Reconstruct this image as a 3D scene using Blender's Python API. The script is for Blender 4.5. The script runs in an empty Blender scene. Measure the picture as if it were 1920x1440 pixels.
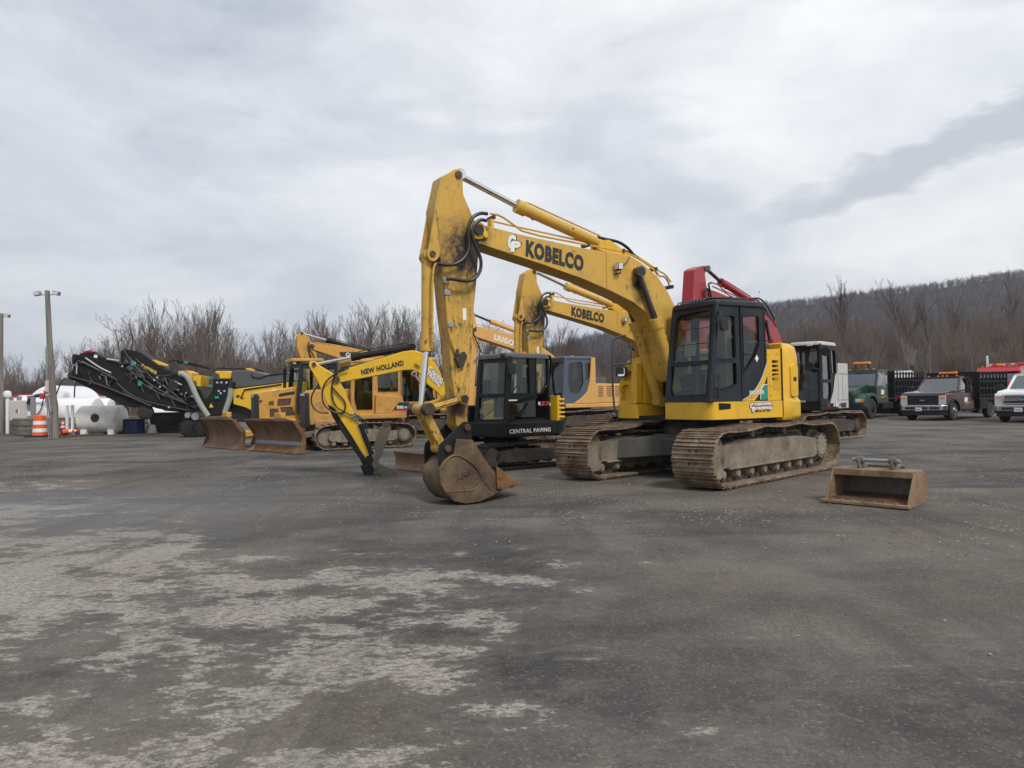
import bpy, bmesh, math, random
import numpy as np
from mathutils import Vector, Matrix
from mathutils.geometry import tessellate_polygon
R = math.radians
random.seed(7)
S = bpy.context.scene
COL = S.collection
# ------------------------------------------------------------------ camera
FPX, CAMH = 1440.0, 1.39
PITCH, ROLL = math.atan(26 / 1440), R(1.105)
_r0 = Vector((1, 0, 0)); FW = Vector((0, math.cos(PITCH), math.sin(PITCH))); _u0 = _r0.cross(FW)
RT = _r0 * math.cos(ROLL) - _u0 * math.sin(ROLL)
UP = _u0 * math.cos(ROLL) + _r0 * math.sin(ROLL)
CAM = Vector((0, 0, CAMH))
cd = bpy.data.cameras.new('camera'); cam = bpy.data.objects.new('camera', cd); COL.objects.link(cam)
cd.sensor_width = 36; cd.lens = 27; cd.clip_end = 6000; cd.clip_start = .05
cam.matrix_world = Matrix(((RT.x, UP.x, -FW.x, 0), (RT.y, UP.y, -FW.y, 0), (RT.z, UP.z, -FW.z, CAMH), (0, 0, 0, 1)))
S.camera = cam
S.view_settings.view_transform = 'Standard'; S.view_settings.look = 'None'; S.view_settings.gamma = 1
S.view_settings.exposure = 0.3
# ------------------------------------------------------------------ world: overcast sky
SUN_EL, SUN_AZ = R(48), R(150)     # azimuth clockwise from +Y
w = bpy.data.worlds.new('World'); S.world = w; w.use_nodes = True
nt = w.node_tree; N = nt.nodes; K = nt.links
for n in list(N): N.remove(n)
def nd(t, **kw):
    n = N.new(t)
    for k, v in kw.items(): setattr(n, k, v)
    return n
out = nd('ShaderNodeOutputWorld'); bg = nd('ShaderNodeBackground'); bg.inputs[1].default_value = .1
K.new(bg.outputs[0], out.inputs[0])
sky = nd('ShaderNodeTexSky', sky_type='NISHITA'); sky.sun_disc = False
sky.sun_elevation = SUN_EL; sky.sun_rotation = SUN_AZ; sky.air_density = 1.5; sky.dust_density = 3
tc = nd('ShaderNodeTexCoord'); sep = nd('ShaderNodeSeparateXYZ'); K.new(tc.outputs['Generated'], sep.inputs[0])
def mth(op, a, b=None, clamp=False):
    m = nd('ShaderNodeMath', operation=op); m.use_clamp = clamp
    for i, q in enumerate((a, b)):
        if q is None: continue
        if isinstance(q, (int, float)): m.inputs[i].default_value = q
        else: K.new(q, m.inputs[i])
    return m.outputs[0]
zc = mth('ADD', mth('MAXIMUM', sep.outputs[2], 0.0), .28)
cx = mth('DIVIDE', sep.outputs[0], zc); cy = mth('DIVIDE', sep.outputs[1], zc)
cmb = nd('ShaderNodeCombineXYZ'); K.new(cx, cmb.inputs[0]); K.new(cy, cmb.inputs[1])
def noise(vec, scale, detail, rough, off=(0, 0, 0), stretch=(1, 1, 1), dist=0.0):
    mp = nd('ShaderNodeMapping'); mp.inputs['Location'].default_value = off; mp.inputs['Scale'].default_value = stretch
    K.new(vec, mp.inputs[0]); t = nd('ShaderNodeTexNoise'); t.inputs['Scale'].default_value = scale
    t.inputs['Detail'].default_value = detail; t.inputs['Roughness'].default_value = rough; t.inputs['Distortion'].default_value = dist
    K.new(mp.outputs[0], t.inputs['Vector']); return t.outputs[0]
def ramp(fac, stops):
    r = nd('ShaderNodeValToRGB'); K.new(fac, r.inputs[0]); e = r.color_ramp.elements
    while len(e) < len(stops): e.new(.5)
    for i, (p, c) in enumerate(stops): e[i].position = p; e[i].color = (c[0], c[1], c[2], 1)
    return r.outputs[0]
def mixc(f, a, b, mode='MIX'):
    m = nd('ShaderNodeMix', data_type='RGBA', blend_type=mode)
    if isinstance(f, (int, float)): m.inputs[0].default_value = f
    else: K.new(f, m.inputs[0])
    for i, q in ((6, a), (7, b)):
        if isinstance(q, tuple): m.inputs[i].default_value = (q[0], q[1], q[2], 1)
        else: K.new(q, m.inputs[i])
    return m.outputs[2]
n1 = noise(cmb.outputs[0], 1.25, 9, .6, (1.3, .4, 0), (1, .8, 1), .35)
n2 = noise(cmb.outputs[0], .28, 3, .5, (4.1, 2.0, 0))
# the cloud deck is thinner and brighter towards the right (east) and at the horizon
lr = mth('MULTIPLY', mth('ADD', sep.outputs[0], .5), .13)
v = mth('ADD', mth('ADD', mth('MULTIPLY', n1, .75), mth('MULTIPLY', n2, .35)), lr)
base = ramp(v, [(.40, (4.4, 4.8, 5.5)), (.50, (5.6, 5.95, 6.55)), (.60, (7.2, 7.4, 7.75)), (.70, (8.4, 8.5, 8.6)), (.84, (9.8, 9.75, 9.6))])
n4 = noise(tc.outputs['Generated'], 4.5, 9, .62, (5.5, 1.1, .35), (1, 1, 1.9), .5)
base = mixc(.8, base, ramp(n4, [(.34, (.88, .89, .91)), (.5, (1, 1, 1)), (.66, (1.10, 1.10, 1.09))]), 'MULTIPLY')
# darker low streaks (distinct smaller clouds)
n3 = noise(tc.outputs['Generated'], 3.1, 6, .5, (2.7, 1.1, .35), (1, 1, 4.2), .2)
st = ramp(n3, [(.54, (1, 1, 1)), (.64, (.80, .82, .86))])
c2 = mixc(.75, base, st, 'MULTIPLY')
# one long dark streak low on the right
dv = nd('ShaderNodeMapping'); dv.vector_type = 'POINT'
dv.inputs['Location'].default_value = (-.50, 0, -.265); K.new(tc.outputs['Generated'], dv.inputs[0])
s2 = nd('ShaderNodeSeparateXYZ'); K.new(dv.outputs[0], s2.inputs[0])
u_ = mth('DIVIDE', s2.outputs[0], .21)
sl = mth('SUBTRACT', s2.outputs[2], mth('MULTIPLY', s2.outputs[0], .28))
nz = noise(tc.outputs['Generated'], 7, 6, .62, (0, 0, 0), (1, 1, 2.5))
v_ = mth('DIVIDE', mth('ADD', sl, mth('MULTIPLY', mth('SUBTRACT', nz, .5), .12)), .028)
d2 = mth('ADD', mth('MULTIPLY', u_, u_), mth('MULTIPLY', v_, v_))
stf = mth('MULTIPLY', mth('SUBTRACT', 1.3, d2, True), .72, True)
c3 = mixc(stf, c2, (4.1, 4.45, 5.05))
hz = mth('POWER', mth('SUBTRACT', 1.0, mth('MAXIMUM', sep.outputs[2], 0.0), True), 14.0)
c4 = mixc(mth('MULTIPLY', hz, .45), c3, (7.9, 8.15, 8.4))
fin = mixc(.90, sky.outputs[0], c4)
K.new(fin, bg.inputs[0])
# ------------------------------------------------------------------ sun behind thin cloud
sd = bpy.data.lights.new('sun', 'SUN'); sd.energy = 2.0; sd.angle = R(10); sd.color = (1, .965, .92)
so = bpy.data.objects.new('sun', sd); COL.objects.link(so)
sdir = Vector((math.sin(SUN_AZ) * math.cos(SUN_EL), math.cos(SUN_AZ) * math.cos(SUN_EL), math.sin(SUN_EL)))
so.rotation_euler = sdir.to_track_quat('Z', 'Y').to_euler(); so.location = (0, 0, 50)
# ------------------------------------------------------------------ projection helpers
def ray(px, py): return RT * ((px - 960) / FPX) + UP * ((720 - py) / FPX) + FW
def G(px, py, z=0.0):
    d = ray(px, py); return CAM + d * ((z - CAMH) / d.z)
def AT(px, py, Y):
    d = ray(px, py); return CAM + d * (Y / d.y)
# ------------------------------------------------------------------ materials
class NT:
    def __init__(s, name):
        m = bpy.data.materials.new(name); m.use_nodes = True; s.m = m; s.n = m.node_tree.nodes; s.l = m.node_tree.links
        s.b = s.n['Principled BSDF']; s.out = s.n['Material Output']
        s.tc = s.n.new('ShaderNodeTexCoord'); s.obj = s.tc.outputs['Object']; s.gen = s.tc.outputs['Generated']
    def new(s, t, **k):
        n = s.n.new(t)
        for a, b in k.items(): setattr(n, a, b)
        return n
    def put(s, sock, v):
        if isinstance(v, (int, float)): sock.default_value = v
        elif isinstance(v, tuple): sock.default_value = (v[0], v[1], v[2], 1) if len(sock.default_value) == 4 else v
        else: s.l.new(v, sock)
    def noise(s, scale, detail=5, rough=.55, stretch=(1, 1, 1), vec=None, off=(0, 0, 0), dist=0.0, col=False):
        mp = s.new('ShaderNodeMapping'); mp.inputs['Scale'].default_value = stretch; mp.inputs['Location'].default_value = off
        s.l.new(vec or s.obj, mp.inputs[0]); t = s.new('ShaderNodeTexNoise')
        t.inputs['Scale'].default_value = scale; t.inputs['Detail'].default_value = detail; t.inputs['Roughness'].default_value = rough
        t.inputs['Distortion'].default_value = dist
        s.l.new(mp.outputs[0], t.inputs['Vector']); return t.outputs[1 if col else 0]
    def voro(s, scale, feature='F1', out=0, vec=None, stretch=(1, 1, 1)):
        mp = s.new('ShaderNodeMapping'); mp.inputs['Scale'].default_value = stretch; s.l.new(vec or s.obj, mp.inputs[0])
        t = s.new('ShaderNodeTexVoronoi', feature=feature); t.inputs['Scale'].default_value = scale
        s.l.new(mp.outputs[0], t.inputs['Vector']); return t.outputs[out]
    def ramp(s, f, stops, interp='LINEAR'):
        r = s.new('ShaderNodeValToRGB'); s.l.new(f, r.inputs[0]); e = r.color_ramp.elements; r.color_ramp.interpolation = interp
        while len(e) < len(stops): e.new(.5)
        for i, (p, c) in enumerate(stops):
            e[i].position = p
            if isinstance(c, (int, float)): c = (c, c, c)
            e[i].color = (c[0], c[1], c[2], 1)
        return r.outputs[0]
    def mix(s, f, a, b, mode='MIX'):
        m = s.new('ShaderNodeMix', data_type='RGBA', blend_type=mode)
        s.put(m.inputs[0], f); s.put(m.inputs[6], a); s.put(m.inputs[7], b); return m.outputs[2]
    def math(s, op, a, b=0.0, clamp=False):
        m = s.new('ShaderNodeMath', operation=op); m.use_clamp = clamp; s.put(m.inputs[0], a); s.put(m.inputs[1], b); return m.outputs[0]
    def bump(s, h, strength=.3, dist=.01):
        b = s.new('ShaderNodeBump'); b.inputs['Strength'].default_value = strength; b.inputs['Distance'].default_value = dist
        s.l.new(h, b.inputs['Height']); s.l.new(b.outputs[0], s.b.inputs['Normal'])
    def fin(s, col, rough=.5, metal=0.0, spec=.5):
        s.put(s.b.inputs['Base Color'], col); s.put(s.b.inputs['Roughness'], rough); s.put(s.b.inputs['Metallic'], metal)
        s.b.inputs['Specular IOR Level'].default_value = spec; return s.m
def paint(name, c, dirt=(.10, .075, .05), amt=.35, chips=0.0, rough=.42, chipc=(.06, .04, .03), sc=1.0, fade=.12, low=0.0, coat=0.0, smear=(), scr=0):
    t = NT(name)
    n = t.noise(1.7 * sc, 6, .6); fd = t.ramp(n, [(.35, 0), (.7, 1)])
    base = t.mix(t.math('MULTIPLY', fd, fade * 2), c, tuple(min(1, x * .72 + .03) for x in c))
    streak = t.noise(5 * sc, 5, .65, (1, 1, .16)); sm = t.ramp(streak, [(.55, 0), (.75, 1)])
    blot = t.ramp(t.noise(3.1 * sc, 8, .7), [(.5, 0), (.72, 1)])
    d = t.math('MULTIPLY', t.math('MAXIMUM', sm, blot), amt, True)
    col = t.mix(d, base, dirt)
    if low > 0:      # mud thrown up on the lowest part
        s = t.new('ShaderNodeSeparateXYZ'); t.l.new(t.obj, s.inputs[0])
        lf = t.math('MULTIPLY', t.math('SUBTRACT', t.math('ADD', low, t.math('MULTIPLY', n, .3)), s.outputs[2], True), 2.0, True)
        col = t.mix(lf, col, (.14, .115, .09))
    rr = t.math('ADD', rough, t.math('MULTIPLY', d, .35))
    if chips > 0:
        reg = t.ramp(t.noise(1.1 * sc, 3, .5, off=(3, 1, 5)), [(.62 - chips * .3, 0), (.72, 1)])
        ch = t.ramp(t.noise(16 * sc, 5, .62, (1, 1, .6)), [(.60, 0), (.64, 1)])
        f = t.math('MULTIPLY', ch, reg); col = t.mix(f, col, chipc); rr = t.math('ADD', rr, t.math('MULTIPLY', f, .3))
    for (sx_, sy_, sz_, sr_, str_) in smear:
        vs_ = t.new('ShaderNodeVectorMath', operation='DISTANCE'); t.l.new(t.obj, vs_.inputs[0]); vs_.inputs[1].default_value = (sx_, sy_, sz_)
        f = t.math('MULTIPLY', t.math('SUBTRACT', 1.0, t.math('DIVIDE', vs_.outputs['Value'], sr_), True), 1.6); f = t.math('MULTIPLY', t.math('ADD', f, t.math('MULTIPLY', t.math('SUBTRACT', t.noise(11, 7, .75), .52), 3.2), True), t.math('MULTIPLY', f, str_, True), True)
        col = t.mix(f, col, (.022, .015, .009)); rr = t.math('ADD', rr, t.math('MULTIPLY', f, .1))
    if scr:
        s_ = t.new('ShaderNodeSeparateXYZ'); t.l.new(t.obj, s_.inputs[0]); lo = t.math('MULTIPLY', t.math('SUBTRACT', scr, s_.outputs[2]), .55, True)
        q = t.ramp(t.noise(15, 8, .72, (1.3, 1.3, .45), off=(4, 4, 4)), [(.53, 0), (.57, 1)]); q2 = t.ramp(t.noise(2.2, 5, .6, off=(7, 0, 1)), [(.40, 0), (.58, 1)])
        col = t.mix(t.math('MULTIPLY', t.math('MULTIPLY', q, q2), t.math('ADD', lo, .18, True)), col, (.045, .028, .018))
    t.bump(t.noise(9 * sc, 4), .08, .01)
    m = t.fin(col, rr, 0, .22 if max(c) < .05 and not coat else .5)
    if coat: t.b.inputs['Coat Weight'].default_value = coat; t.b.inputs['Coat Roughness'].default_value = .12
    return m
def mottled(name, stops, scale=4, rough=.8, metal=0.0, bump=.5, stretch=(1, 1, 1), fine=30, bd=.01):
    t = NT(name); n = t.noise(scale, 9, .68, stretch); f = t.noise(fine, 5, .7)
    x = t.math('ADD', t.math('MULTIPLY', n, .75), t.math('MULTIPLY', f, .25))
    t.bump(f, bump, bd); return t.fin(t.ramp(x, stops), rough, metal)
def flat(name, c, rough=.5, metal=0.0, emit=0):
    t = NT(name); n = t.noise(12, 4); col = t.mix(t.math('MULTIPLY', n, .35), c, tuple(x * .6 for x in c))
    return t.fin(col, rough, metal)
def glass(name, tint=(.32, .38, .36), refl=1.45, dirt=.03):
    t = NT(name); tr = t.new('ShaderNodeBsdfTransparent'); tr.inputs[0].default_value = (*tint, 1)
    gl = t.new('ShaderNodeBsdfGlossy'); gl.inputs['Roughness'].default_value = .0; gl.inputs[0].default_value = (.95, 1, 1, 1)
    df = t.new('ShaderNodeBsdfDiffuse'); df.inputs[0].default_value = (.45, .45, .42, 1)
    fr = t.new('ShaderNodeLayerWeight'); fr.inputs[0].default_value = .5; fz_ = t.math('MULTIPLY', t.math('POWER', fr.outputs[1], 4.0), .9)
    m1 = t.new('ShaderNodeMixShader'); t.l.new(t.math('ADD', fz_, .055 * (refl - .45), True), m1.inputs[0]); t.l.new(tr.outputs[0], m1.inputs[1]); t.l.new(gl.outputs[0], m1.inputs[2])
    t.l.new(m1.outputs[0], t.out.inputs[0]); return t.m
M = {}
M['yellow'] = paint('worn_yellow_paint', (.70, .405, .018), amt=.25, chips=.5, rough=.42, chipc=(.035, .02, .012), fade=.2)
M['boom_yellow'] = paint('faded_boom_paint', (.58, .345, .050), amt=.3, chips=.6, rough=.45, chipc=(.035, .02, .012), fade=.25)
M['arm_yellow'] = paint('chipped_yellow_paint', (.56, .325, .045), amt=.5, chips=1.6, rough=.5, chipc=(.03, .018, .010), sc=1.25, fade=.25)
M['yellow2'] = paint('bright_yellow_paint', (.70, .42, .018), amt=.16, chips=0, rough=.34)
M['nh_yellow'] = paint('mini_yellow_paint', (.70, .42, .012), amt=.14, chips=.35, rough=.33)
M['cat_yellow'] = paint('dozer_yellow_paint', (.55, .29, .045), amt=.35, chips=.35, rough=.48, sc=1)
M['cat_yellow_old'] = paint('faded_dozer_yellow_paint', (.50, .26, .05), amt=.6, chips=.5, rough=.6, low=.85)
M['lg_orange'] = paint('pale_orange_paint', (.62, .335, .095), amt=.2, rough=.45)
M['red'] = paint('red_paint', (.30, .013, .020), amt=.2, rough=.38, dirt=(.07, .02, .02))
M['truck_red'] = paint('truck_red_paint', (.42, .02, .035), amt=.1, rough=.25, coat=.5)
M['maroon'] = paint('maroon_paint', (.045, .007, .010), amt=.1, rough=.25, coat=.8)
M['green'] = paint('dark_green_paint', (.008, .042, .026), amt=.12, rough=.3, coat=.4)
M['white'] = paint('white_paint', (.74, .75, .75), amt=.10, rough=.3, coat=.4)
M['tank_white'] = paint('tank_white_paint', (.74, .75, .76), amt=.15, rough=.45, dirt=(.35, .30, .24))
M['tank_dirty'] = paint('stained_tank_paint', (.74, .73, .68), amt=.5, rough=.6, dirt=(.24, .22, .13), sc=1.3)
M['silver'] = paint('silver_grey_paint', (.46, .46, .44), amt=.12, rough=.4)
M['black'] = paint('black_paint', (.008, .009, .010), dirt=(.05, .045, .04), amt=.22, rough=.45)
M['charcoal'] = paint('charcoal_cab_paint', (.016, .020, .028), dirt=(.07, .065, .055), amt=.25, rough=.42)
M['blue_grey'] = paint('blue_grey_cab_paint', (.06, .085, .12), dirt=(.12, .11, .1), amt=.25, rough=.5)
M['machine_black'] = paint('matt_black_steel', (.008, .009, .010), dirt=(.05, .045, .04), amt=.25, rough=.55)
M['hood_grey'] = paint('grey_hood_paint', (.07, .075, .085), amt=.2, rough=.5)
M['grey_paint'] = paint('blue_grey_steel', (.055, .053, .048), dirt=(.12, .095, .065), amt=.95, rough=.6)
M['mud'] = mottled('dried_mud_steel', [(.3, (.09, .07, .05)), (.5, (.19, .16, .12)), (.7, (.31, .27, .21))], 3, .9, bump=.8)
M['belt_under'] = mottled('dusty_track_steel', [(.3, (.07, .055, .04)), (.5, (.20, .16, .12)), (.68, (.30, .25, .19))], 3, .85, bump=.5)
M['shoe'] = mottled('rusty_track_shoe', [(.28, (.05, .033, .022)), (.42, (.13, .082, .050)), (.53, (.225, .165, .112)), (.68, (.36, .31, .25))], 4.5, .75, .1, .7)
M['dark_mud'] = mottled('dark_mud_steel', [(.3, (.018, .016, .013)), (.5, (.055, .045, .035)), (.75, (.13, .11, .085))], 3.5, .9, bump=.8)
M['rust'] = mottled('brown_rust', [(.28, (.035, .022, .016)), (.45, (.085, .048, .030)), (.58, (.14, .075, .040)), (.75, (.23, .14, .075))], 2.6, .7, .25, .5)
M['bucket_rust'] = mottled('worn_bucket_steel', [(.30, (.035, .024, .018)), (.43, (.080, .050, .034)), (.52, (.13, .085, .050)), (.60, (.19, .135, .06)), (.68, (.12, .075, .045)), (.8, (.17, .13, .10))], 2.3, .6, .3, .5)
M['orange_rust'] = mottled('orange_rust', [(.3, (.08, .035, .016)), (.5, (.17, .078, .028)), (.7, (.30, .165, .075))], 4, .75, .2, .5)
M['blade'] = mottled('scoured_blade_steel', [(.25, (.05, .030, .020)), (.42, (.13, .070, .038)), (.56, (.21, .125, .07)), (.72, (.27, .21, .15))], 1.5, .62, .35, .4, (1, 1, .5))
M['cutedge'] = mottled('bare_cutting_edge', [(.3, (.11, .115, .12)), (.6, (.24, .25, .27))], 5, .5, .5, .2)
M['gp_tan'] = mottled('tan_rusty_bucket', [(.30, (.085, .050, .028)), (.48, (.20, .125, .070)), (.70, (.32, .235, .16))], 3, .8, .1, .4)
M['gp_grey'] = mottled('grey_bucket_inside', [(.25, (.05, .042, .032)), (.5, (.14, .13, .11)), (.75, (.26, .245, .20))], 3, .75, .2, .3, (1, 1, .5))
M['pin'] = mottled('greasy_pin_steel', [(.3, (.02, .017, .015)), (.55, (.09, .06, .045)), (.8, (.2, .13, .09))], 9, .5, .5, .3)
M['grease'] = mottled('black_grease', [(.3, (.008, .007, .006)), (.7, (.03, .025, .02))], 9, .35, 0, .3)
M['chrome'] = NT('chrome_rod').fin((.62, .63, .64), .18, 1.0)
M['rod_dark'] = NT('dull_rod').fin((.10, .095, .09), .3, .8)
M['rubber'] = mottled('black_rubber', [(.3, (.006, .006, .006)), (.7, (.022, .020, .018))], 8, .85, 0, .3)
M['tyre'] = mottled('dusty_tyre_rubber', [(.3, (.012, .012, .012)), (.7, (.05, .047, .043))], 8, .85, 0, .4)
M['hose'] = flat('hose_rubber', (.014, .015, .017), .45)
M['grey_hose'] = flat('ribbed_grey_hose', (.30, .32, .27), .6)
M['glass'] = glass('cab_glass', (.66, .73, .69))
M['glass_dark'] = glass('dark_cab_glass', (.38, .43, .41))
M['windshield'] = glass('truck_windshield', (.24, .29, .29), 4.6)
M['interior'] = flat('cab_interior', (.035, .036, .038), .8)
M['interior_l'] = flat('pale_cab_lining', (.30, .33, .27), .8)
M['seat'] = flat('seat_cloth', (.018, .019, .022), .9)
M['steelgrey'] = flat('galvanised_steel', (.32, .33, .34), .45, .6)
M['orange'] = flat('amber_lens', (.80, .24, .02), .25)
M['traffic_orange'] = flat('traffic_orange', (.80, .10, .012), .5)
M['traffic_white'] = flat('reflective_white', (.80, .79, .78), .5)
M['lens'] = flat('clear_lamp_lens', (.62, .64, .64), .12, .2)
M['plastic'] = flat('black_plastic', (.012, .012, .013), .5)
M['mirror'] = NT('mirror_glass').fin((.85, .86, .88), .03, 1.0)
M['decal_black'] = flat('black_lettering', (.018, .02, .025), .5)
M['decal_white'] = flat('white_lettering', (.78, .78, .77), .5)
M['decal_red'] = flat('red_lettering', (.50, .03, .02), .5)
M['decal_yellow'] = flat('yellow_lettering', (.75, .52, .02), .5)
M['decal_green'] = flat('green_decal', (.02, .25, .18), .5)
M['decal_blue'] = flat('blue_badge', (.01, .03, .12), .3)
M['wood'] = mottled('weathered_pole_wood', [(.3, (.08, .07, .06)), (.5, (.17, .155, .135)), (.72, (.28, .265, .235))], 5, .9, 0, .8, (1, 1, .07), 26)
M['timber'] = mottled('brown_timber', [(.3, (.07, .045, .025)), (.7, (.20, .14, .08))], 4, .9, 0, .5)
M['wheel_steel'] = flat('steel_wheel', (.42, .43, .44), .4, .7)
M['olive'] = paint('olive_coupler_paint', (.10, .10, .075), amt=.6, rough=.6, chips=.6)
M['grille'] = flat('grille_black', (.010, .010, .011), .6)
def concrete_block():
    t = NT('concrete_block_wall'); b = t.new('ShaderNodeTexBrick'); mp = t.new('ShaderNodeMapping'); mp.inputs['Scale'].default_value = (1, 1, 1)
    t.l.new(t.obj, mp.inputs[0])
    c = t.new('ShaderNodeCombineXYZ'); s = t.new('ShaderNodeSeparateXYZ'); t.l.new(mp.outputs[0], s.inputs[0])
    t.l.new(t.math('ADD', s.outputs[0], s.outputs[1]), c.inputs[0]); t.l.new(s.outputs[2], c.inputs[1]); t.l.new(c.outputs[0], b.inputs['Vector'])
    b.inputs['Scale'].default_value = 1; b.inputs['Brick Width'].default_value = .6; b.inputs['Row Height'].default_value = .25; b.inputs['Mortar Size'].default_value = .018
    b.inputs['Color1'].default_value = (.17, .155, .13, 1); b.inputs['Color2'].default_value = (.24, .22, .185, 1); b.inputs['Mortar'].default_value = (.06, .055, .045, 1)
    n = t.noise(4, 8, .7); col = t.mix(t.ramp(n, [(.4, .1), (.7, .8)]), b.outputs[0], (.075, .065, .05)); t.bump(t.noise(12, 6), .8, .03); return t.fin(col, .95)
M['block'] = concrete_block()
# ------------------------------------------------------------------ mesh builder
def basis(d):
    d = Vector(d).normalized(); a = Vector((0, 0, 1)) if abs(d.z) < .9 else Vector((1, 0, 0))
    x = d.cross(a).normalized(); return x, x.cross(d).normalized() * -1, d
class MB:
    def __init__(s): s.v = []; s.f = []; s.mi = []; s.cur = 0; s.T = None; s.pc = []
    def _a(s, vs, fs):
        b = len(s.v)
        if s.T is not None: vs = [s.T @ Vector(q) for q in vs]
        s.v += [tuple(q) for q in vs]; s.f += [[i + b for i in f] for f in fs]; s.mi += [s.cur] * len(fs); s.pc.append((b, len(s.v), len(s.f) - len(fs), len(s.f)))
    def box(s, c, d, rot=None):
        x, y, z = (q / 2 for q in d); vs = [Vector((i * x, j * y, k * z)) for i in (-1, 1) for j in (-1, 1) for k in (-1, 1)]
        if rot is not None: vs = [rot @ q for q in vs]
        c = Vector(c); s._a([q + c for q in vs], [(0, 1, 3, 2), (4, 6, 7, 5), (0, 4, 5, 1), (2, 3, 7, 6), (0, 2, 6, 4), (1, 5, 7, 3)]); return s
    def bb(s, x0, x1, y0, y1, z0, z1): return s.box(((x0 + x1) / 2, (y0 + y1) / 2, (z0 + z1) / 2), (abs(x1 - x0), abs(y1 - y0), abs(z1 - z0)))
    def hexa(s, p): s._a(p, [(0, 3, 2, 1), (4, 5, 6, 7), (0, 1, 5, 4), (1, 2, 6, 5), (2, 3, 7, 6), (3, 0, 4, 7)]); return s
    def cyl(s, a, b, r0, r1=None, n=16, cap=True):
        r1 = r0 if r1 is None else r1; a = Vector(a); b = Vector(b); x, y, d = basis(b - a); vs = []
        for i in range(n):
            t = 2 * math.pi * i / n; e = x * math.cos(t) + y * math.sin(t); vs += [a + e * r0, b + e * r1]
        fs = [(2 * i, 2 * ((i + 1) % n), 2 * ((i + 1) % n) + 1, 2 * i + 1) for i in range(n)]
        if cap: fs += [[2 * i for i in range(n)][::-1], [2 * i + 1 for i in range(n)]]
        s._a(vs, fs); return s
    def tube(s, pts, r, n=8, smooth=0):
        P = [Vector(p) for p in pts]
        for _ in range(smooth):
            Q = [P[0]]
            for a, b in zip(P, P[1:]): Q += [a * .75 + b * .25, a * .25 + b * .75]
            P = Q + [P[-1]]
        vs = []; k = len(P); px = None
        for i in range(k):
            d = (P[min(i + 1, k - 1)] - P[max(i - 1, 0)])
            if d.length < 1e-9: d = Vector((0, 0, 1))
            d.normalize()
            if px is None: x, y, _ = basis(d)
            else:
                x = (px - d * px.dot(d))
                x = x.normalized() if x.length > 1e-6 else basis(d)[0]; y = d.cross(x)
            px = x; rr = r[i] if isinstance(r, (list, tuple)) else r
            for j in range(n):
                t = 2 * math.pi * j / n; vs.append(P[i] + (x * math.cos(t) + y * math.sin(t)) * rr)
        fs = [(i * n + j, i * n + (j + 1) % n, (i + 1) * n + (j + 1) % n, (i + 1) * n + j) for i in range(k - 1) for j in range(n)]
        fs += [list(range(n))[::-1], [(k - 1) * n + j for j in range(n)]]; s._a(vs, fs); return s
    def prism(s, poly, y0, y1, ax='y', fn=None, holes=()):
        """poly of (u,v): ax y -> (u,w,v); ax z -> (u,v,w); ax x -> (w,u,v)"""
        if fn is None:
            fn = {'y': lambda u, v, w: (u, w, v), 'z': lambda u, v, w: (u, v, w), 'x': lambda u, v, w: (w, u, v)}[ax]
        loops = [list(poly)] + [list(h) for h in holes]
        tris = tessellate_polygon([[Vector((p[0], p[1], 0)) for p in l] for l in loops])
        flatp = [p for l in loops for p in l]; n = len(flatp)
        vs = [fn(p[0], p[1], y0) for p in flatp] + [fn(p[0], p[1], y1) for p in flatp]
        fs = []
        if len(loops) == 1: fs += [list(range(n))[::-1], [n + i for i in range(n)]]
        else: fs += [tuple(t)[::-1] for t in tris] + [tuple(i + n for i in t) for t in tris]
        o = 0
        for l in loops:
            k = len(l); fs += [(o + i, o + (i + 1) % k, n + o + (i + 1) % k, n + o + i) for i in range(k)]; o += k
        s._a(vs, fs); return s
    def sheet(s, poly, w_, fn): s._a([fn(p[0], p[1], w_) for p in poly], [list(range(len(poly)))]); return s
    def lathe(s, prof, c, ax, n=24):
        """prof of (r, h) along axis"""
        c = Vector(c); x, y, d = basis(ax); vs = []
        for r, h in prof:
            for j in range(n):
                t = 2 * math.pi * j / n; vs.append(c + d * h + (x * math.cos(t) + y * math.sin(t)) * max(r, 1e-4))
        k = len(prof); fs = [(i * n + j, i * n + (j + 1) % n, (i + 1) * n + (j + 1) % n, (i + 1) * n + j) for i in range(k - 1) for j in range(n)]
        fs += [list(range(n))[::-1], [(k - 1) * n + j for j in range(n)]]; s._a(vs, fs); return s
    def build(s, name, mat, parent=None, bevel=0.0, smooth=35, solid=None, seg=2):
        me = bpy.data.meshes.new(name); me.from_pydata(s.v, [], s.f)
        mats = mat if isinstance(mat, (list, tuple)) else [mat]
        for m in mats: me.materials.append(M[m] if isinstance(m, str) else m)
        if len(mats) > 1: me.polygons.foreach_set('material_index', s.mi)
        bm = bmesh.new(); bm.from_mesh(me); bmesh.ops.recalc_face_normals(bm, faces=bm.faces)
        if smooth:
            a = R(smooth)
            for f in bm.faces: f.smooth = True
            for e in bm.edges:
                if len(e.link_faces) == 2 and e.calc_face_angle(0) > a: e.smooth = False
        bm.to_mesh(me); bm.free(); me.update()
        o = bpy.data.objects.new(name, me); COL.objects.link(o)
        if parent is not None: o.parent = parent
        if bevel:
            b = o.modifiers.new('edge_bevel', 'BEVEL'); b.width = bevel; b.segments = seg; b.limit_method = 'ANGLE'; b.angle_limit = R(40); b.harden_normals = False
        return o
def each(mb, name, mat, parent=None, **k):
    r = []
    for v0, v1, f0, f1 in mb.pc:
        q = MB(); q._a(mb.v[v0:v1], [[i - v0 for i in f] for f in mb.f[f0:f1]]); r.append(q.build(name, mat, parent, **k))
    return r
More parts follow.
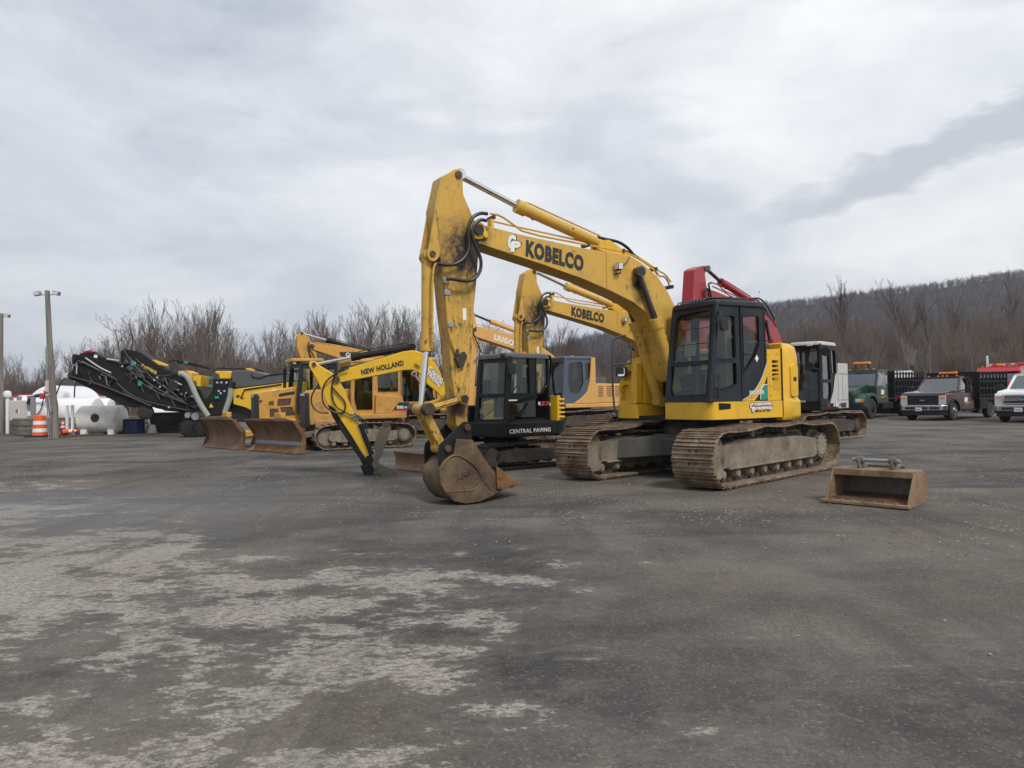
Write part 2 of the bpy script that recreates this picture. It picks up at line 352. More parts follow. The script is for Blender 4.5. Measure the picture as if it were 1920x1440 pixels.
def rnd(poly, r, n=4):
    """round the corners of a polygon; r a number or one per corner"""
    k = len(poly); o = []
    for i in range(k):
        p = Vector(poly[i][:2]); a = Vector(poly[i - 1][:2]); b = Vector(poly[(i + 1) % k][:2]); rr = r[i] if isinstance(r, (list, tuple)) else r
        da = a - p; db = b - p; m = min(rr, da.length * .48, db.length * .48)
        if m < 1e-4: o.append((p.x, p.y)); continue
        s = p + da.normalized() * m; e = p + db.normalized() * m
        for j in range(n + 1):
            t = j / n; q = s * (1 - t) ** 2 + p * 2 * t * (1 - t) + e * t * t; o.append((q.x, q.y))
    return o
def rect(u0, v0, u1, v1, r=0.0): 
    p = [(u0, v0), (u1, v0), (u1, v1), (u0, v1)]
    return rnd(p, r) if r else p
def tag(o, label=None, cat=None, group=None, kind=None):
    if label: o['label'] = label
    if cat: o['category'] = cat
    if group: o['group'] = group
    if kind: o['kind'] = kind
    return o
class Thing:
    """an Empty at the base of a thing; local x forward, y left, z up"""
    def __init__(s, name, label, cat, x, y, yaw=0.0, group=None, z=0.0):
        o = bpy.data.objects.new(name, None); COL.objects.link(o); o.empty_display_size = .2
        o.location = (x, y, z); o.rotation_euler = (0, 0, yaw); tag(o, label, cat, group)
        s.o = o; s.p = Vector((x, y, z)); s.yaw = yaw; s.c = math.cos(yaw); s.s = math.sin(yaw)
    def loc(s, P):
        d = Vector(P) - s.p; return Vector((d.x * s.c + d.y * s.s, -d.x * s.s + d.y * s.c, d.z))
    def L(s, px, py, off=0.0):
        """point of the photo on the vertical plane local y = off"""
        d = ray(px, py); a = s.loc(CAM); b = s.loc(CAM + d) - a
        q = a + b * ((off - a.y) / b.y); return Vector((q.x, off, q.z))
    def LX(s, px, py, xx=0.0):
        d = ray(px, py); a = s.loc(CAM); b = s.loc(CAM + d) - a
        q = a + b * ((xx - a.x) / b.x); return Vector((xx, q.y, q.z))
    def P(s, pts, off=0.0):
        return [(q.x, q.z) for q in (s.L(a, b, off) for a, b in pts)]
FONTC = {}
def text(th, body, p0, p1, pt, off, mat, name='lettering', parent=None, bold=.02, thick=.004, fn=None, label=None):
    """lettering whose baseline runs p0->p1 and whose left edge rises p0->pt (points)"""
    key = (body, bold)
    if key not in FONTC:
        c = bpy.data.curves.new('txt', 'FONT'); c.body = body; c.offset = bold; c.extrude = .5; c.resolution_u = 3; c.space_character = 1.0 + bold * 2.2
        o = bpy.data.objects.new('txt', c); COL.objects.link(o); bpy.context.view_layer.update()
        me = bpy.data.meshes.new_from_object(o.evaluated_get(bpy.context.evaluated_depsgraph_get())); bpy.data.objects.remove(o); FONTC[key] = me
    me = FONTC[key].copy(); n = len(me.vertices); co = np.empty(n * 3); me.vertices.foreach_get('co', co); co = co.reshape(-1, 3)
    x0, x1 = co[:, 0].min(), co[:, 0].max(); y0, y1 = co[:, 1].min(), co[:, 1].max()
    a = np.array(p0); ex = np.array(p1) - a; ey = np.array(pt) - a; nz = np.cross(ex, ey); nz /= np.linalg.norm(nz)
    u = (co[:, 0:1] - x0) / (x1 - x0); v_ = (co[:, 1:2] - y0) / (y1 - y0)
    me.vertices.foreach_set('co', (a + u * ex + v_ * ey + nz * (co[:, 2:3] + .5) * thick).ravel())
    me.materials.clear(); me.materials.append(M[mat]); me.update(); me.name = name
    o = bpy.data.objects.new(name, me); COL.objects.link(o); o.parent = parent or th.o
    if label: o['label'] = label
    return o
def ptext(th, body, a, b, c, off, mat, outline=0, **k):
    """text on the plane y=off given photo pixels: left-bottom, right-bottom, left-top"""
    e = off + (.003 if off >= 0 else -.003)
    if outline:
        k2 = dict(k); k2['bold'] = k.get('bold', .02) + .06; k2['thick'] = .002; A, B, C_ = (Vector((p[0], p[1], 0)) for p in (a, b, c)); g_ = outline; ux = (B - A).normalized(); uy = (C_ - A).normalized()
        A2, B2, C2 = A - ux * g_ - uy * g_, B + ux * g_ - uy * g_, C_ - ux * g_ + uy * g_; text(th, body, th.L(A2.x, A2.y, e - .002), th.L(B2.x, B2.y, e - .002), th.L(C2.x, C2.y, e - .002), off, 'decal_black', **k2)
    return text(th, body, th.L(*a, e), th.L(*b, e), th.L(*c, e), off, mat, **k)
def hcyl(th, a, g, b, rb, rr, matb, matr, parent=None, name='hydraulic_cylinder', eye=.05):
    """hydraulic cylinder: rod eye a, gland g, barrel end b"""
    a = Vector(a); g = Vector(g); b = Vector(b); d = (b - a).normalized()
    m = MB(); m.cyl(g, b, rb, n=20); m.cyl(g - d * .03, g + d * .14, rb * 1.22, n=20); m.cyl(g + d * .3, g + d * .33, rb * 1.08, n=20); m.cyl(b - d * .05, b + d * .03, rb * 1.06, n=20)
    m.tube([g + d * .08 + Vector((0, 0, rb * 1.15)), g + d * .2 + Vector((0, 0, rb * 1.5)), b - d * .12 + Vector((0, 0, rb * 1.5)), b - d * .05 + Vector((0, 0, rb))], rb * .16, 6)
    m.cyl(b + Vector((0, -rb * 1.05, 0)), b + Vector((0, rb * 1.05, 0)), rb * 1.05, n=16)
    o = m.build(name, matb, parent or th.o)
    r = MB(); r.cyl(a, g + d * .02, rr, n=16); r.cyl(a + Vector((0, -rb * 1.0, 0)), a + Vector((0, rb * 1.0, 0)), rr * 1.75, n=16); r.build('piston_rod', matr, o)
    return o
# ------------------------------------------------------------------ crawler tracks
def oval(L2, h, rf, rr_, sag=.0, hump=None, n=14, flat0=None):
    """closed path (x,z) of a belt: bottom from -a to a, arcs at the ends"""
    P = []; ax = L2 - rf; bx = -L2 + rr_
    zf = rf; zr = rr_
    nb = 40
    for i in range(nb): P.append((bx + (ax - bx) * i / nb, 0.0))
    for i in range(n + 1):
        t = -math.pi / 2 + math.pi * i / n; P.append((ax + rf * math.cos(t), zf + rf * math.sin(t)))
    for i in range(1, nb):
        t = i / nb; x = ax + (bx - ax) * t; z = 2 * rf + (2 * rr_ - 2 * rf) * t + (h - rf - rr_) * math.sin(math.pi * t) ** .7 * 1.0
        if sag: z -= sag * (math.sin(math.pi * ((t * 3) % 1))) 
        P.append((x, z))
    for i in range(n + 1):
        t = math.pi / 2 + math.pi * i / n; P.append((bx + rr_ * math.cos(t), zr + rr_ * math.sin(t)))
    return P
def along(P, n):
    Q = P + [P[0]]; d = [0]
    for a, b in zip(Q, Q[1:]): d.append(d[-1] + math.hypot(b[0] - a[0], b[1] - a[1]))
    out = []; j = 0
    for i in range(n):
        t = d[-1] * i / n
        while d[j + 1] < t: j += 1
        u = (t - d[j]) / max(1e-9, d[j + 1] - d[j]); a, b = Q[j], Q[j + 1]
        x = a[0] + (b[0] - a[0]) * u; z = a[1] + (b[1] - a[1]) * u
        # smoothed direction
        out.append((x, z))
    res = []
    for i in range(n):
        a = out[i - 1]; b = out[(i + 1) % n]; res.append((out[i][0], out[i][1], math.atan2(b[1] - a[1], b[0] - a[0])))
    return res, d[-1]
def steel_track(th, T, yc, L2, shoe, h, side, shoe_mat='shoe', frame_mat='mud', nroll=8, grouser=3, rf=None, rr_=None, sag=.02, rub=False, detail=True, sprocket_big=False, hump=0, chain_mat='dark_mud'):
    """one crawler; yc centre line, side +1 left / -1 right.  T maps undercarriage space to thing space"""
    rf = rf or h * .47; rr_ = rr_ or h * .47
    lift = .045; h -= .09; rf -= .045; rr_ -= .045
    path = [(q[0], q[1] + lift) for q in oval(L2 - .04, h, rf, rr_, sag)]; per = along(path, 10)[1]; n = int(per / (.171 if not rub else .11)); pts, per = along(path, n); pitch = per / n
    root = MB(); root.T = T
    for x, z, a in pts:
        ca, sa = math.cos(a), math.sin(a); nx, nz = sa, -ca      # outward (belt runs counter-clockwise in x,z)
        rot = Matrix(((ca, 0, nx), (0, 1, 0), (sa, 0, nz)))
        root.box((x + nx * .0, yc, z + nz * 0.0 + .0), (pitch * (.98 if not rub else 1.06), shoe, .022 if not rub else .035), rot)
        if not rub:
            for g in range(grouser):
                u = (-.42 + .84 * g / (grouser - 1)) * pitch if grouser > 1 else -.3 * pitch
                root.box((x + ca * u + nx * .022, yc, z + sa * u + nz * .022), (.016, shoe - .01, .03 if grouser > 1 else .06), rot)
        else: root.box((x + nx * .03, yc, z + nz * .03), (pitch * .5, shoe, .03), rot)
        if not rub and grouser > 1:
            root.cur = 1
            for q in (-.055, .055): root.box((x + nx * .0125 + ca * pitch * .2, yc + q, z + nz * .0125 + sa * pitch * .2), (pitch * .22, .035, .003), rot)
            if len(root.pc) % 3 == 0: root.box((x + nx * .0125 - ca * pitch * .2, yc, z + nz * .0125 - sa * pitch * .2), (pitch * .28, .06, .004), rot)
            root.cur = 0
        if detail and not rub:
            for q in (-.07, .07): root.cur = 1; root.box((x - nx * .055, yc + q, z - nz * .055), (pitch * .82, .035, .09), rot)
            root.box((x - nx * .055, yc, z - nz * .055), (.05, .18, .05), rot); root.cur = 0
    belt = root.build('track_belt', [shoe_mat, chain_mat], th.o, smooth=0)
    h += .09; rf += .045; rr_ += .045; ax = L2 - rf; bx = -L2 + rr_
    fr = MB(); fr.T = T; yo = yc + side * .16
    prof = rnd([(bx + rr_ * .55, h * .30), (ax - .12, h * .30), (ax - .04, h * .42), (ax - .10, h * .66), (ax - .6, h * .74), (bx + .9, h * .70), (bx + rr_ * .55, h * .62)], .03)
    fr.prism(prof, yc - .19, yc + .19)
    fr.bb(bx + rr_ * .8, ax - .3, yc - .21, yc + .21, h * .27, h * .31)
    # idler guard plates
    g = rnd([(ax - .12, h * .15), (ax + .12, h * .13), (ax + rf * .68, h * .32), (ax + rf * .74, h * .55), (ax + rf * .45, h * .82), (ax - .02, h * .84), (ax - .2, h * .6)], .07)
    if not sprocket_big: fr.prism(g, yc + side * .15, yc + side * .19); fr.prism(g, yc - side * .19, yc - side * .15)
    f = fr.build('track_frame', frame_mat, th.o, bevel=.012)
    if detail and not rub:
        rr = random.Random(int(abs(yc) * 100 + side * 7)); d_ = MB(); d_.T = T; nn = 26; pts_ = [(bx + .75 + (ax - bx - 1.25) * i / nn, yc + side * .06 + rr.uniform(-.03, .03), h * .70 + rr.uniform(-.02, .02)) for i in range(nn + 1)]
        d_.tube(pts_, [rr.uniform(.03, .095) for _ in pts_], 8); d_.build('caked_dirt', 'dark_mud', f)
    if not detail: return
    idl = MB(); idl.T = T; idl.lathe([(.02, -.10), (rf - .14, -.10), (rf - .10, -.05), (rf - .10, .05), (rf - .14, .10), (.02, .10)], (ax, yc, rf), (0, 1, 0), 28); idl.build('idler', frame_mat, f)
    sp = MB(); sp.T = T; teeth = []; nt_ = 22; rs = rr_ - .07
    for i in range(nt_ * 2):
        a = math.pi * i / nt_; r = rs if i % 2 else rs - .045; teeth.append((bx + r * math.cos(a), rr_ + r * math.sin(a)))
    sp.prism(teeth, yc - .03, yc + .03); sp.lathe([(.02, -.02), (rs * .62, -.02), (rs * .62, .12), (rs * .52, .17), (rs * .46, .19), (.02, .19)], (bx, yc, rr_), (0, side, 0), 28)
    for i in range(16):
        a = 2 * math.pi * i / 16; c = (bx + rs * .57 * math.cos(a), yc + side * .15, rr_ + rs * .57 * math.sin(a)); sp.cyl(c, (c[0], yc + side * .19, c[2]), .02, n=6)
    sp.build('sprocket', frame_mat, f)
    for i in range(nroll):
        x = bx + .42 + (ax - bx - .62) * i / (nroll - 1); ro = MB(); ro.T = T
        ro.lathe([(.02, -.17), (.055, -.17), (.07, -.14), (.085, -.11), (.085, .11), (.07, .14), (.055, .17), (.02, .17)], (x, yc, .185), (0, 1, 0), 12); ro.build('roller', frame_mat, f)
    for i in range(2):
        x = bx + (ax - bx) * (.38 + .3 * i); ro = MB(); ro.T = T; ro.lathe([(.02, -.12), (.06, -.12), (.06, .12), (.02, .12)], (x, yc + side * .02, h - .17), (0, 1, 0), 12); ro.build('carrier_roller', frame_mat, f)
    return belt
# ------------------------------------------------------------------ cabs
def rim(m, poly, fn, w0, w1, t):
    """thin gasket around a polygon"""
    c = Vector((sum(p[0] for p in poly) / len(poly), sum(p[1] for p in poly) / len(poly)))
    inn = [tuple(c + (Vector(p) - c) * (1 - t / max(.01, (Vector(p) - c).length))) for p in poly]
    m.prism(poly, w0, w1, fn=fn, holes=[inn])
def cab(th, x0, x1, y0, y1, z0, z1, mat, side, wins, front, fslope=.12, glassm='glass', roof_mat=None, y_in=.0, rear=None, roof_h=.07, lining='interior_l', seat=True, right_wins=None, tuck=.05, parts=None, rswell=.03, bev=.02, door_split=None):
    """cab with left side at y1.  side: outline (x,z) of the side faces; wins: polygons (x,z) cut in it;
       front: polygons in (u,v) 0..1 cut in the front face"""
    t = .05
    def tk(z): return tuck * max(0, (z - z0) / (z1 - z0))           # sides lean inward going up
    fs = MB()
    fl = lambda u, v, w: (u, y1 - tk(v) + w, v)
    fr_ = lambda u, v, w: (u, y0 + tk(v) - w, v)
    fs.prism(side, -t, 0, fn=fl, holes=wins)
    fs.prism(side, -t, 0, fn=fr_, holes=wins if right_wins is None else right_wins)
    def xf(v): return x1 - fslope * v
    yy = lambda u, z: (y0 + tk(z)) + (y1 - y0 - 2 * tk(z)) * u
    ff = lambda u, v, w: (xf(v) + w, yy(u, z0 + (z1 - z0) * v), z0 + (z1 - z0) * v)
    fs.prism([(.0, 0), (1., 0), (1., 1), (.0, 1)], -t, 0, fn=ff, holes=front)
    xr = x0
    fb = lambda u, v, w: (xr - w, yy(u, z0 + (z1 - z0) * v), z0 + (z1 - z0) * v)
    rw = rear if rear is not None else [rect(.12, .45, .88, .9, .06)]
    fs.prism([(.0, 0), (1, 0), (1, 1), (.0, 1)], -t, 0, fn=fb, holes=rw)
    fs.bb(x0 + .05, x1 - .05, y0 + .05, y1 - .05, z0 + .01, z0 + .07)
    # gaskets
    for wnd in wins: rim(fs, wnd, fl, -.01, .012, .022)
    for wnd in front:
        c = [(p[0], p[1]) for p in wnd]; rim(fs, c, ff, -.01, .012, .022)
    # corner posts
    for yc_ in (0, 1):
        a = Vector(ff(yc_, 0, -.03)); b = Vector(ff(yc_, 1, -.03)); sg = -1 if yc_ else 1
        fs.cyl(a + Vector((0, sg * .03, 0)), b + Vector((0, sg * .03, 0)), .052, n=12)
    body = fs.build('cab_frame', mat, th.o, bevel=0, smooth=30)
    rf = MB(); rr0 = rnd([(x0 - rswell, y0 + tuck - rswell), (x1 - fslope + rswell * 1.3, y0 + tuck - rswell), (x1 - fslope + rswell * 1.3, y1 - tuck + rswell), (x0 - rswell, y1 - tuck + rswell)], .13, 6)
    c = Vector(((x0 + x1 - fslope) / 2, (y0 + y1) / 2)); inner = [tuple(c + (Vector(p) - c) * .93) for p in rr0]; k = len(rr0)
    lv = [(1.0, z1 - .03), (1.0, z1 + roof_h * .45), (.97, z1 + roof_h * .8), (.9, z1 + roof_h)]
    vs = [(c.x + (p[0] - c.x) * s_, c.y + (p[1] - c.y) * s_, z) for s_, z in lv for p in rr0]
    fsx = [(i * k + j, i * k + (j + 1) % k, (i + 1) * k + (j + 1) % k, (i + 1) * k + j) for i in range(3) for j in range(k)] + [list(range(k))[::-1], [3 * k + j for j in range(k)]]
    rf._a(vs, fsx); rf.build('cab_roof', roof_mat or mat, th.o, smooth=50)
    for wnd in wins:
        g = MB(); g.sheet(wnd, -.03, fl); g.build('window_pane', glassm, body, smooth=0)
    for wnd in (wins if right_wins is None else right_wins):
        g = MB(); g.sheet(wnd, -.03, fr_); g.build('window_pane', glassm, body, smooth=0)
    for wnd in front:
        g = MB(); g.sheet(wnd, -.03, ff); g.build('windscreen', glassm, body, smooth=0)
    for wnd in rw:
        g = MB(); g.sheet(wnd, -.03, fb); g.build('rear_window', glassm, body, smooth=0)
    if seat:
        s = MB(); cx_, cy_ = x0 + (x1 - x0) * .36, (y0 + y1) / 2; zz = z0 + .1; sc_ = min(1, (z1 - z0) / 1.55)
        s.bb(cx_ - .25, cx_ + .27, cy_ - .25, cy_ + .25, zz + .3 * sc_, zz + .45 * sc_); s.bb(cx_ - .15, cx_ + .15, cy_ - .15, cy_ + .15, zz - .03, zz + .3 * sc_)
        s.hexa([(cx_ - .32, cy_ - .25, zz + .42 * sc_), (cx_ - .18, cy_ - .25, zz + .42 * sc_), (cx_ - .18, cy_ + .25, zz + .42 * sc_), (cx_ - .32, cy_ + .25, zz + .42 * sc_),
                (cx_ - .42, cy_ - .19, zz + .98 * sc_), (cx_ - .3, cy_ - .19, zz + .98 * sc_), (cx_ - .3, cy_ + .19, zz + .98 * sc_), (cx_ - .42, cy_ + .19, zz + .98 * sc_)])
        s.box((cx_ - .37, cy_, zz + 1.10 * sc_), (.11, .26, .2)); s.build('operator_seat', 'seat', body, bevel=.045, seg=3)
        q = MB(); q.bb(cx_ - .1, cx_ + .32, cy_ + .28, cy_ + .38, zz, zz + .55 * sc_); q.bb(cx_ - .1, cx_ + .32, cy_ - .40, cy_ - .28, zz, zz + .55 * sc_)
        q.tube([(cx_ + .24, cy_ + .33, zz + .5 * sc_), (cx_ + .27, cy_ + .32, zz + .78 * sc_)], .022); q.tube([(cx_ + .24, cy_ - .33, zz + .5 * sc_), (cx_ + .27, cy_ - .32, zz + .78 * sc_)], .022)
        q.tube([(x1 - .28, cy_ - .1, zz), (x1 - .36, cy_ - .1, zz + .6 * sc_)], .015); q.tube([(x1 - .28, cy_ + .1, zz), (x1 - .36, cy_ + .1, zz + .6 * sc_)], .015)
        q.bb(x1 - .30, x1 - .18, y0 + .1, y0 + .2, zz + .35, zz + .75)
        q.build('controls', 'interior', body, bevel=.015)
    return body
def strap(m, p, off=0.0): pass
# ------------------------------------------------------------------ the large excavator in front
def crop(ox, oy, s, pts): return [(ox + a / s, oy + b / s) for a, b in pts]
HYAW = R(210)
def big_excavator():
    H = Thing('crawler_excavator', 'big yellow excavator nearest the camera, charcoal cab and narrow rusty bucket resting on the ground', 'excavator', 3.33, 13.46, HYAW, 'large excavators with raised booms')
    T = Matrix.Rotation(R(225.2 - 210), 4, 'Z')
    # undercarriage
    for sd in (1, -1):
        steel_track(H, T, sd * 1.14, 2.25, .69, .93, sd, sag=.035, nroll=8)
    u = MB(); u.T = T
    u.bb(-.75, .75, -.55, .55, .42, .72)
    for sx in (1, -1):
        for sy in (1, -1):
            u.hexa([(sx * .25, sy * .35, .36), (sx * .7, sy * .2, .36), (sx * 1.28, sy * 1.0, .30), (sx * .82, sy * 1.0, .30),
                    (sx * .25, sy * .35, .74), (sx * .7, sy * .2, .74), (sx * 1.22, sy * 1.0, .62), (sx * .84, sy * 1.0, .62)])
    u.prism(rnd([(.62, -.95), (.70, -.95), (.86, 0), (.70, .95), (.62, .95)], .05), .36, .66, ax='z')
    u.build('carbody', 'grey_paint', H.o, bevel=.02)
    u = MB(); u.cyl((0, 0, .72), (0, 0, .84), .68, n=40); u.cyl((0, 0, .84), (0, 0, .97), .62, n=40); u.build('slew_ring', 'dark_mud', H.o)
    # upper structure
    p = MB(); p.bb(-1.0, .90, -1.12, 1.1, .95, 1.03); p.bb(-.1, .35, -.62, -.56, 1.0, 1.7); p.bb(-.1, .35, .10, .14, 1.0, 1.7); p.bb(-.6, .1, -.6, .22, 1.0, 1.75)
    p.build('deck', 'machine_black', H.o, bevel=.01)
    # left skirt under the cab
    yl, yc = 1.25, .15
    pl = rnd([(-.58, yl), (.96, yl), (1.02, yl - .16), (1.02, yc + .03), (.97, yc), (-.58, yc)], [.01, .10, .08, .05, .02, .01], 5)
    s = MB(); s.prism(pl, .985, 1.262, ax='z'); s.build('skirt', 'yellow', H.o, bevel=.025, seg=3)
    q = MB(); q.prism(H.P(crop(1220, 540, 5.538, [(705, 1195), (830, 1200), (830, 1255), (708, 1268)]), yl), yl - .02, yl + .004); q.build('step_plate', 'machine_black', H.o)
    # right hand tank housing
    pr = rnd([(-.62, 1.24), (-1.27, 1.24), (-1.27, 1.78), (-1.10, 2.04), (-.72, 2.08), (-.62, 2.02)], [.01, .02, .22, .16, .06, .03], 5)
    s = MB(); s.prism(pr, -.35, .78, ax='x'); pr2 = [(a * 1 + (-.03 if a < -1 else 0), b) for a, b in pr]
    s.build('tank_housing', 'yellow', H.o, bevel=.03, seg=3)
    s = MB(); pf = rnd([(-.70, 1.24), (-1.24, 1.24), (-1.24, 1.62), (-1.06, 1.86), (-.80, 1.90)], [.02, .03, .1, .1, .05], 4)
    s.prism(pf, .78, .86, ax='x', holes=[rnd([(-.90, 1.30), (-1.18, 1.30), (-1.18, 1.56), (-1.02, 1.60), (-.92, 1.56)], .03), rnd([(-.86, 1.66), (-1.12, 1.66), (-1.04, 1.80), (-.88, 1.84)], .03)]); s.prism(rnd([(-.66, 1.25), (-.82, 1.25), (-.80, 1.72), (-.70, 1.98), (-.64, 1.98)], .03), .80, .93, ax='x')
    s.build('storage_box', 'yellow', H.o, bevel=.03, seg=3)
    s = MB(); s.bb(.861, .866, -1.215, -1.19, 1.35, 1.42); s.build('warning_sticker', 'decal_white', H.o)
    s = MB(); s.prism(rnd([(-.5, -1.27), (.88, -1.27), (.95, -1.15), (.95, -.64), (-.5, -.64)], [.02, .08, .08, .03, .02]), .985, 1.235, ax='z'); s.bb(.93, .956, -.93, -.925, .99, 1.23); s.build('skirt', 'yellow', H.o, bevel=.02)
    s = MB()
    for sx_ in (0, 1):
        s.tube([(.88, -1.26, 1.0), (.93, -1.34, 1.2), (.93, -1.34, 2.35), (.88, -1.30, 2.46), (.75, -1.15, 2.50)], .018, 8, 2) if sx_ == 0 else s.tube([(.93, -1.34, 1.95), (.88, -.85, 1.97)], .016, 8)
    s.tube([(.88, -.86, 1.97), (.86, -.86, 2.3), (.8, -.95, 2.34), (.72, -1.1, 2.26)], .014, 8, 2)
    each(s, 'handrail', 'blue_grey', H.o)
    s = MB(); s.prism(rnd([(-1.22, 1.73), (-.93, 1.73), (-.93, 1.92), (-1.22, 1.92)], .05), .90, .95, ax='x'); mo = s.build('mirror', 'plastic', H.o, bevel=.02)
    s = MB(); s.prism(rnd([(-1.205, 1.745), (-.945, 1.745), (-.945, 1.905), (-1.205, 1.905)], .045), .95, .958, ax='x'); s.build('mirror_glass', 'mirror', mo)
    # side door + counterweight
    s = MB(); v = []
    for i in range(5): z = 1.88 - i * .072; v.append(rect(-.52, z, -.37, z + .045, .008))
    s.prism([(-.58, 1.27), (-.255, 1.27), (-.255, 2.10), (-.58, 2.12)], yl - .06, yl - .02, holes=v)
    for z in (1.36, 1.52, 1.66): s.cyl((-.33, yl - .03, z), (-.33, yl - .012, z), .022, n=10)
    for x, z in ((-.30, 2.03), (-.50, 2.05)): s.cyl((x, yl - .03, z), (x, yl - .012, z), .03, n=12)
    for i in range(9): s.bb(-.52, -.40, yl - .022, yl - .012, 1.44 + i * .028, 1.455 + i * .028)
    s.bb(-.585, -.25, -1.1, yl - .065, 1.2, 2.08); s.build('side_door', 'yellow', H.o, bevel=.008)
    s = MB(); s.bb(-.50, -.38, yl - .064, yl - .06, 1.55, 1.95); s.build('vent_grille', 'plastic', H.o)
    outer = []
    for i in range(21):
        a = R(90 + 20 + (140) * i / 20) if False else math.pi / 2 + R(22) + (math.pi - R(44)) * i / 20
        ca_, sa_ = math.cos(a), math.sin(a); outer.append((-1.46 * abs(ca_) ** .62 - .05, 1.30 * math.copysign(abs(sa_) ** .55, sa_)))
    cwp = [(-.60, 1.24)] + outer + [(-.60, -1.24)]
    def cwl(scale, dx): return [(a if i in (0, len(cwp) - 1) else a * scale + dx, b * (scale if i not in (0, len(cwp) - 1) else 1)) for i, (a, b) in enumerate(cwp)]
    s = MB(); lv = [(.965, .97), (.985, .93), (1.0, 1.05), (1.0, 1.26), (.975, 1.30), (.975, 1.98), (.96, 2.12), (.92, 2.18), (.84, 2.2)]
    lv = [(.96, .93), (1.0, .99), (1.0, 1.25), (.975, 1.29), (.975, 2.0), (.955, 2.16), (.90, 2.22)]
    k = len(cwp); vs = []
    for sc_, z in lv: vs += [(a, b, z) for a, b in cwl(sc_, 0)]
    fs = [(i * k + j, i * k + (j + 1) % k, (i + 1) * k + (j + 1) % k, (i + 1) * k + j) for i in range(len(lv) - 1) for j in range(k)] + [list(range(k))[::-1], [(len(lv) - 1) * k + j for j in range(k)]]
    s._a(vs, fs); cw = s.build('counterweight', 'yellow', H.o, bevel=.02)
    s = MB(); s.bb(-.592, -.578, 1.0, yl + .004, .99, 2.12); s.build('panel_gap', 'plastic', cw)
    s = MB(); s.prism(rnd([(-.98, 1.32), (-.80, 1.32), (-.80, 1.84), (-.90, 1.88), (-.98, 1.84)], .05), 1.19, 1.245); s.build('tool_door', 'yellow', cw, bevel=.01)
    s = MB(); s.prism(rect(-.93, 1.58, -.86, 1.65, .02), 1.246, 1.25); s.build('door_latch', 'plastic', cw)
    s = MB(); s.prism(rnd([(-1.25, -.95), (-.25, -.95), (-.25, .95), (-1.25, .95)], .2), 2.0, 2.14, ax='z'); s.bb(-.60, -.28, .2, 1.0, 2.0, 2.26); s.build('engine_hood', 'hood_grey', H.o, bevel=.05, seg=3)
    s = MB(); s.cyl((-.8, -.6, 2.2), (-.8, -.6, 2.5), .05); s.build('exhaust_pipe', 'machine_black', H.o)
    # cab
    side = [(-.25, 1.262), (1.02, 1.262), (.82, 2.84), (-.25, 2.84)]
    def CW(p): return H.P(crop(1220, 540, 5.538, p), 1.23)
    dw = rnd(CW([(685, 275), (880, 275), (893, 740), (650, 745)]), .05, 4)
    dl = rnd(CW([(643, 775), (897, 768), (905, 1000), (715, 1080), (700, 1045), (643, 1040)]), .03, 4)
    rw = rnd(CW([(955, 275), (1128, 275), (1140, 600), (1098, 705), (968, 905)]), [.04, .06, .12, .12, .03], 5)
    fr = [rnd([(.06, .415), (.93, .415), (.905, .955), (.10, .935)], [.01, .01, .10, .10], 5), rnd([(.055, .065), (.93, .075), (.93, .39), (.06, .39)], [.08, .05, .01, .01], 5)]
    b = cab(H, -.25, 1.02, .19, 1.23, 1.262, 2.82, 'charcoal', side, [dw, dl, rw], fr, fslope=.20, tuck=.02, roof_h=.06, rswell=.03)
    bw = MB(); bw.prism([(.06, 1.27), (.34, 1.27), (.12, 1.36), (-.09, 1.56), (-.245, 1.86), (-.245, 1.68), (-.17, 1.52), (-.06, 1.38)], 1.234, 1.239); bw.build('side_stripe', 'yellow', b)
    bw = MB(); bw.tube([(.34, 1.24, 1.275), (.12, 1.24, 1.37), (-.08, 1.24, 1.56), (-.24, 1.24, 1.88)], .011, 6, 2); bw.build('stripe_edge', 'steelgrey', b)
    g = MB(); g.prism(rnd([(-.235, 1.28), (-.07, 1.28), (-.08, 1.45), (-.15, 1.52), (-.235, 1.52)], .05), 1.234, 1.241); g.build('round_badge', 'decal_green', b)
    g = MB(); g.tube([(-.07, 1.243, 1.285), (-.078, 1.243, 1.44), (-.14, 1.243, 1.52), (-.235, 1.243, 1.53)], .007, 6, 2); g.build('badge_edge', 'decal_white', b)
    ptext(H, 'SK235SR', (1405, 740), (1433, 739), (1405, 732.5), 1.244, 'decal_white', parent=b, thick=.003)
    g = MB(); g.prism([(-.02, 1.89), (.02, 1.95), (-.02, 2.01), (-.06, 1.95)], 1.226, 1.234); g.build('sticker', 'decal_white', b)
    d = MB(); a_ = CW([(930, 225), (937, 1165)]); d.bb(a_[0][0] - .006, a_[0][0] + .006, 1.21, 1.24, 1.28, 2.78)
    for pp in ([(930, 225), (935, 1165)], [(612, 1180), (605, 330)]): pass
    d.tube([(.86, 1.25, 1.34), (.84, 1.24, 1.7)], .012, 6); d.bb(.10, .26, 1.23, 1.24, 2.005, 2.03)
    d.build('door_trim', 'plastic', b)
    d = MB(); hp = rnd(CW([(655, 1050), (700, 1050), (700, 1130), (655, 1130)]), .02); d.prism(hp, 1.226, 1.24); d.build('door_handle', 'plastic', b)
    d = MB()
    c0 = CW([(668, 300), (740, 450)]); mm = rnd([(c0[0][0], c0[0][1]), (c0[1][0], c0[0][1]), (c0[1][0], c0[1][1]), (c0[0][0], c0[1][1])], .06, 5)
    d.prism(mm, 1.31, 1.37); d.tube([(.84, 1.21, 2.62), (.85, 1.32, 2.70), (mm[0][0], 1.34, mm[0][1] - .05)], .014, 8, 1); mo = d.build('mirror', 'plastic', b, bevel=.02)
    # roof guard
    g = MB()
    for i in range(9):
        y = .34 + i * .075; g.tube([(.84, y, 2.86), (.80, y, 2.93), (.30, y, 2.95)], .012, 6, 1)
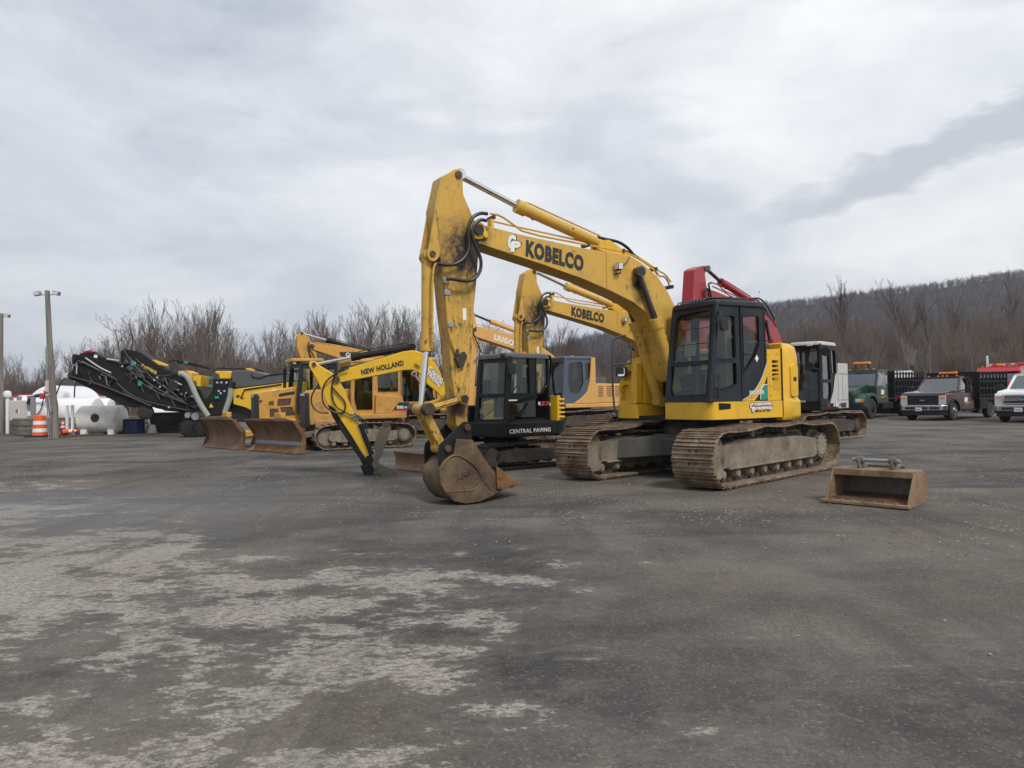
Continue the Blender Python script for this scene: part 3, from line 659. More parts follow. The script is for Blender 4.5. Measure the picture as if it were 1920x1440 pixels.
    g.tube([(.30, .30, 2.93), (.84, .30, 2.86)], .02, 8); g.tube([(.84, .30, 2.86), (.84, 1.0, 2.86)], .016); g.tube([(.30, .3, 2.94), (.30, 1.0, 2.95)], .02)
    g.build('roof_guard', 'plastic', b)
    g = MB(); g.prism(rnd([(-.10, .4), (.34, .4), (.34, 1.06), (-.10, 1.06)], .12, 5), 2.87, 2.955, ax='z'); g.build('roof_hatch', 'charcoal', b, bevel=.03, seg=3)
    g = MB(); fz = lambda v: .98 - .2 * v
    for v in (.60,): g.bb(fz(v) - .005, fz(v) + .012, .34, 1.14, 1.262 + 1.56 * v - .006, 1.262 + 1.56 * v + .006)
    g.bb(fz(.76) - .005, fz(.76) + .012, .36, 1.10, 1.262 + 1.56 * .76 - .005, 1.262 + 1.56 * .76 + .005)
    g.build('windscreen_bar', 'plastic', b)
    g = MB(); g.hexa([(.76, .42, 2.25), (.78, .42, 2.02), (.78, .68, 2.02), (.76, .68, 2.25), (.757, .42, 2.25), (.777, .42, 2.02), (.777, .68, 2.02), (.757, .68, 2.25)]); g.hexa([(.80, .82, 1.95), (.82, .82, 1.78), (.82, 1.08, 1.78), (.80, 1.08, 1.95), (.797, .82, 1.95), (.817, .82, 1.78), (.817, 1.08, 1.78), (.797, 1.08, 1.95)]); each(g, 'paper_notice', 'interior_l', b)
    # decals on the skirt
    ptext(H, 'CENTRAL', crop(1220, 540, 5.538, [(1075, 1222)])[0], crop(1220, 540, 5.538, [(1268, 1213)])[0], crop(1220, 540, 5.538, [(1075, 1192)])[0], yl, 'decal_white', bold=.06, outline=1.0)
    ptext(H, 'PAVING', crop(1220, 540, 5.538, [(1090, 1266)])[0], crop(1220, 540, 5.538, [(1255, 1256)])[0], crop(1220, 540, 5.538, [(1090, 1234)])[0], yl, 'decal_white', bold=.06, outline=1.0)
    ptext(H, 'C', crop(1220, 540, 5.538, [(1030, 1255)])[0], crop(1220, 540, 5.538, [(1068, 1253)])[0], crop(1220, 540, 5.538, [(1030, 1196)])[0], yl + .003, 'decal_white', bold=.05, outline=1.1)
    ptext(H, 'P', crop(1220, 540, 5.538, [(1056, 1292)])[0], crop(1220, 540, 5.538, [(1094, 1290)])[0], crop(1220, 540, 5.538, [(1056, 1235)])[0], yl + .006, 'decal_white', bold=.05, outline=1.1)
    ptext(H, '894-3196', crop(1220, 540, 5.538, [(1088, 1290)])[0], crop(1220, 540, 5.538, [(1245, 1280)])[0], crop(1220, 540, 5.538, [(1088, 1272)])[0], yl, 'decal_black', bold=.02)
    K_ = Thing('tmp', None, None, 3.33 + .15 * math.sin(HYAW), 13.46 - .15 * math.cos(HYAW), HYAW)
    # ---------------- boom
    bw_ = .20
    pp_ = K_.L(895, 432.5, .16); b2_ = K_.L(811, 476, .16); b3_ = K_.L(1197, 510, .2); b4_ = K_.L(915, 440, .2)
    M['arm_worn'] = paint('chipped_greasy_arm_paint', (.56, .325, .045), amt=.45, chips=1.4, rough=.5, chipc=(.03, .018, .010), sc=1.25, fade=.25, scr=3.4,
                          smear=[(pp_.x + .12, .16, pp_.z - .35, .75, 1.0), (b2_.x, .16, b2_.z - .12, .32, .9), (pp_.x + .3, -.1, pp_.z - .9, .5, .6), (4.75, .1, 1.25, .35, .8)])
    M['boom_worn'] = paint('faded_boom_paint_with_grease', (.58, .345, .050), amt=.3, chips=.7, rough=.45, chipc=(.035, .02, .012), fade=.25,
                           smear=[(pp_.x, .2, pp_.z - .05, .32, 1.0), (b3_.x + .02, .2, b3_.z - .22, .26, .8), (b3_.x, .2, b3_.z - .45, .2, .5)])
    top = [(886, 424), (900, 420), (926, 427), (985, 442), (1097, 466), (1137, 472), (1182, 480), (1204, 494), (1232, 517), (1252, 547), (1266, 576), (1284, 625), (1292, 680), (1285, 705)]
    bot = [(1262, 715), (1250, 695), (1245, 660), (1237, 625), (1224, 604), (1210, 584), (1187, 566), (1145, 545), (1092, 522), (1013, 494), (897, 456), (886, 440)]
    m = MB(); m.prism(K_.P(top + bot, bw_), -bw_ + .02, bw_ - .02)
    TB = K_.P(top + bot, bw_)
    bo = m.build('boom', 'boom_worn', K_.o, bevel=.006)
    m = MB(); # flange lips of the side plates and seams
    ctr = None
    for sgn in (1, -1):
        m.prism(TB, sgn * bw_ - (.02 if sgn > 0 else 0), sgn * bw_ + (0 if sgn > 0 else .02))
    m.build('side_plates', 'boom_worn', bo, bevel=.003)
    m = MB(); pin = K_.L(895, 432.5, bw_); m.cyl((pin.x, -bw_ - .08, pin.z), (pin.x, bw_ + .07, pin.z), .075, n=24); m.build('boom_pin', 'grease', bo)
    m = MB(); m.cyl((pin.x, bw_ + .0, pin.z), (pin.x, bw_ + .03, pin.z), .13, n=24); q = K_.L(908, 441, bw_); m.cyl((q.x, bw_, q.z), (q.x, bw_ + .05, q.z), .045, n=12); m.prism(rnd([(pin.x + .02, pin.z + .09), (pin.x + .02, pin.z - .12), (q.x - .05, q.z - .05), (q.x - .05, q.z + .05)], .02), bw_, bw_ + .02); m.build('pin_boss', 'yellow', bo, bevel=.006)
    m = MB()
    for (px, py) in ((1137, 471),):
        a = K_.L(1137, 471, bw_ + .004); c = K_.L(1138, 538, bw_ + .004); m.tube([a, c], .006, 4)
    m.build('weld_seam', 'arm_yellow', bo)
    KA = crop(760, 300, 3.5556, [(802, 641), (1186, 745), (806, 530)])
    # lettering follows the perspective of the side plate
    p0 = K_.L(*KA[0], bw_ + .004); p1 = K_.L(*KA[1], bw_ + .004); pt = K_.L(*KA[2], bw_ + .004)
    text(K_, 'KOBELCO', p0, p1, pt, bw_, 'decal_black', parent=bo, bold=.055, thick=.004)
    for ch, a, c, t_ in (('C', (678, 590), (728, 602), (690, 490)), ('P', (700, 612), (765, 612), (706, 540))):
        A = crop(760, 300, 3.5556, [a, c, t_]); o_ = bw_ + (.004 if ch == 'C' else .008)
        text(K_, ch, K_.L(*A[0], o_), K_.L(*A[1], o_), K_.L(*A[2], o_), bw_, 'decal_white', parent=bo, bold=.07, name='logo_letter')
        text(K_, ch, K_.L(A[0][0] + 1, A[0][1] + 2, o_ - .002), K_.L(A[1][0] + 2, A[1][1] + 2, o_ - .002), K_.L(A[2][0] + 1, A[2][1] - 1, o_ - .002), bw_, 'decal_black', parent=bo, bold=.10, name='logo_letter')
    m = MB(); a = K_.L(1160, 500, bw_ + .08); m.box(a, (.10, .10, .12)); wl = m.build('work_lamp', 'plastic', bo, bevel=.015)
    m = MB(); m.bb(a.x - .04, a.x + .04, a.y + .05, a.y + .056, a.z - .045, a.z + .05); m.bb(a.x + .05, a.x + .056, a.y - .04, a.y + .04, a.z - .045, a.z + .05); m.build('lamp_lens', 'lens', wl)
    m = MB(); m.tube([K_.L(1168, 498, bw_ + .06), K_.L(1177, 490, bw_ + .04), K_.L(1180, 482, bw_ + .02)], .008, 6, 1); m.tube([K_.L(1164, 509, bw_ + .06), K_.L(1163, 512, bw_ + .03), K_.L(1153, 514, bw_ + .02)], .012, 6); each(m, 'lamp_cable', 'hose', wl)
    # bracket for arm cylinder on the boom
    m = MB(); m.prism(rnd(K_.P([(1120, 468), (1124, 456), (1134, 450), (1144, 452), (1160, 464), (1182, 481), (1150, 478)], .1), .02), .06, .13); m.prism(rnd(K_.P([(1120, 468), (1124, 456), (1134, 450), (1144, 452), (1160, 464), (1182, 481), (1150, 478)], .1), .02), -.13, -.06); m.build('cylinder_bracket', 'yellow', bo, bevel=.008)
    hcyl(K_, K_.L(859.5, 328, 0), K_.L(971, 387, 0), K_.L(1135, 462, 0), .088, .047, 'boom_yellow', 'chrome', name='arm_cylinder')
    # boom cylinders either side
    off = .27; foot = K_.L(1236, 753, -off); 
    for sg in (1, -1):
        tp = K_.L(1197, 510, off); gl = K_.L(1229, 600, off)
        hcyl(K_, (tp.x, sg * off, tp.z), (gl.x, sg * off, gl.z), (foot.x, sg * off, foot.z), .088, .05, 'boom_yellow', 'rod_dark', name='boom_cylinder')
    m = MB(); tp = K_.L(1197, 510, off); m.cyl((tp.x, -off - .09, tp.z), (tp.x, off + .09, tp.z), .065, n=20); m.build('boom_cylinder_pin', 'grease', bo)
    m = MB(); m.cyl((tp.x, -off + .07, tp.z), (tp.x, off - .05, tp.z), .095, n=20); m.build('pin_boss', 'yellow', bo)
    # pipes on the boom
    m = MB()
    P1 = [(920, 405), (938, 408), (962, 425), (984, 441), (1095, 462), (1140, 471), (1178, 478), (1212, 498), (1234, 517)]
    m.tube([K_.L(a, b, .12) + Vector((0, 0, .035)) for a, b in P1], .017, 8, 1)
    P2 = [(918, 417), (960, 427), (1090, 455), (1128, 466), (1160, 470), (1200, 486), (1222, 504), (1236, 522), (1246, 521), (1256, 537), (1252, 545), (1246, 543)]
    m.tube([K_.L(a, b, -.02) + Vector((0, 0, .03)) for a, b in P2], .015, 8, 1)
    m.tube([K_.L(a, b, .02) + Vector((0, 0, .05)) for a, b in [(1140, 470), (1180, 476), (1216, 500), (1236, 514), (1247, 519), (1258, 534)]], .015, 8, 1)
    each(m, 'hydraulic_pipe', 'boom_yellow', bo)
    m = MB()
    for a, b in ((921, 412), (1098, 463), (1163, 474), (1224, 508), (1254, 541)):
        q = K_.L(a, b, .05) + Vector((0, 0, .02)); m.box(q, (.04, .22, .06))
    each(m, 'pipe_clamp', 'pin', bo, bevel=.005)
    m = MB(); q = K_.L(920, 422, .1); m.box(q, (.05, .12, .16)); m.build('pipe_bracket', 'yellow', bo, bevel=.005)
    m = MB()
    for ofs, pts in ((.26, [(914, 401), (900, 399), (884, 408), (878, 430), (881, 460), (874, 482), (855, 496), (835, 497), (820, 494)]),
                     (.30, [(912, 414), (900, 411), (886, 424), (886, 445), (896, 470), (903, 490), (900, 512), (886, 526), (868, 527), (850, 523), (838, 523)]),
                     (.0, [(1121, 447), (1135, 452), (1150, 462), (1166, 477)]), (.06, [(1121, 445), (1138, 449), (1160, 453), (1178, 465), (1190, 481)])):
        m.tube([K_.L(a, b, ofs) for a, b in pts], .026, 8, 2)
    each(m, 'hydraulic_hose', 'hose', bo)
    # ---------------- arm
    aw = .155
    sideface = [(827.5, 331), (846, 321.5), (852, 317), (861, 316), (867, 322), (868, 338), (869, 365), (885, 402), (893, 420), (897, 450), (897, 483), (893.5, 530), (889, 575), (885.5, 650), (882, 700), (879, 745), (876.5, 789), (880, 797), (878, 808), (871, 812), (862, 808), (855, 797), (852, 740), (847, 700), (842, 637), (834, 575), (829, 520), (827, 492), (823, 460), (817, 412), (814, 392), (820, 366)]
    m = MB(); AP = K_.P(sideface, aw); m.prism(AP, -aw, aw); ar = m.build('arm', 'arm_worn', K_.o, bevel=.012)
    tp = K_.L(859.5, 328, aw); m = MB(); m.cyl((tp.x, -aw - .02, tp.z), (tp.x, aw + .02, tp.z), .055, n=20); m.build('arm_pin', 'pin', ar)
    for sg in (1, -1):   # bucket cylinder bracket plates
        m = MB(); m.prism(rnd(K_.P([(817, 388), (823, 420), (826, 460), (824, 482), (815, 490), (806, 488), (801, 478), (806, 455), (811, 425)], aw), .02), sg * aw - .0, sg * (aw - .035)); m.build('cylinder_bracket', 'arm_yellow', ar, bevel=.008)
    bp = K_.L(811, 476, aw); m = MB(); m.cyl((bp.x, -aw - .02, bp.z), (bp.x, aw + .02, bp.z), .045, n=18); m.build('bracket_pin', 'pin', ar)
    # bucket cylinder in front of the arm
    gx = K_.L(800, 655, 0); lk = K_.L(789, 767, 0); topc = Vector((bp.x + .02, 0, bp.z))
    hcyl(K_, (lk.x, 0, lk.z), (gx.x, 0, gx.z), topc, .078, .042, 'arm_yellow', 'chrome', name='bucket_cylinder')
    # linkage
    m = MB(); m.cyl((lk.x, -.31, lk.z), (lk.x, .31, lk.z), .062, n=20); 
    for y in (-.29, -.2, .2, .29): m.cyl((lk.x, y - .03, lk.z), (lk.x, y + .03, lk.z), .085, n=20)
    m.build('link_pin', 'pin', ar)
    ap = K_.L(870, 747.6, .29)
    for sg in (1, -1):
        m = MB(); d = Vector((ap.x - lk.x, 0, ap.z - lk.z)); ln = d.length; a = math.atan2(d.z, d.x); rot = Matrix.Rotation(-a, 3, 'Y')
        m.box(((lk.x + ap.x) / 2, sg * .255, (lk.z + ap.z) / 2), (ln, .045, .085), rot); m.box(((lk.x + ap.x) / 2, sg * .28, (lk.z + ap.z) / 2), (ln - .15, .03, .03), rot)
        m.cyl((ap.x, sg * .21, ap.z), (ap.x, sg * .31, ap.z), .085, n=20); m.build('link_bar', 'arm_worn', ar, bevel=.01)
    m = MB(); m.cyl((ap.x, -.33, ap.z), (ap.x, .33, ap.z), .055, n=16); m.build('arm_link_pin', 'grease', ar)
    p2 = K_.L(838.5, 841, .24)
    m = MB(); d = Vector((p2.x - lk.x, 0, p2.z - lk.z)); ln = d.length; a = math.atan2(d.z, d.x); rot = Matrix.Rotation(-a, 3, 'Y'); c = Vector(((lk.x + p2.x) / 2, 0, (lk.z + p2.z) / 2))
    for sg in (1, -1): m.box((c.x, sg * .10, c.z), (ln * .9, .07, .12), rot)
    m.box((c.x, 0, c.z), (ln * .55, .2, .04), rot); m.cyl((p2.x, -.17, p2.z), (p2.x, .17, p2.z), .085, n=20); m.cyl((lk.x, -.16, lk.z), (lk.x, .16, lk.z), .08, n=20)
    m.build('bucket_link', 'arm_worn', ar, bevel=.015)
    # pipe + clamps + sticker + damaged lamp on the arm
    m = MB(); m.tube([K_.L(a, b, aw + .04) for a, b in [(836, 524), (836, 545), (841, 617), (846, 640), (856, 664)]], .02, 8, 1)
    m.tube([K_.L(a, b, .0) for a, b in [(812, 492), (811, 505), (811, 650)]], .014, 8); m.tube([K_.L(a, b, aw + .02) for a, b in [(820, 494), (814, 497), (811, 520), (811, 640)]], .015, 8, 1)
    each(m, 'arm_pipe', 'arm_yellow', ar)
    m = MB()
    for a, b in ((838, 549), (844.5, 609), (836, 527)): m.box(K_.L(a, b, aw + .04), (.09, .06, .075))
    each(m, 'pipe_clamp', 'steelgrey', ar, bevel=.006)
    m = MB(); q = K_.L(863, 673, aw + .05); m.prism(rnd([(q.x + .09, q.z + .02), (q.x + .02, q.z - .13), (q.x - .05, q.z - .10), (q.x - .11, q.z + .05), (q.x - .06, q.z + .11), (q.x + .03, q.z + .05)], .01), aw, aw + .07); m.box((q.x + .05, aw + .05, q.z + .09), (.05, .06, .10)); m.build('pipe_end_block', 'dark_mud', ar, bevel=.01)
    m = MB(); q = K_.L(871, 589, aw + .002); m.bb(q.x - .028, q.x + .028, aw + .001, aw + .004, q.z - .085, q.z + .085); m.build('sticker', 'decal_white', ar)
    # ---------------- bucket
    bk = .315
    B5 = lambda pts, off: K_.P(crop(770, 640, 4.645, pts), off)
    sidep = B5([(400, 850), (540, 858), (600, 950), (690, 1090), (730, 1130), (790, 1180), (905, 1240), (740, 1330), (600, 1395), (480, 1412), (370, 1390), (310, 1330), (262, 1240), (250, 1150), (262, 1090), (300, 1035), (372, 985)], bk)
    m = MB()
    for sg in (1, -1): m.prism(sidep, sg * bk, sg * (bk - .03))
    bu = m.build('bucket', 'bucket_rust', K_.o, bevel=.006)
    shell = B5([(372, 985), (300, 1035), (262, 1090), (250, 1150), (262, 1240), (310, 1330), (370, 1390), (480, 1412), (600, 1395), (740, 1330), (905, 1240)], bk)
    c = Vector((sum(p[0] for p in shell) / len(shell), sum(p[1] for p in shell) / len(shell)))
    inn = [tuple(c + (Vector(p) - c) * .95) for p in shell]
    m = MB(); m.prism(shell + inn[::-1], -bk + .03, bk - .03); m.build('bucket_shell', 'bucket_rust', bu, bevel=.0)
    m = MB(); wp = B5([(310, 1310), (420, 1300), (520, 1300), (600, 1280), (640, 1235), (655, 1290), (740, 1330), (600, 1397), (480, 1414), (370, 1392)], bk); m.prism(wp, bk, bk + .012); wr = rnd(B5([(400, 852), (538, 862), (690, 1092), (735, 1150), (700, 1300), (640, 1230), (600, 1130), (520, 1050), (440, 1000), (372, 985)], bk), .02)
    m.prism(wr, bk, bk + .012); m.build('wear_plate', 'bucket_rust', bu, bevel=.006)
    for sg in (1, -1):
        m = MB(); ear = rnd(B5([(250, 1150), (243, 1010), (250, 900), (300, 860), (440, 720), (480, 690), (520, 730), (532, 852), (400, 852), (372, 985), (300, 1040)], .26), [.02, .03, .05, .03, .03, .05, .03, .01, .01, .01, .01]); m.prism(ear, sg * .27, sg * .225); m.build('bucket_ear', 'machine_black', bu, bevel=.008)
    for pp in (K_.L(875, 801.5, .27), K_.L(838.5, 841, .27)):
        m = MB(); m.cyl((pp.x, -.31, pp.z), (pp.x, .32, pp.z), .05, n=18); m.build('bucket_pin', 'rust', bu, bevel=.006)
    for sg in (1, -1):
        m = MB(); cut = B5([(738, 1082), (800, 1130), (905, 1215), (900, 1245), (790, 1295), (745, 1280)], bk); m.prism(cut, sg * (bk + .035), sg * bk)
        for a, b in ((765, 1185), (775, 1265)): q = B5([(a, b)], bk)[0]; m.cyl((q[0], sg * (bk + .03), q[1]), (q[0], sg * (bk + .05), q[1]), .02, n=8)
        m.build('side_cutter', 'orange_rust', bu, bevel=.006)
    ptext(K_, 'AMS', *crop(770, 640, 4.645, [(405, 1215), (530, 1160), (398, 1165)]), bk, 'bucket_rust', parent=bu, name='raised_lettering', bold=.04, thick=.012)
    m = MB(); m.tube([K_.L(*p, bk + .008) for p in crop(770, 640, 4.645, [(255, 1110), (300, 1040), (372, 988), (450, 1005), (540, 1065), (600, 1140), (625, 1200), (600, 1270), (520, 1300), (420, 1302), (330, 1310)])], .012, 6, 1); m.build('weld_bead', 'bucket_rust', bu)
    t0 = B5([(900, 1238)], bk)[0]; t1 = B5([(985, 1246)], bk)[0]
    for i in range(4):
        y = -bk + .06 + i * (2 * bk - .12) / 3; d = Vector((t1[0] - t0[0], 0, t1[1] - t0[1]))
        m = MB(); a = Vector((t0[0] - d.x * .5, y, t0[1] - d.z * .5 - .02)); b = Vector((t1[0], y, t1[1]))
        m.hexa([a + Vector((0, -.06, -.05)), a + Vector((0, .06, -.05)), a + Vector((0, .06, .06)), a + Vector((0, -.06, .06)), b + Vector((0, -.035, -.006)), b + Vector((0, .035, -.006)), b + Vector((0, .035, .006)), b + Vector((0, -.035, .006))]); m.build('bucket_tooth', 'orange_rust', bu, bevel=.005)
    for o in list(K_.o.children):
        o.parent = H.o; o.location.y = -.15
    bpy.data.objects.remove(K_.o)
    return H
HERO = big_excavator()
# ------------------------------------------------------------------ copy of a whole thing
def copy_tree(o, parent=None):
    c = o.copy(); COL.objects.link(c)
    if parent is not None:
        c.parent = parent; c.matrix_parent_inverse = o.matrix_parent_inverse.copy()
    for ch in o.children: copy_tree(ch, c)
    return c
for m_ in (1,):
    e2 = copy_tree(HERO.o); e2.location = (4.71, 22.13, 0); e2.rotation_euler = (0, 0, R(209.4))
    e2['label'] = 'second yellow excavator, parked behind, its boom seen under the boom of the nearest one'
    for ch in [q for q in e2.children_recursive if q.name.startswith('logo_letter')]: bpy.data.objects.remove(ch)
# ------------------------------------------------------------------ generic excavator arms
def boom_arm(E, boom, arm, bw, aw, mat, armcyl, boomcyl=None, rod='chrome', cylmat=None, pins=(), hoses=(), pipes=(), rb=.08, matarm=None):
    cylmat = cylmat or mat
    m = MB(); BP = E.P(boom, bw); m.prism(BP, -bw, bw); b = m.build('boom', mat, E.o, bevel=.012)
    m = MB(); AP = E.P(arm, aw); m.prism(AP, -aw, aw); a = m.build('arm', matarm or mat, E.o, bevel=.012)
    p = [E.L(*q) for q in armcyl]; hcyl(E, p[0], p[1], p[2], rb, rb * .55, cylmat, rod, name='arm_cylinder')
    if boomcyl:
        off, q = boomcyl
        p = [E.L(u, v, off) for u, v in q]
        for sg in (1, -1): hcyl(E, *[(k.x, sg * off, k.z) for k in p], rb, rb * .55, cylmat, rod, name='boom_cylinder')
    for px, py, w_, r in pins:
        c = E.L(px, py, w_); m = MB(); m.cyl((c.x, -w_ - .02, c.z), (c.x, w_ + .02, c.z), r, n=18); m.build('pivot_pin', 'pin', b)
    for off, pts in hoses:
        m = MB(); m.tube([E.L(u, v, off) for u, v in pts], .024 if rb > .06 else .014, 8, 2); m.build('hydraulic_hose', 'hose', b)
    for off, pts in pipes:
        m = MB(); m.tube([E.L(u, v, off) for u, v in pts], .016, 6, 1); m.build('hydraulic_pipe', mat, b)
    return b, a
def undercarriage(E, T, L2, gauge, shoe, h, rub=False, sag=.03, smat='shoe', fmat='dark_mud', nroll=7, body='dark_mud', zdeck=.95, **k):
    for sd in (1, -1): steel_track(E, T, sd * gauge / 2, L2, shoe, h, sd, smat, fmat, nroll=nroll, rub=rub, sag=sag, **k)
    u = MB(); u.T = T; u.bb(-L2 * .33, L2 * .33, -gauge * .5, gauge * .5, h * .45, h * .72); u.cyl((0, 0, h * .7), (0, 0, zdeck), .55 * gauge / 2.2, n=32)
    u.build('carbody', body, E.o, bevel=.02)
# ---------------- white and black excavator with red boom
E = Thing('crawler_excavator', 'excavator with red boom, black cab and light grey rear body', 'excavator', 8.38, 22.9, R(229))
undercarriage(E, Matrix.Rotation(R(-8), 4, 'Z'), 1.95, 2.0, .6, .85, zdeck=.9)
s = MB(); s.bb(-1.0, 1.15, -1.15, 1.2, .86, 1.02); s.build('deck', 'machine_black', E.o, bevel=.03)
side = [(-.25, 1.02), (1.15, 1.02), (1.03, 2.76), (-.25, 2.76)]
c = cab(E, -.25, 1.15, .3, 1.2, 1.02, 2.74, 'black', side, [rnd([(.98, 1.72), (.92, 2.6), (.33, 2.6), (.28, 1.72)], .06), rnd([(1.0, 1.2), (.98, 1.66), (.28, 1.66), (.28, 1.35), (.4, 1.15)], .04), rnd([(.18, 1.9), (.2, 2.6), (-.18, 2.6), (-.18, 1.9)], .05)],
        [rnd([(.06, .05), (.94, .05), (.92, .94), (.08, .94)], .07)], fslope=.12, roof_mat='silver', tuck=.03)
s = MB(); s.prism([(-.245, 1.06), (.42, 1.06), (.12, 1.42), (-.05, 1.85), (-.245, 1.95)], 1.2, 1.215); s.build('side_panel', 'silver', c, bevel=.004)
s = MB(); s.cyl((1.2, 1.38, 2.5), (1.23, 1.38, 2.5), .13, n=20); s.tube([(1.08, 1.15, 2.6), (1.2, 1.36, 2.55)], .012); s.build('mirror', 'plastic', c)
s = MB(); s.cyl((1.25, .95, 2.1), (1.28, .95, 2.1), .13, n=20); s.tube([(1.1, 1.15, 2.0), (1.25, .98, 2.08)], .012); s.build('mirror', 'plastic', c)
s = MB(); s.box((1.08, .9, 2.72), (.08, .16, .09)); s.build('work_lamp', 'lens', c, bevel=.015)
s = MB(); s.prism(rnd([(-.28, 1.22), (-1.25, 1.22), (-1.42, .9), (-1.45, -.9), (-1.25, -1.2), (-.28, -1.2)], [.01, .2, .3, .3, .2, .01]), .9, 2.22, ax='z'); s.build('counterweight', 'silver', E.o, bevel=.06, seg=3)
s = MB(); s.bb(-.62, -.61, 1.205, 1.224, 1.1, 1.95); s.bb(-1.1, -.29, 1.205, 1.224, 1.9, 1.915); s.bb(-1.1, -.29, 1.205, 1.224, 1.14, 1.15); s.build('panel_seams', 'plastic', E.o)
s = MB(); s.prism([(-.45, .92), (-.9, .92), (-.9, 1.06), (-.45, 1.06)], 1.222, 1.226); s.build('number_plate', 'decal_black', E.o)
ptext(E, '145', crop(1460, 620, 6.545, [(675, 935)])[0], crop(1460, 620, 6.545, [(738, 935)])[0], crop(1460, 620, 6.545, [(675, 885)])[0], 1.228, 'decal_white', bold=.05)
ptext(E, '4', crop(1460, 620, 6.545, [(742, 930)])[0], crop(1460, 620, 6.545, [(764, 930)])[0], crop(1460, 620, 6.545, [(742, 888)])[0], 1.228, 'decal_red', bold=.05)
ptext(E, 'C', crop(1460, 620, 6.545, [(600, 940)])[0], crop(1460, 620, 6.545, [(625, 940)])[0], crop(1460, 620, 6.545, [(600, 900)])[0], 1.205, 'decal_red', bold=.05)
q = [(213, 880), (330, 880), (213, 858)]; a_, b_, c_ = crop(1460, 620, 6.545, q); text(E, 'PAVING', E.LX(*a_, 1.2), E.LX(*b_, 1.2), E.LX(*c_, 1.2), 0, 'decal_white', bold=.02)
arm = [(1303, 506), (1308, 502), (1320, 498), (1326, 500), (1327, 506), (1322, 513), (1325, 536), (1334, 563), (1338, 600), (1332, 690), (1318, 740), (1304, 740), (1297, 680), (1297, 600)]
boom = [(1322, 546), (1330, 542), (1345, 547), (1375, 560), (1400, 569), (1431, 583), (1447, 598), (1459, 619), (1467, 641), (1476, 680), (1480, 700), (1462, 706), (1450, 690), (1436, 650), (1415, 622), (1390, 606), (1350, 590), (1325, 575)]
boom_arm(E, boom, arm, .19, .15, 'red', [(1324, 504, 0), (1352, 529, 0), (1410, 566, 0)], (.3, [(1436, 605), (1444, 640), (1460, 720)]), rod='rod_dark', cylmat='red',
         pins=[(1330, 552, .19, .06), (1322, 504, .15, .05)],
         hoses=[(.2, [(1330, 545), (1326, 540), (1321, 550), (1322, 575), (1330, 590)]), (.25, [(1334, 560), (1330, 540), (1328, 532), (1334, 530)]), (.0, [(1405, 562), (1418, 560), (1432, 575), (1440, 590)]), (.1, [(1408, 560), (1424, 558), (1440, 574), (1452, 600)])],
         pipes=[(.2, [(1334, 530), (1348, 534), (1356, 545), (1385, 557), (1400, 566)]), (.1, [(1336, 537), (1350, 543), (1378, 560), (1398, 567)]), (.2, [(1400, 566), (1430, 582), (1448, 598), (1456, 612)]), (0, [(1360, 533), (1395, 557), (1404, 563)])])
# ---------------- pale orange excavator
E = Thing('crawler_excavator', 'pale orange excavator with blue grey cab, behind the black mini excavator', 'excavator', 2.64, 31.5, R(210))
undercarriage(E, Matrix.Rotation(R(2), 4, 'Z'), 2.15, 2.3, .6, .9, zdeck=1.0)
s = MB(); s.bb(-1.6, 1.45, -1.35, 1.36, .95, 1.12); s.build('deck', 'lg_orange', E.o, bevel=.03)
side = [(.10, 1.1), (1.58, 1.1), (1.42, 2.92), (.12, 2.92)]
c = cab(E, .10, 1.58, .35, 1.33, 1.1, 2.9, 'blue_grey', side, [rnd([(1.25, 1.55), (1.32, 2.0), (1.25, 2.72), (.62, 2.78), (.56, 1.9), (.8, 1.5)], .12), rnd([(.46, 2.0), (.46, 2.74), (.22, 2.74), (.20, 2.2)], .05)],
        [rnd([(.06, .05), (.94, .05), (.92, .94), (.08, .94)], .06)], fslope=.16, tuck=.03, roof_mat='blue_grey', glassm='glass_dark')
s = MB(); s.prism([(-.1, 1.12), (1.1, 1.12), (.7, 1.34), (.42, 1.6), (.30, 2.0), (.20, 2.92), (.02, 2.92), (.02, 1.9), (-.1, 1.8)], 1.32, 1.37); s.build('corner_panel', 'lg_orange', E.o, bevel=.01)
s = MB(); s.prism([(-.02, 1.12), (-1.5, 1.12), (-1.5, 1.86), (-.02, 1.9)], -1.3, 1.36); s.build('engine_housing', 'lg_orange', E.o, bevel=.03)
m = MB()
for i in range(6):
    for j in range(3): m.bb(-.35 - j * .42, -.05 - j * .42 - .05, 1.36, 1.366, 1.38 + i * .075, 1.41 + i * .075)
each(m, 'louvre', 'rust', E.o)
s = MB(); s.prism(rnd([(-1.5, 1.3), (-2.3, 1.0), (-2.5, 0), (-2.3, -1.0), (-1.5, -1.3)], .2), 1.0, 1.9, ax='z'); s.build('counterweight', 'lg_orange', E.o, bevel=.04)
s = MB(); s.bb(-1.1, -.3, -.6, .6, 1.85, 2.15); s.build('engine_hood', 'hood_grey', E.o, bevel=.03)
s = MB(); s.cyl((.6, .6, 2.98), (.6, .6, 3.04), .06); s.build('beacon', 'orange', c)
arm = [(872, 592), (878, 583), (885, 580), (890, 590), (894, 612), (896, 640), (892, 700), (887, 760), (876, 760), (872, 700), (868, 640)]
boom = [(884, 613), (889, 610), (940, 622), (967, 630), (1012, 647), (1040, 668), (1066, 700), (1078, 740), (1062, 746), (1045, 720), (1028, 695), (1000, 672), (961, 654), (894, 632), (884, 625)]
b_, a__ = boom_arm(E, boom, arm, .2, .16, 'lg_orange', [(884, 588, 0), (920, 603, 0), (1000, 634, 0)], (.33, [(1020, 672), (1035, 705), (1048, 755)]), rod='rod_dark',
         pins=[(890, 618, .2, .07)], hoses=[(.25, [(893, 613), (886, 620), (893, 640), (902, 655), (898, 670), (890, 677)])], pipes=[(.1, [(892, 608), (905, 610), (940, 620), (967, 629), (1000, 642)])])
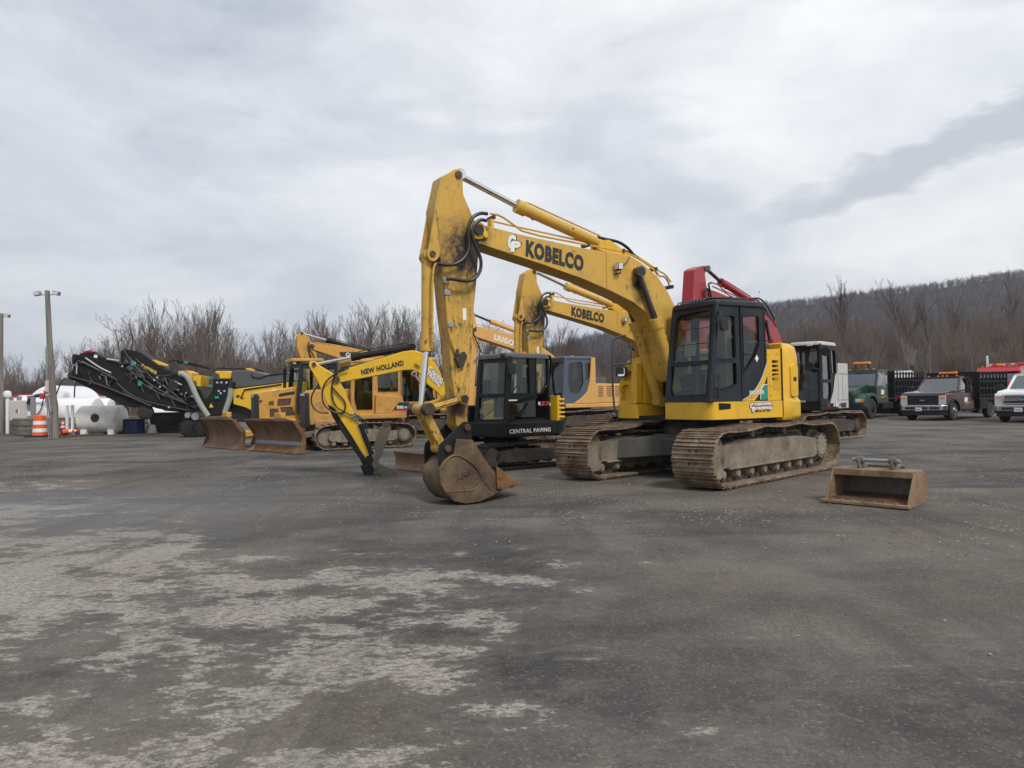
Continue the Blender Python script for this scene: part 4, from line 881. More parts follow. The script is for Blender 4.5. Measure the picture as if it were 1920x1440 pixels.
ptext(E, 'LIUGONG', (926, 637), (980, 655), (927.5, 626), .2, 'decal_white', parent=b_, bold=.04)
# ---------------- ochre excavator with black and white lettering, furthest to the left
E = Thing('crawler_excavator', 'ochre excavator farthest left among the excavators, its raised boom above the two bulldozers', 'excavator', -3.4, 30, R(208))
undercarriage(E, Matrix.Rotation(R(2), 4, 'Z'), 2.15, 2.3, .6, .9, zdeck=1.0)
s = MB(); s.bb(-1.6, 1.45, -1.35, 1.36, .95, 1.12); s.build('deck', 'cat_yellow', E.o, bevel=.03)
side = [(.10, 1.1), (1.58, 1.1), (1.48, 2.92), (.12, 2.92)]
c = cab(E, .10, 1.58, .35, 1.33, 1.1, 2.9, 'cat_yellow', side, [rnd([(1.45, 1.3), (1.42, 2.75), (.75, 2.75), (.75, 1.3)], .05), rnd([(.66, 1.3), (.66, 2.75), (.2, 2.75), (.2, 1.3)], .05)],
        [rnd([(.06, .05), (.94, .05), (.92, .94), (.08, .94)], .06)], fslope=.12, tuck=.03, glassm='glass_dark')
s = MB(); s.prism([(.06, 1.12), (-1.6, 1.12), (-1.6, 1.86), (.06, 1.9)], -1.3, 1.36); s.build('engine_housing', 'cat_yellow', E.o, bevel=.03)
s = MB(); s.prism(rnd([(-1.6, 1.3), (-2.3, 1.0), (-2.5, 0), (-2.3, -1.0), (-1.6, -1.3)], .2), 1.0, 1.95, ax='z'); s.build('counterweight', 'machine_black', E.o, bevel=.04)
arm = crop(360, 600, 4.364, [(895, 97), (865, 130), (860, 220), (880, 290), (925, 355), (960, 560), (985, 720), (1040, 720), (1030, 500), (1025, 340), (1020, 270), (985, 190), (930, 120), (912, 98)])
boom = crop(360, 600, 4.364, [(975, 195), (1000, 188), (1200, 215), (1400, 245), (1480, 262), (1640, 320), (1800, 420), (1900, 560), (1930, 640), (1860, 660), (1780, 560), (1640, 460), (1450, 390), (1300, 345), (1000, 245), (975, 225)])
b_, a__ = boom_arm(E, boom, arm, .2, .15, 'cat_yellow', [(568, 626, 0), (613, 638, 0), (690, 660, 0)], (.33, [(735, 690), (745, 712), (765, 765)]), rod='chrome', cylmat='machine_black',
         pins=[(586, 649, .2, .07), (566, 625, .15, .05)], hoses=[(.2, [(583, 645), (578, 655), (583, 672), (578, 680), (570, 670)]), (.25, [(580, 640), (576, 650), (590, 668), (588, 678)])], pipes=[(.1, [(590, 642), (640, 648), (690, 660)])])
s = MB(); s.prism(E.P(crop(360, 600, 4.364, [(1205, 262), (1365, 262), (1335, 320), (1290, 305), (1215, 298)]), .2), .2, .205); s.build('badge', 'decal_black', b_)
ptext(E, 'CAT', crop(360, 600, 4.364, [(1255, 296)])[0], crop(360, 600, 4.364, [(1325, 306)])[0], crop(360, 600, 4.364, [(1262, 264)])[0], .207, 'decal_white', parent=b_, bold=.05)
# ---------------- black and yellow mini excavator
E = Thing('mini_excavator', 'black mini excavator with white lettering and bright yellow boom reaching down to the left', 'excavator', -.22, 15.89, R(225))
T = Matrix.Translation((0, 0, 0)) @ Matrix.Rotation(R(-8), 4, 'Z')
undercarriage(E, T, 1.2, 1.55, .4, .55, rub=True, smat='rubber', fmat='dark_mud', nroll=5, sag=.015, zdeck=.62, body='machine_black')
s = MB(); s.T = T; s.prism([(1.98, .03), (2.03, .03), (1.98, .12), (1.98, .25), (2.03, .37), (1.99, .37), (1.93, .26), (1.93, .12)], -.95, .95); bl = s.build('dozer_blade', 'blade', E.o, bevel=.008)
s = MB(); s.T = T
for y in (-.45, .45): s.tube([(1.94, y, .2), (.6, y * .8, .32)], .045, 8)
each(s, 'blade_arm', 'dark_mud', bl)
s = MB(); s.prism(rnd([(.75, .93), (.80, .85), (.80, -.5), (.5, -.9), (-.7, -.9), (-.98, -.3), (-.98, .5), (-.72, .93)], .12), .62, .92, ax='z'); s.build('skirt', 'machine_black', E.o, bevel=.03)
CE = lambda pts, off=.93: E.P(crop(880, 480, 4.236, pts), off)
side = rnd([(-.68, .90), (.76, .90), (.62, 2.22), (-.60, 2.22), (-.64, 1.55), (-.70, 1.35)], [.01, .01, .05, .22, .1, .02], 6)
w1 = rnd(CE([(322, 1095), (322, 805), (482, 805), (488, 1098)], .91), .05); w2 = rnd(CE([(532, 1095), (530, 785), (655, 785), (662, 900), (640, 1000), (575, 1098)], .91), [.03, .04, .08, .1, .1, .03])
w3 = rnd(CE([(312, 1270), (312, 1165), (470, 1165), (445, 1215), (390, 1270)], .91), .02)
c = cab(E, -.50, .76, -.02, .91, .90, 2.20, 'black', side, [w1, w2, w3], [rnd([(.07, .05), (.93, .05), (.91, .40), (.08, .40)], .03), rnd([(.08, .43), (.91, .43), (.88, .93), (.11, .93)], .04)], fslope=.14, tuck=.02, roof_mat='hood_grey', roof_h=.07)
s = MB(); s.prism(rnd(CE([(315, 850), (365, 850), (368, 940), (315, 940)], 1.0), .03), .99, 1.02); s.tube([(.7, .92, 2.0), (.68, 1.0, 1.95)], .012); s.build('mirror', 'plastic', c, bevel=.01)
s = MB(); s.box((.68, .75, 2.22), (.09, .07, .08)); s.build('work_lamp', 'plastic', c, bevel=.015)
s = MB(); s.bb(*[CE([(315, 1150)])[0][0], CE([(380, 1140)])[0][0]], .915, .93, CE([(315, 1152)])[0][1], CE([(380, 1140)])[0][1]); s.build('door_handle', 'decal_white', c)
s = MB(); s.cyl((-.35, .3, 2.28), (-.35, .3, 2.34), .07); s.build('beacon', 'orange', c)
s = MB(); s.prism(rnd([(-.68, .94), (-.9, .86), (-1.02, .3), (-1.02, -.5), (-.8, -.85), (-.3, -.9), (-.3, -.05), (-.68, -.05)], [.02, .15, .2, .2, .1, .02, .02, .02]), .9, 1.42, ax='z'); s.build('engine_cover', 'nh_yellow', E.o, bevel=.05, seg=3)
s = MB()
for i in range(5): s.box((-.80, .9, .98 + i * .09), (.2, .06, .045), Matrix.Rotation(R(-18), 3, 'Z'))
s.build('cooling_fins', 'nh_yellow', E.o, bevel=.015)
s = MB(); s.prism(rnd([(-.66, .97), (-.95, .88), (-1.06, .3), (-1.06, -.5), (-.8, -.9), (-.66, -.9)], .1), .6, .92, ax='z'); s.build('counterweight', 'machine_black', E.o, bevel=.03)
ptext(E, 'CENTRAL PAVING', crop(880, 480, 4.236, [(318, 1412)])[0], crop(880, 480, 4.236, [(645, 1393)])[0], crop(880, 480, 4.236, [(318, 1378)])[0], .935, 'decal_white', bold=.02)
ptext(E, '57', crop(880, 480, 4.236, [(566, 1190)])[0], crop(880, 480, 4.236, [(632, 1190)])[0], crop(880, 480, 4.236, [(575, 1154)])[0], .935, 'decal_red', bold=.05)
ptext(E, 'E', crop(880, 480, 4.236, [(548, 1184)])[0], crop(880, 480, 4.236, [(566, 1184)])[0], crop(880, 480, 4.236, [(548, 1158)])[0], .935, 'decal_white', bold=.02)
ptext(E, 'C', crop(880, 480, 4.236, [(634, 1188)])[0], crop(880, 480, 4.236, [(650, 1188)])[0], crop(880, 480, 4.236, [(634, 1168)])[0], .935, 'decal_white', bold=.02)
# its boom swings independently of the cab: a frame of its own at the boom foot
B = Thing('swing_frame', None, None, -.98, 14.75, R(188))
C6 = lambda pts: crop(560, 640, 5.54, pts)
boom = C6([(372, 400), (385, 375), (420, 318), (470, 290), (800, 190), (1080, 105), (1180, 92), (1265, 110), (1350, 160), (1420, 230), (1470, 320), (1500, 400), (1540, 500), (1590, 620), (1600, 700), (1540, 720), (1500, 600), (1440, 530), (1330, 440), (1290, 370), (1240, 320), (1180, 295), (1090, 300), (840, 350), (600, 395), (450, 425), (400, 430)])
m = MB(); m.prism(B.P(boom, .10), -.10, .10); bo = m.build('boom', 'nh_yellow', B.o, bevel=.012)
m = MB(); m.prism(rnd(B.P(C6([(1200, 230), (1225, 190), (1265, 180), (1265, 270), (1230, 245)]), .10), .02), .10, .16); m.build('hose_guard', 'nh_yellow', bo, bevel=.008)
arm = C6([(108, 215), (130, 205), (175, 208), (200, 240), (340, 325), (400, 370), (430, 430), (470, 500), (520, 640), (600, 800), (700, 1010), (750, 1160), (755, 1190), (700, 1215), (640, 1130), (560, 1000), (440, 820), (370, 700), (290, 640), (250, 540), (190, 400), (130, 300), (108, 260)])
m = MB(); m.prism(B.P(arm, .09), -.09, .09); ar = m.build('arm', 'nh_yellow', B.o, bevel=.012)
m = MB(); m.prism(B.P(C6([(300, 660), (370, 690), (470, 850), (560, 1010), (640, 1150), (700, 1230), (730, 1370), (690, 1340), (640, 1230), (540, 1080), (420, 900), (350, 780)]), .05), -.06, .06); m.build('bucket_cylinder_guard', 'machine_black', ar, bevel=.02)
m = MB(); m.cyl(B.L(*C6([(640, 860)])[0], .12), B.L(*C6([(760, 1180)])[0], .12), .045, n=12); m.build('cylinder_hose_sleeve', 'machine_black', ar)
q = [B.L(*C6([p])[0], 0) for p in ((160, 240), (560, 165), (1180, 60))]; hcyl(B, q[0], q[1], q[2], .062, .028, 'machine_black', 'chrome', name='arm_cylinder')
q = [B.L(*C6([p])[0], .0) for p in ((1200, 335), (1330, 520), (1440, 700))]; hcyl(B, q[0], q[1], q[2], .06, .03, 'machine_black', 'chrome', name='boom_cylinder')
for px, py, w_, r in ((160, 240, .1, .04), (395, 395, .12, .06), (1200, 338, .12, .035)):
    c_ = B.L(*C6([(px, py)])[0], w_); m = MB(); m.cyl((c_.x, -w_ - .02, c_.z), (c_.x, w_ + .02, c_.z), r, n=16); m.build('pivot_pin', 'pin', bo)
p0, p1, pt = C6([(655, 352), (1095, 250), (645, 295)]); 
ptext(B, 'NEW HOLLAND', p0, p1, pt, .10, 'decal_black', parent=bo, bold=.045)
a_, b_, c_ = C6([(1385, 350), (1480, 460), (1400, 290)]); ptext(B, 'ENTRAL', C6([(1375, 335)])[0], C6([(1490, 440)])[0], C6([(1395, 290)])[0], .10, 'decal_white', parent=bo, bold=.05, outline=1.0)
ptext(B, 'PAVING', C6([(1330, 345)])[0], C6([(1460, 480)])[0], C6([(1360, 300)])[0], .10, 'decal_white', parent=bo, bold=.05, outline=1.0)
ptext(B, 'C', C6([(1335, 300)])[0], C6([(1365, 325)])[0], C6([(1365, 250)])[0], .101, 'decal_white', parent=bo, bold=.05)
for off, pts in ((.14, [(480, 270), (400, 310), (350, 400), (340, 560), (380, 680), (470, 730), (560, 780)]), (.17, [(520, 280), (400, 320), (260, 430), (235, 600), (290, 700), (420, 760), (480, 720)]), (.13, [(345, 470), (420, 560), (480, 620), (490, 700), (440, 760), (390, 740)]),
                 (.18, [(200, 455), (130, 560), (130, 660), (200, 740), (310, 745)]), (.0, [(470, 290), (620, 250), (760, 215), (960, 150), (1090, 100)]), (.04, [(500, 270), (700, 220), (900, 165), (980, 120)]), (.15, [(540, 760), (620, 800), (690, 880), (720, 960)]), (.16, [(570, 750), (640, 790), (700, 830), (715, 900)])):
    m = MB(); m.tube([B.L(*C6([p])[0], off) for p in pts], .015, 8, 2); m.build('hydraulic_hose', 'hose', bo)
m = MB()
for p in ((560, 780), (600, 800), (640, 850)): m.box(B.L(*C6([p])[0], .13), (.07, .06, .05))
each(m, 'hose_coupling', 'steelgrey', ar, bevel=.008)
# thumb and coupler
m = MB(); m.prism(rnd(B.P(C6([(840, 890), (900, 900), (940, 880), (960, 900), (900, 1080), (830, 1250), (780, 1320), (760, 1280), (800, 1150), (780, 1080)]), .14), .015), -.14, .14); m.build('thumb', 'olive', ar, bevel=.01)
m = MB(); m.prism(rnd(B.P(C6([(840, 905), (880, 845), (930, 830), (975, 840), (940, 880), (900, 885), (870, 910)]), .1), .01), -.09, .09); m.build('thumb_link', 'rust', ar, bevel=.006)
m = MB(); m.prism(rnd(B.P(C6([(700, 1190), (745, 1180), (770, 1215), (775, 1380), (780, 1430), (700, 1425), (655, 1340), (640, 1290), (700, 1290)]), .12), .02), -.12, .12); m.build('bucket_link', 'machine_black', ar, bevel=.01)
m = MB(); m.prism(rnd(B.P(C6([(770, 1290), (830, 1270), (940, 1310), (1000, 1320), (1010, 1360), (950, 1430), (900, 1415), (780, 1350)]), .13), .02), -.13, .13); c_ = B.L(*C6([(800, 1310)])[0], .16); m.cyl((c_.x, -.16, c_.z), (c_.x, .16, c_.z), .045, n=14); m.build('quick_coupler', 'olive', ar, bevel=.01)
# bring the boom under the machine it belongs to
for o in list(B.o.children):
    o.parent = E.o; bpy.context.view_layer.update()
    o.matrix_parent_inverse = (Matrix.Translation(E.o.location) @ Matrix.Rotation(E.yaw, 4, 'Z')).inverted() @ (Matrix.Translation(B.o.location) @ Matrix.Rotation(B.yaw, 4, 'Z'))
    if o.name.startswith('boom') and not 'cyl' in o.name: MINIB = o
m = MB(); m.prism(rnd([(.35, -.28), (.75, -.22), (.95, -.30), (.95, -.62), (.75, -.70), (.35, -.62)], .06), .5, 1.25, ax='z'); m.build('swing_bracket', 'machine_black', E.o, bevel=.02)
bpy.data.objects.remove(B.o)
# ------------------------------------------------------------------ bulldozers
def blade(D, cx, cy, ang, w, h, mat, lower='cutedge', corner=None, z0=.02):
    T = Matrix.Translation((cx, cy, z0)) @ Matrix.Rotation(ang, 4, 'Z')
    fr = []; n = 12
    for i in range(n + 1):
        t = i / n; z = h * t; x = .0 + .20 * (2 * t - .75) ** 2 - .02; fr.append((x, z))
    fr[0] = (.16, 0)
    m = MB(); m.T = T; bk_ = [(x - .035, z) for x, z in fr][::-1]; m.prism(fr + bk_, -w / 2, w / 2); b = m.build('dozer_blade', mat, D.o, smooth=50)
    m = MB(); m.T = T
    top = [(-w / 2, h), (-w / 2 + w * .15, h + .05), (w / 2 - w * .15, h + .05), (w / 2, h)]
    m.prism(top + [(w / 2, h - .02), (-w / 2, h - .02)], 0, .04, fn=lambda u, v, q: (fr[-1][0] - .03 + q, u, v)); m.build('blade_top', mat, b)
    for sg in (1, -1):
        m = MB(); m.T = T; m.prism([(fr[0][0] + .02, 0), (fr[n // 2][0] + .03, h * .5), (fr[-1][0] + .02, h), (fr[-1][0] - .09, h), (-.09, h * .6), (-.06, .0)], sg * w / 2, sg * (w / 2 + .02)); m.build('blade_end_plate', 'orange_rust' if corner else 'blade', b)
    m = MB(); m.T = T; a0 = fr[0]; m.hexa([(a0[0] - .0, -w / 2, 0), (a0[0] + .02, -w / 2, 0), (a0[0] + .02, w / 2, 0), (a0[0], w / 2, 0), (fr[2][0], -w / 2, fr[2][1]), (fr[2][0] + .02, -w / 2, fr[2][1]), (fr[2][0] + .02, w / 2, fr[2][1]), (fr[2][0], w / 2, fr[2][1])]); m.build('cutting_edge', 'orange_rust' if corner else 'blade', b)
    if corner:
        m = MB(); m.T = T; i0, i1 = 2, 4
        m.hexa([(fr[i0][0] + .004, -w / 2 + .08, fr[i0][1] + .05), (fr[i0][0] + .012, -w / 2 + .08, fr[i0][1] + .05), (fr[i0][0] + .012, w / 2 - .08, fr[i0][1] + .05), (fr[i0][0] + .004, w / 2 - .08, fr[i0][1] + .05), (fr[i1][0] + .004, -w / 2 + .08, fr[i1][1]), (fr[i1][0] + .012, -w / 2 + .08, fr[i1][1]), (fr[i1][0] + .012, w / 2 - .08, fr[i1][1]), (fr[i1][0] + .004, w / 2 - .08, fr[i1][1])]); m.build('scraped_band', 'cutedge', b)
        for sg in (1, -1):
            m = MB(); m.T = T; y = sg * (w / 2 - .1); m.hexa([(a0[0] + .02, y - .13, .0), (a0[0] + .045, y - .13, 0), (a0[0] + .045, y + .13, 0), (a0[0] + .02, y + .13, 0), (fr[2][0] + .015, y - .13, .15), (fr[2][0] + .04, y - .13, .15), (fr[2][0] + .04, y + .13, .15), (fr[2][0] + .015, y + .13, .15)]); m.build('corner_bit', 'gp_tan', b, bevel=.006)
    m = MB(); m.T = T; m.bb(-.25, -.07, -w * .2, w * .2, h * .25, h * .6); m.bb(-.16, .0, -.2, .2, h + .04, h + .2); m.build('blade_mount', 'cat_yellow', b, bevel=.02)
    return b
def dozer(label, x, y, yaw, modern, bang, bw_, bh, bl):
    D = Thing('bulldozer', label, 'bulldozer', x, y, yaw)
    T = Matrix.Identity(4); mt = 'cat_yellow' if modern else 'cat_yellow_old'
    for sd in (1, -1): steel_track(D, T, sd * .88, 1.5, .5, .80, sd, 'shoe', 'mud' if not modern else 'cat_yellow', nroll=6, grouser=1, sag=.0, rf=.37, rr_=.37, sprocket_big=True)
    m = MB(); m.bb(-1.3, 1.35, -.6, .6, .35, .85); m.build('chassis', mt, D.o, bevel=.03)
    m = MB(); m.bb(-1.2, .2, -1.05, 1.12, .86, 1.0); m.build('fender', mt, D.o, bevel=.02)
    hz0, hz1 = (1.68, 1.90) if modern else (1.66, 1.75)
    m = MB(); m.prism([(1.5, .7), (1.52, hz0), (1.42, hz0 + .07), (.25, hz1), (.2, hz1), (.2, .85)], -.45, .52); hd = m.build('engine_hood', mt, D.o, bevel=.04, seg=3)
    m = MB(); m.prism(rnd([(-.44, .62), (.52, .62), (.52, hz0 - .02), (-.44, hz0 - .02)], .05), 1.50, 1.60, ax='x'); gr = m.build('radiator_grille', 'grille', D.o, bevel=.02)
    m = MB()
    for i in range(13): m.bb(1.60, 1.612, -.38, .46, .70 + i * .058, .715 + i * .058)
    m.build('grille_bars', 'hood_grey', gr)
    if modern:
        W_ = [[(1.05, 1.30), (1.05, 1.45), (1.2, 1.43), (1.22, 1.32)], [(.55, 1.30), (.50, 1.52), (.93, 1.50), (.95, 1.28)], [(1.18, .93), (1.18, 1.2), (.92, 1.2), (.88, .95)], [(.82, .95), (.86, 1.24), (.48, 1.25), (.40, .98)]]
        for w_ in W_: m = MB(); m.prism(rnd(w_, .03), .521, .526); m.build('side_screen', 'rust', hd)
        m = MB(); m.prism(rnd([(.9, 1.66), (.4, 1.74), (.4, 1.64), (.9, 1.56)], .02), .5215, .526); m.build('model_plate', 'decal_black', hd)
        a = D.L(509, 734, .53); b_ = D.L(518, 733, .53); c_ = D.L(509, 729.5, .53); text(D, 'D5K', a, b_, c_, 0, 'decal_white', parent=hd, bold=.05)
        o_ = crop(340, 660, 6.857, [(980, 640), (1015, 636), (980, 585)]); ptext(D, 'C', *o_, .522, 'decal_black', parent=hd, bold=.03)
        o_ = crop(340, 660, 6.857, [(1008, 668), (1042, 664), (1008, 618)]); ptext(D, 'P', *o_, .522, 'decal_black', parent=hd, bold=.03)
        text(D, 'CAT', (1.613, -.15, hz0 - .12), (1.613, .18, hz0 - .12), (1.613, -.15, hz0 - .04), 0, 'decal_white', parent=gr, bold=.05)
    cm = 'charcoal' if modern else mt
    z1 = 2.62 if modern else 2.55; x1 = .35
    if modern:
        side = [(-.9, 1.0), (.30, 1.0), (.42, 1.3), (.30, z1 + .02), (-.9, z1 + .02)]
        wins = [rnd([(.20, 1.15), (.28, 1.35), (.18, 2.5), (-.35, 2.5), (-.35, 1.15)], .06), rnd([(-.45, 1.6), (-.45, 2.5), (-.82, 2.5), (-.82, 1.6)], .05)]
        c = cab(D, -.9, .35, -.75, .82, 1.0, z1, cm, side, wins, [rnd([(.06, .1), (.94, .1), (.92, .94), (.08, .94)], .04)], fslope=.08, tuck=.04, roof_mat='black', glassm='glass')
        m = MB(); m.prism(rnd([(-.5, -.6), (.5, -.6), (.5, .7), (-.5, .7)], .1), z1 + .05, z1 + .16, ax='z'); m.build('roof_panel', 'cat_yellow', D.o, bevel=.03)
        for yy_ in (-.5, .55):
            m = MB(); m.box((.40, yy_, z1 + .03), (.08, .18, .12)); each(m, 'work_lamp', 'lens', D.o, bevel=.01)
        m = MB(); m.tube([(.55, -.35, 1.8), (.55, -.35, 2.5)], .05, 10); m.build('exhaust_pipe', 'machine_black', hd)
    else:
        side = [(-1.15, 1.0), (.30, 1.0), (.36, 1.4), (.34, z1 + .02), (-1.15, z1 + .02)]
        wins = [rnd([(.22, 1.1), (.30, 1.45), (.24, 2.45), (-.28, 2.45), (-.26, 1.1)], .03), rnd([(-.40, 1.62), (-.40, 2.42), (-1.05, 2.42), (-1.05, 1.62)], .03)]
        c = cab(D, -1.15, .36, -.78, .84, 1.0, z1, cm, side, wins, [rnd([(.06, .25), (.94, .25), (.94, .94), (.06, .94)], .04)], fslope=.02, tuck=.02, roof_mat=cm, glassm='glass_dark', bev=0)
        m = MB(); m.prism(rnd([(-1.25, 1.0), (-.30, 1.0), (-.32, 1.55), (-1.1, 1.5)], .03), .80, 1.0); tk = m.build('side_tank', mt, D.o, bevel=.03)
        m = MB(); m.prism(D.P(crop(560, 640, 5.54, [(970, 722), (1045, 632), (1150, 632), (1150, 722)]), 1.0), 1.0, 1.004); m.build('badge', 'decal_black', tk)
        m = MB(); m.prism(D.P(crop(560, 640, 5.54, [(965, 722), (975, 712), (1150, 708), (1150, 722)]), 1.0), 1.004, 1.007); m.build('red_stripe', 'decal_red', tk)
        a = crop(560, 640, 5.54, [(1022, 700), (1088, 700), (1022, 668)]); ptext(D, 'D5G', *a, 1.005, 'decal_white', parent=tk, bold=.05)
        a = crop(560, 640, 5.54, [(1096, 696), (1132, 696), (1096, 674)]); ptext(D, 'XL', *a, 1.005, 'decal_white', parent=tk, bold=.03)
        text(D, 'POWER', (1.613, -.33, hz0 - .1), (1.613, .40, hz0 - .1), (1.613, -.33, hz0 - .03), 0, 'decal_white', parent=gr, bold=.04)
        m = MB(); m.tube([(.9, .1, 1.72), (.9, .1, 2.3), (.86, .1, 2.42)], .045, 10); m.build('exhaust_pipe', 'machine_black', hd)
        m = MB(); m.prism(rnd([(-1.2, .6), (-1.5, .7), (-1.5, 1.05), (-1.2, 1.1)], .05), -.4, .4); m.build('drawbar_housing', 'machine_black', D.o, bevel=.03)
    # push frame
    m = MB()
    for sg in (1, -1): m.hexa([(.6, sg * .55 - .06, .45), (2.2, sg * .35 - .06, .30), (2.2, sg * .35 + .06, .30), (.6, sg * .55 + .06, .45), (.6, sg * .55 - .06, .62), (2.2, sg * .35 - .06, .48), (2.2, sg * .35 + .06, .48), (.6, sg * .55 + .06, .62)])
    m.bb(1.6, 2.3, -.3, .3, .3, .5); m.build('push_frame', mt, D.o, bevel=.02)
    blade(D, bl[0], bl[1], bang, bw_, bh, 'blade', corner=not modern)
    return D
def loc_of(x, y, yaw, P): c, s = math.cos(yaw), math.sin(yaw); dx, dy = P[0] - x, P[1] - y; return (dx * c + dy * s, -dx * s + dy * c)
x, y, ya = -4.67, 23.1, R(205)
D5G = dozer('older bulldozer with wide muddy tracks and a rusty blade with two pale corner bits', x, y, ya, False, R(19), 2.86, .88, loc_of(x, y, ya, (-6.60, 21.55)))
x, y, ya = -6.8, 25.1, R(207)
D5K = dozer('newer bulldozer with dark cab, black grille and plain brown blade, left of the other bulldozer', x, y, ya, True, R(13), 3.0, .90, loc_of(x, y, ya, (-8.95, 23.85)))
# a flexible grey hose lies against the blade: see milling machine
# ------------------------------------------------------------------ milling machines with raised black conveyors
def mill(label, trans, poly, extra, ox, oy, depthyaw, x, y, body=False):
    Q = Thing('milling_machine', label, 'road mill', x, y, depthyaw)
    return Q
C5 = lambda pts: crop(100, 620, 4.8, pts)
C8 = lambda pts: crop(340, 660, 6.857, pts)
rg = random.Random(5)
def conveyor(Q, poly, hw, mat='machine_black'):
    m = MB(); P = Q.P(poly, hw)
    for sg in (1, -1): m.prism(P, sg * hw - (.04 if sg > 0 else 0), sg * hw + (0 if sg > 0 else .04))
    return m, P
Q = Thing('milling_machine', 'black and yellow road milling machine with folded black conveyor and two grey hoses', 'road mill', -13.2, 33.0, R(186))
hull = C8([(665, 480), (800, 462), (1340, 395), (1560, 380), (1560, 800), (1000, 800), (820, 712), (665, 670)])
m = MB(); m.prism(Q.P(hull, 1.2), -1.2, 1.2); bd = m.build('hull', 'yellow2', Q.o, bevel=.02)
m = MB(); m.tube([Q.L(*C8([p])[0], 1.22) for p in ((800, 590), (765, 590), (815, 485), (1290, 415))], .035, 6); m.build('hull_stripe', 'decal_black', bd)
m = MB(); q = Q.L(*C8([(728, 568)])[0], 1.2); m.bb(q.x - .06, q.x + .06, 1.2, 1.22, q.z - .05, q.z + .05); m.build('hull_port', 'plastic', bd)
m = MB(); m.prism(Q.P(C8([(645, 250), (700, 238), (880, 235), (960, 250), (1110, 290), (1350, 262), (1560, 250), (1560, 378), (1340, 392), (680, 468), (650, 400)]), 1.1), -1.1, 1.1); m.build('engine_hood', 'hood_grey', Q.o, bevel=.04)
m = MB(); m.prism(Q.P(C8([(895, 270), (920, 310), (990, 330), (1110, 290), (1360, 262), (1360, 282), (1110, 310), (1000, 350), (915, 335), (890, 300)]), 1.13), -1.13, 1.13); m.build('hood_ridge', 'machine_black', Q.o, bevel=.02)
m = MB(); m.prism(Q.P(C8([(430, 245), (620, 245), (640, 260), (640, 345), (490, 345), (480, 290), (440, 275)]), .9), -.9, .9); m.build('operator_stand', 'yellow2', Q.o, bevel=.03)
m = MB(); m.prism(Q.P(C8([(145, 310), (248, 300), (248, 445), (195, 440), (190, 380), (145, 370)]), .9), -.3, .9); m.build('front_frame', 'yellow2', Q.o, bevel=.02)
m = MB(); m.prism(Q.P(C8([(0, 240), (60, 235), (135, 265), (135, 370), (60, 330), (10, 300)]), .7), -.3, .7); m.build('front_guard', 'yellow2', Q.o, bevel=.02)
m = MB(); m.prism(Q.P(C8([(410, 345), (640, 345), (655, 480), (660, 680), (560, 800), (330, 830), (300, 620), (400, 500)]), 1.0), -1.0, 1.0); m.build('chassis', 'machine_black', Q.o, bevel=.02)
m = MB(); m.prism(Q.P(C8([(660, 672), (820, 712), (1000, 790), (1000, 900), (700, 900), (600, 800)]), .9), -.9, .9); m.build('drum_housing', 'plastic', Q.o, bevel=.02)
m = MB()
for px, py in ((463, 392), (517, 392), (583, 392), (483, 500), (555, 502), (508, 530)): q = Q.L(*C8([(px, py)])[0], 1.0); m.cyl((q.x, 1.0, q.z), (q.x, 1.03, q.z), .045, n=8)
each(m, 'bolt_head', 'silver', Q.o)
m = MB(); m.prism(Q.P(C8([(383, 660), (412, 712), (358, 712)]), 1.0), 1.0, 1.012); m.build('warning_triangle', 'decal_yellow', Q.o)
m = MB(); m.tube([Q.L(*p, .9) for p in C8([(-10, 125), (60, 130), (180, 160), (340, 200), (370, 220)])], .045, 8); m.build('handrail', 'machine_black', Q.o)
m = MB(); m.tube([Q.L(*p, .5) for p in C8([(410, 235), (480, 205), (720, 215), (980, 225), (1060, 250)])], .03, 8); m.build('handrail', 'machine_black', Q.o)
m = MB(); m.prism(Q.P(C8([(826, 210), (880, 205), (950, 232), (940, 245), (830, 225)]), .6), .3, .6); m.build('roof_edge', 'yellow2', Q.o)
for px, py in ((60, 133), (377, 330), (377, 435), (460, 583)):
    m = MB(); q = Q.L(*C8([(px, py)])[0], 1.05); m.box(q, (.16, .1, .10)); m.build('green_clamp', 'decal_green', Q.o)
# front conveyor and its frame
conv = C5([(600, 180), (640, 165), (690, 175), (750, 180), (790, 200), (1000, 345), (1130, 385), (1200, 440), (1330, 560), (1400, 690), (1330, 742), (1000, 722), (860, 650), (700, 590), (570, 480), (560, 395), (600, 300)])
m = MB(); P = Q.P(conv, .55); m.prism(P, -.55, .50); cv = m.build('conveyor', 'machine_black', Q.o, bevel=.03)
a = Q.L(*C5([(830, 345)])[0], .56); b_ = Q.L(*C5([(925, 392)])[0], .56); c_ = Q.L(*C5([(838, 318)])[0], .56); text(Q, 'BOMAG', a, b_, c_, 0, 'decal_yellow', parent=cv, bold=.05, thick=.01)
m = MB(); p = C5([(805, 330)])[0]; q = Q.L(*p, .56); m.prism([(q.x, q.z - .16), (q.x - .12, q.z), (q.x, q.z + .16), (q.x + .12, q.z)], .55, .565, holes=[[(q.x, q.z - .08), (q.x - .06, q.z), (q.x, q.z + .08), (q.x + .06, q.z)]]); m.build('badge', 'decal_yellow', cv)
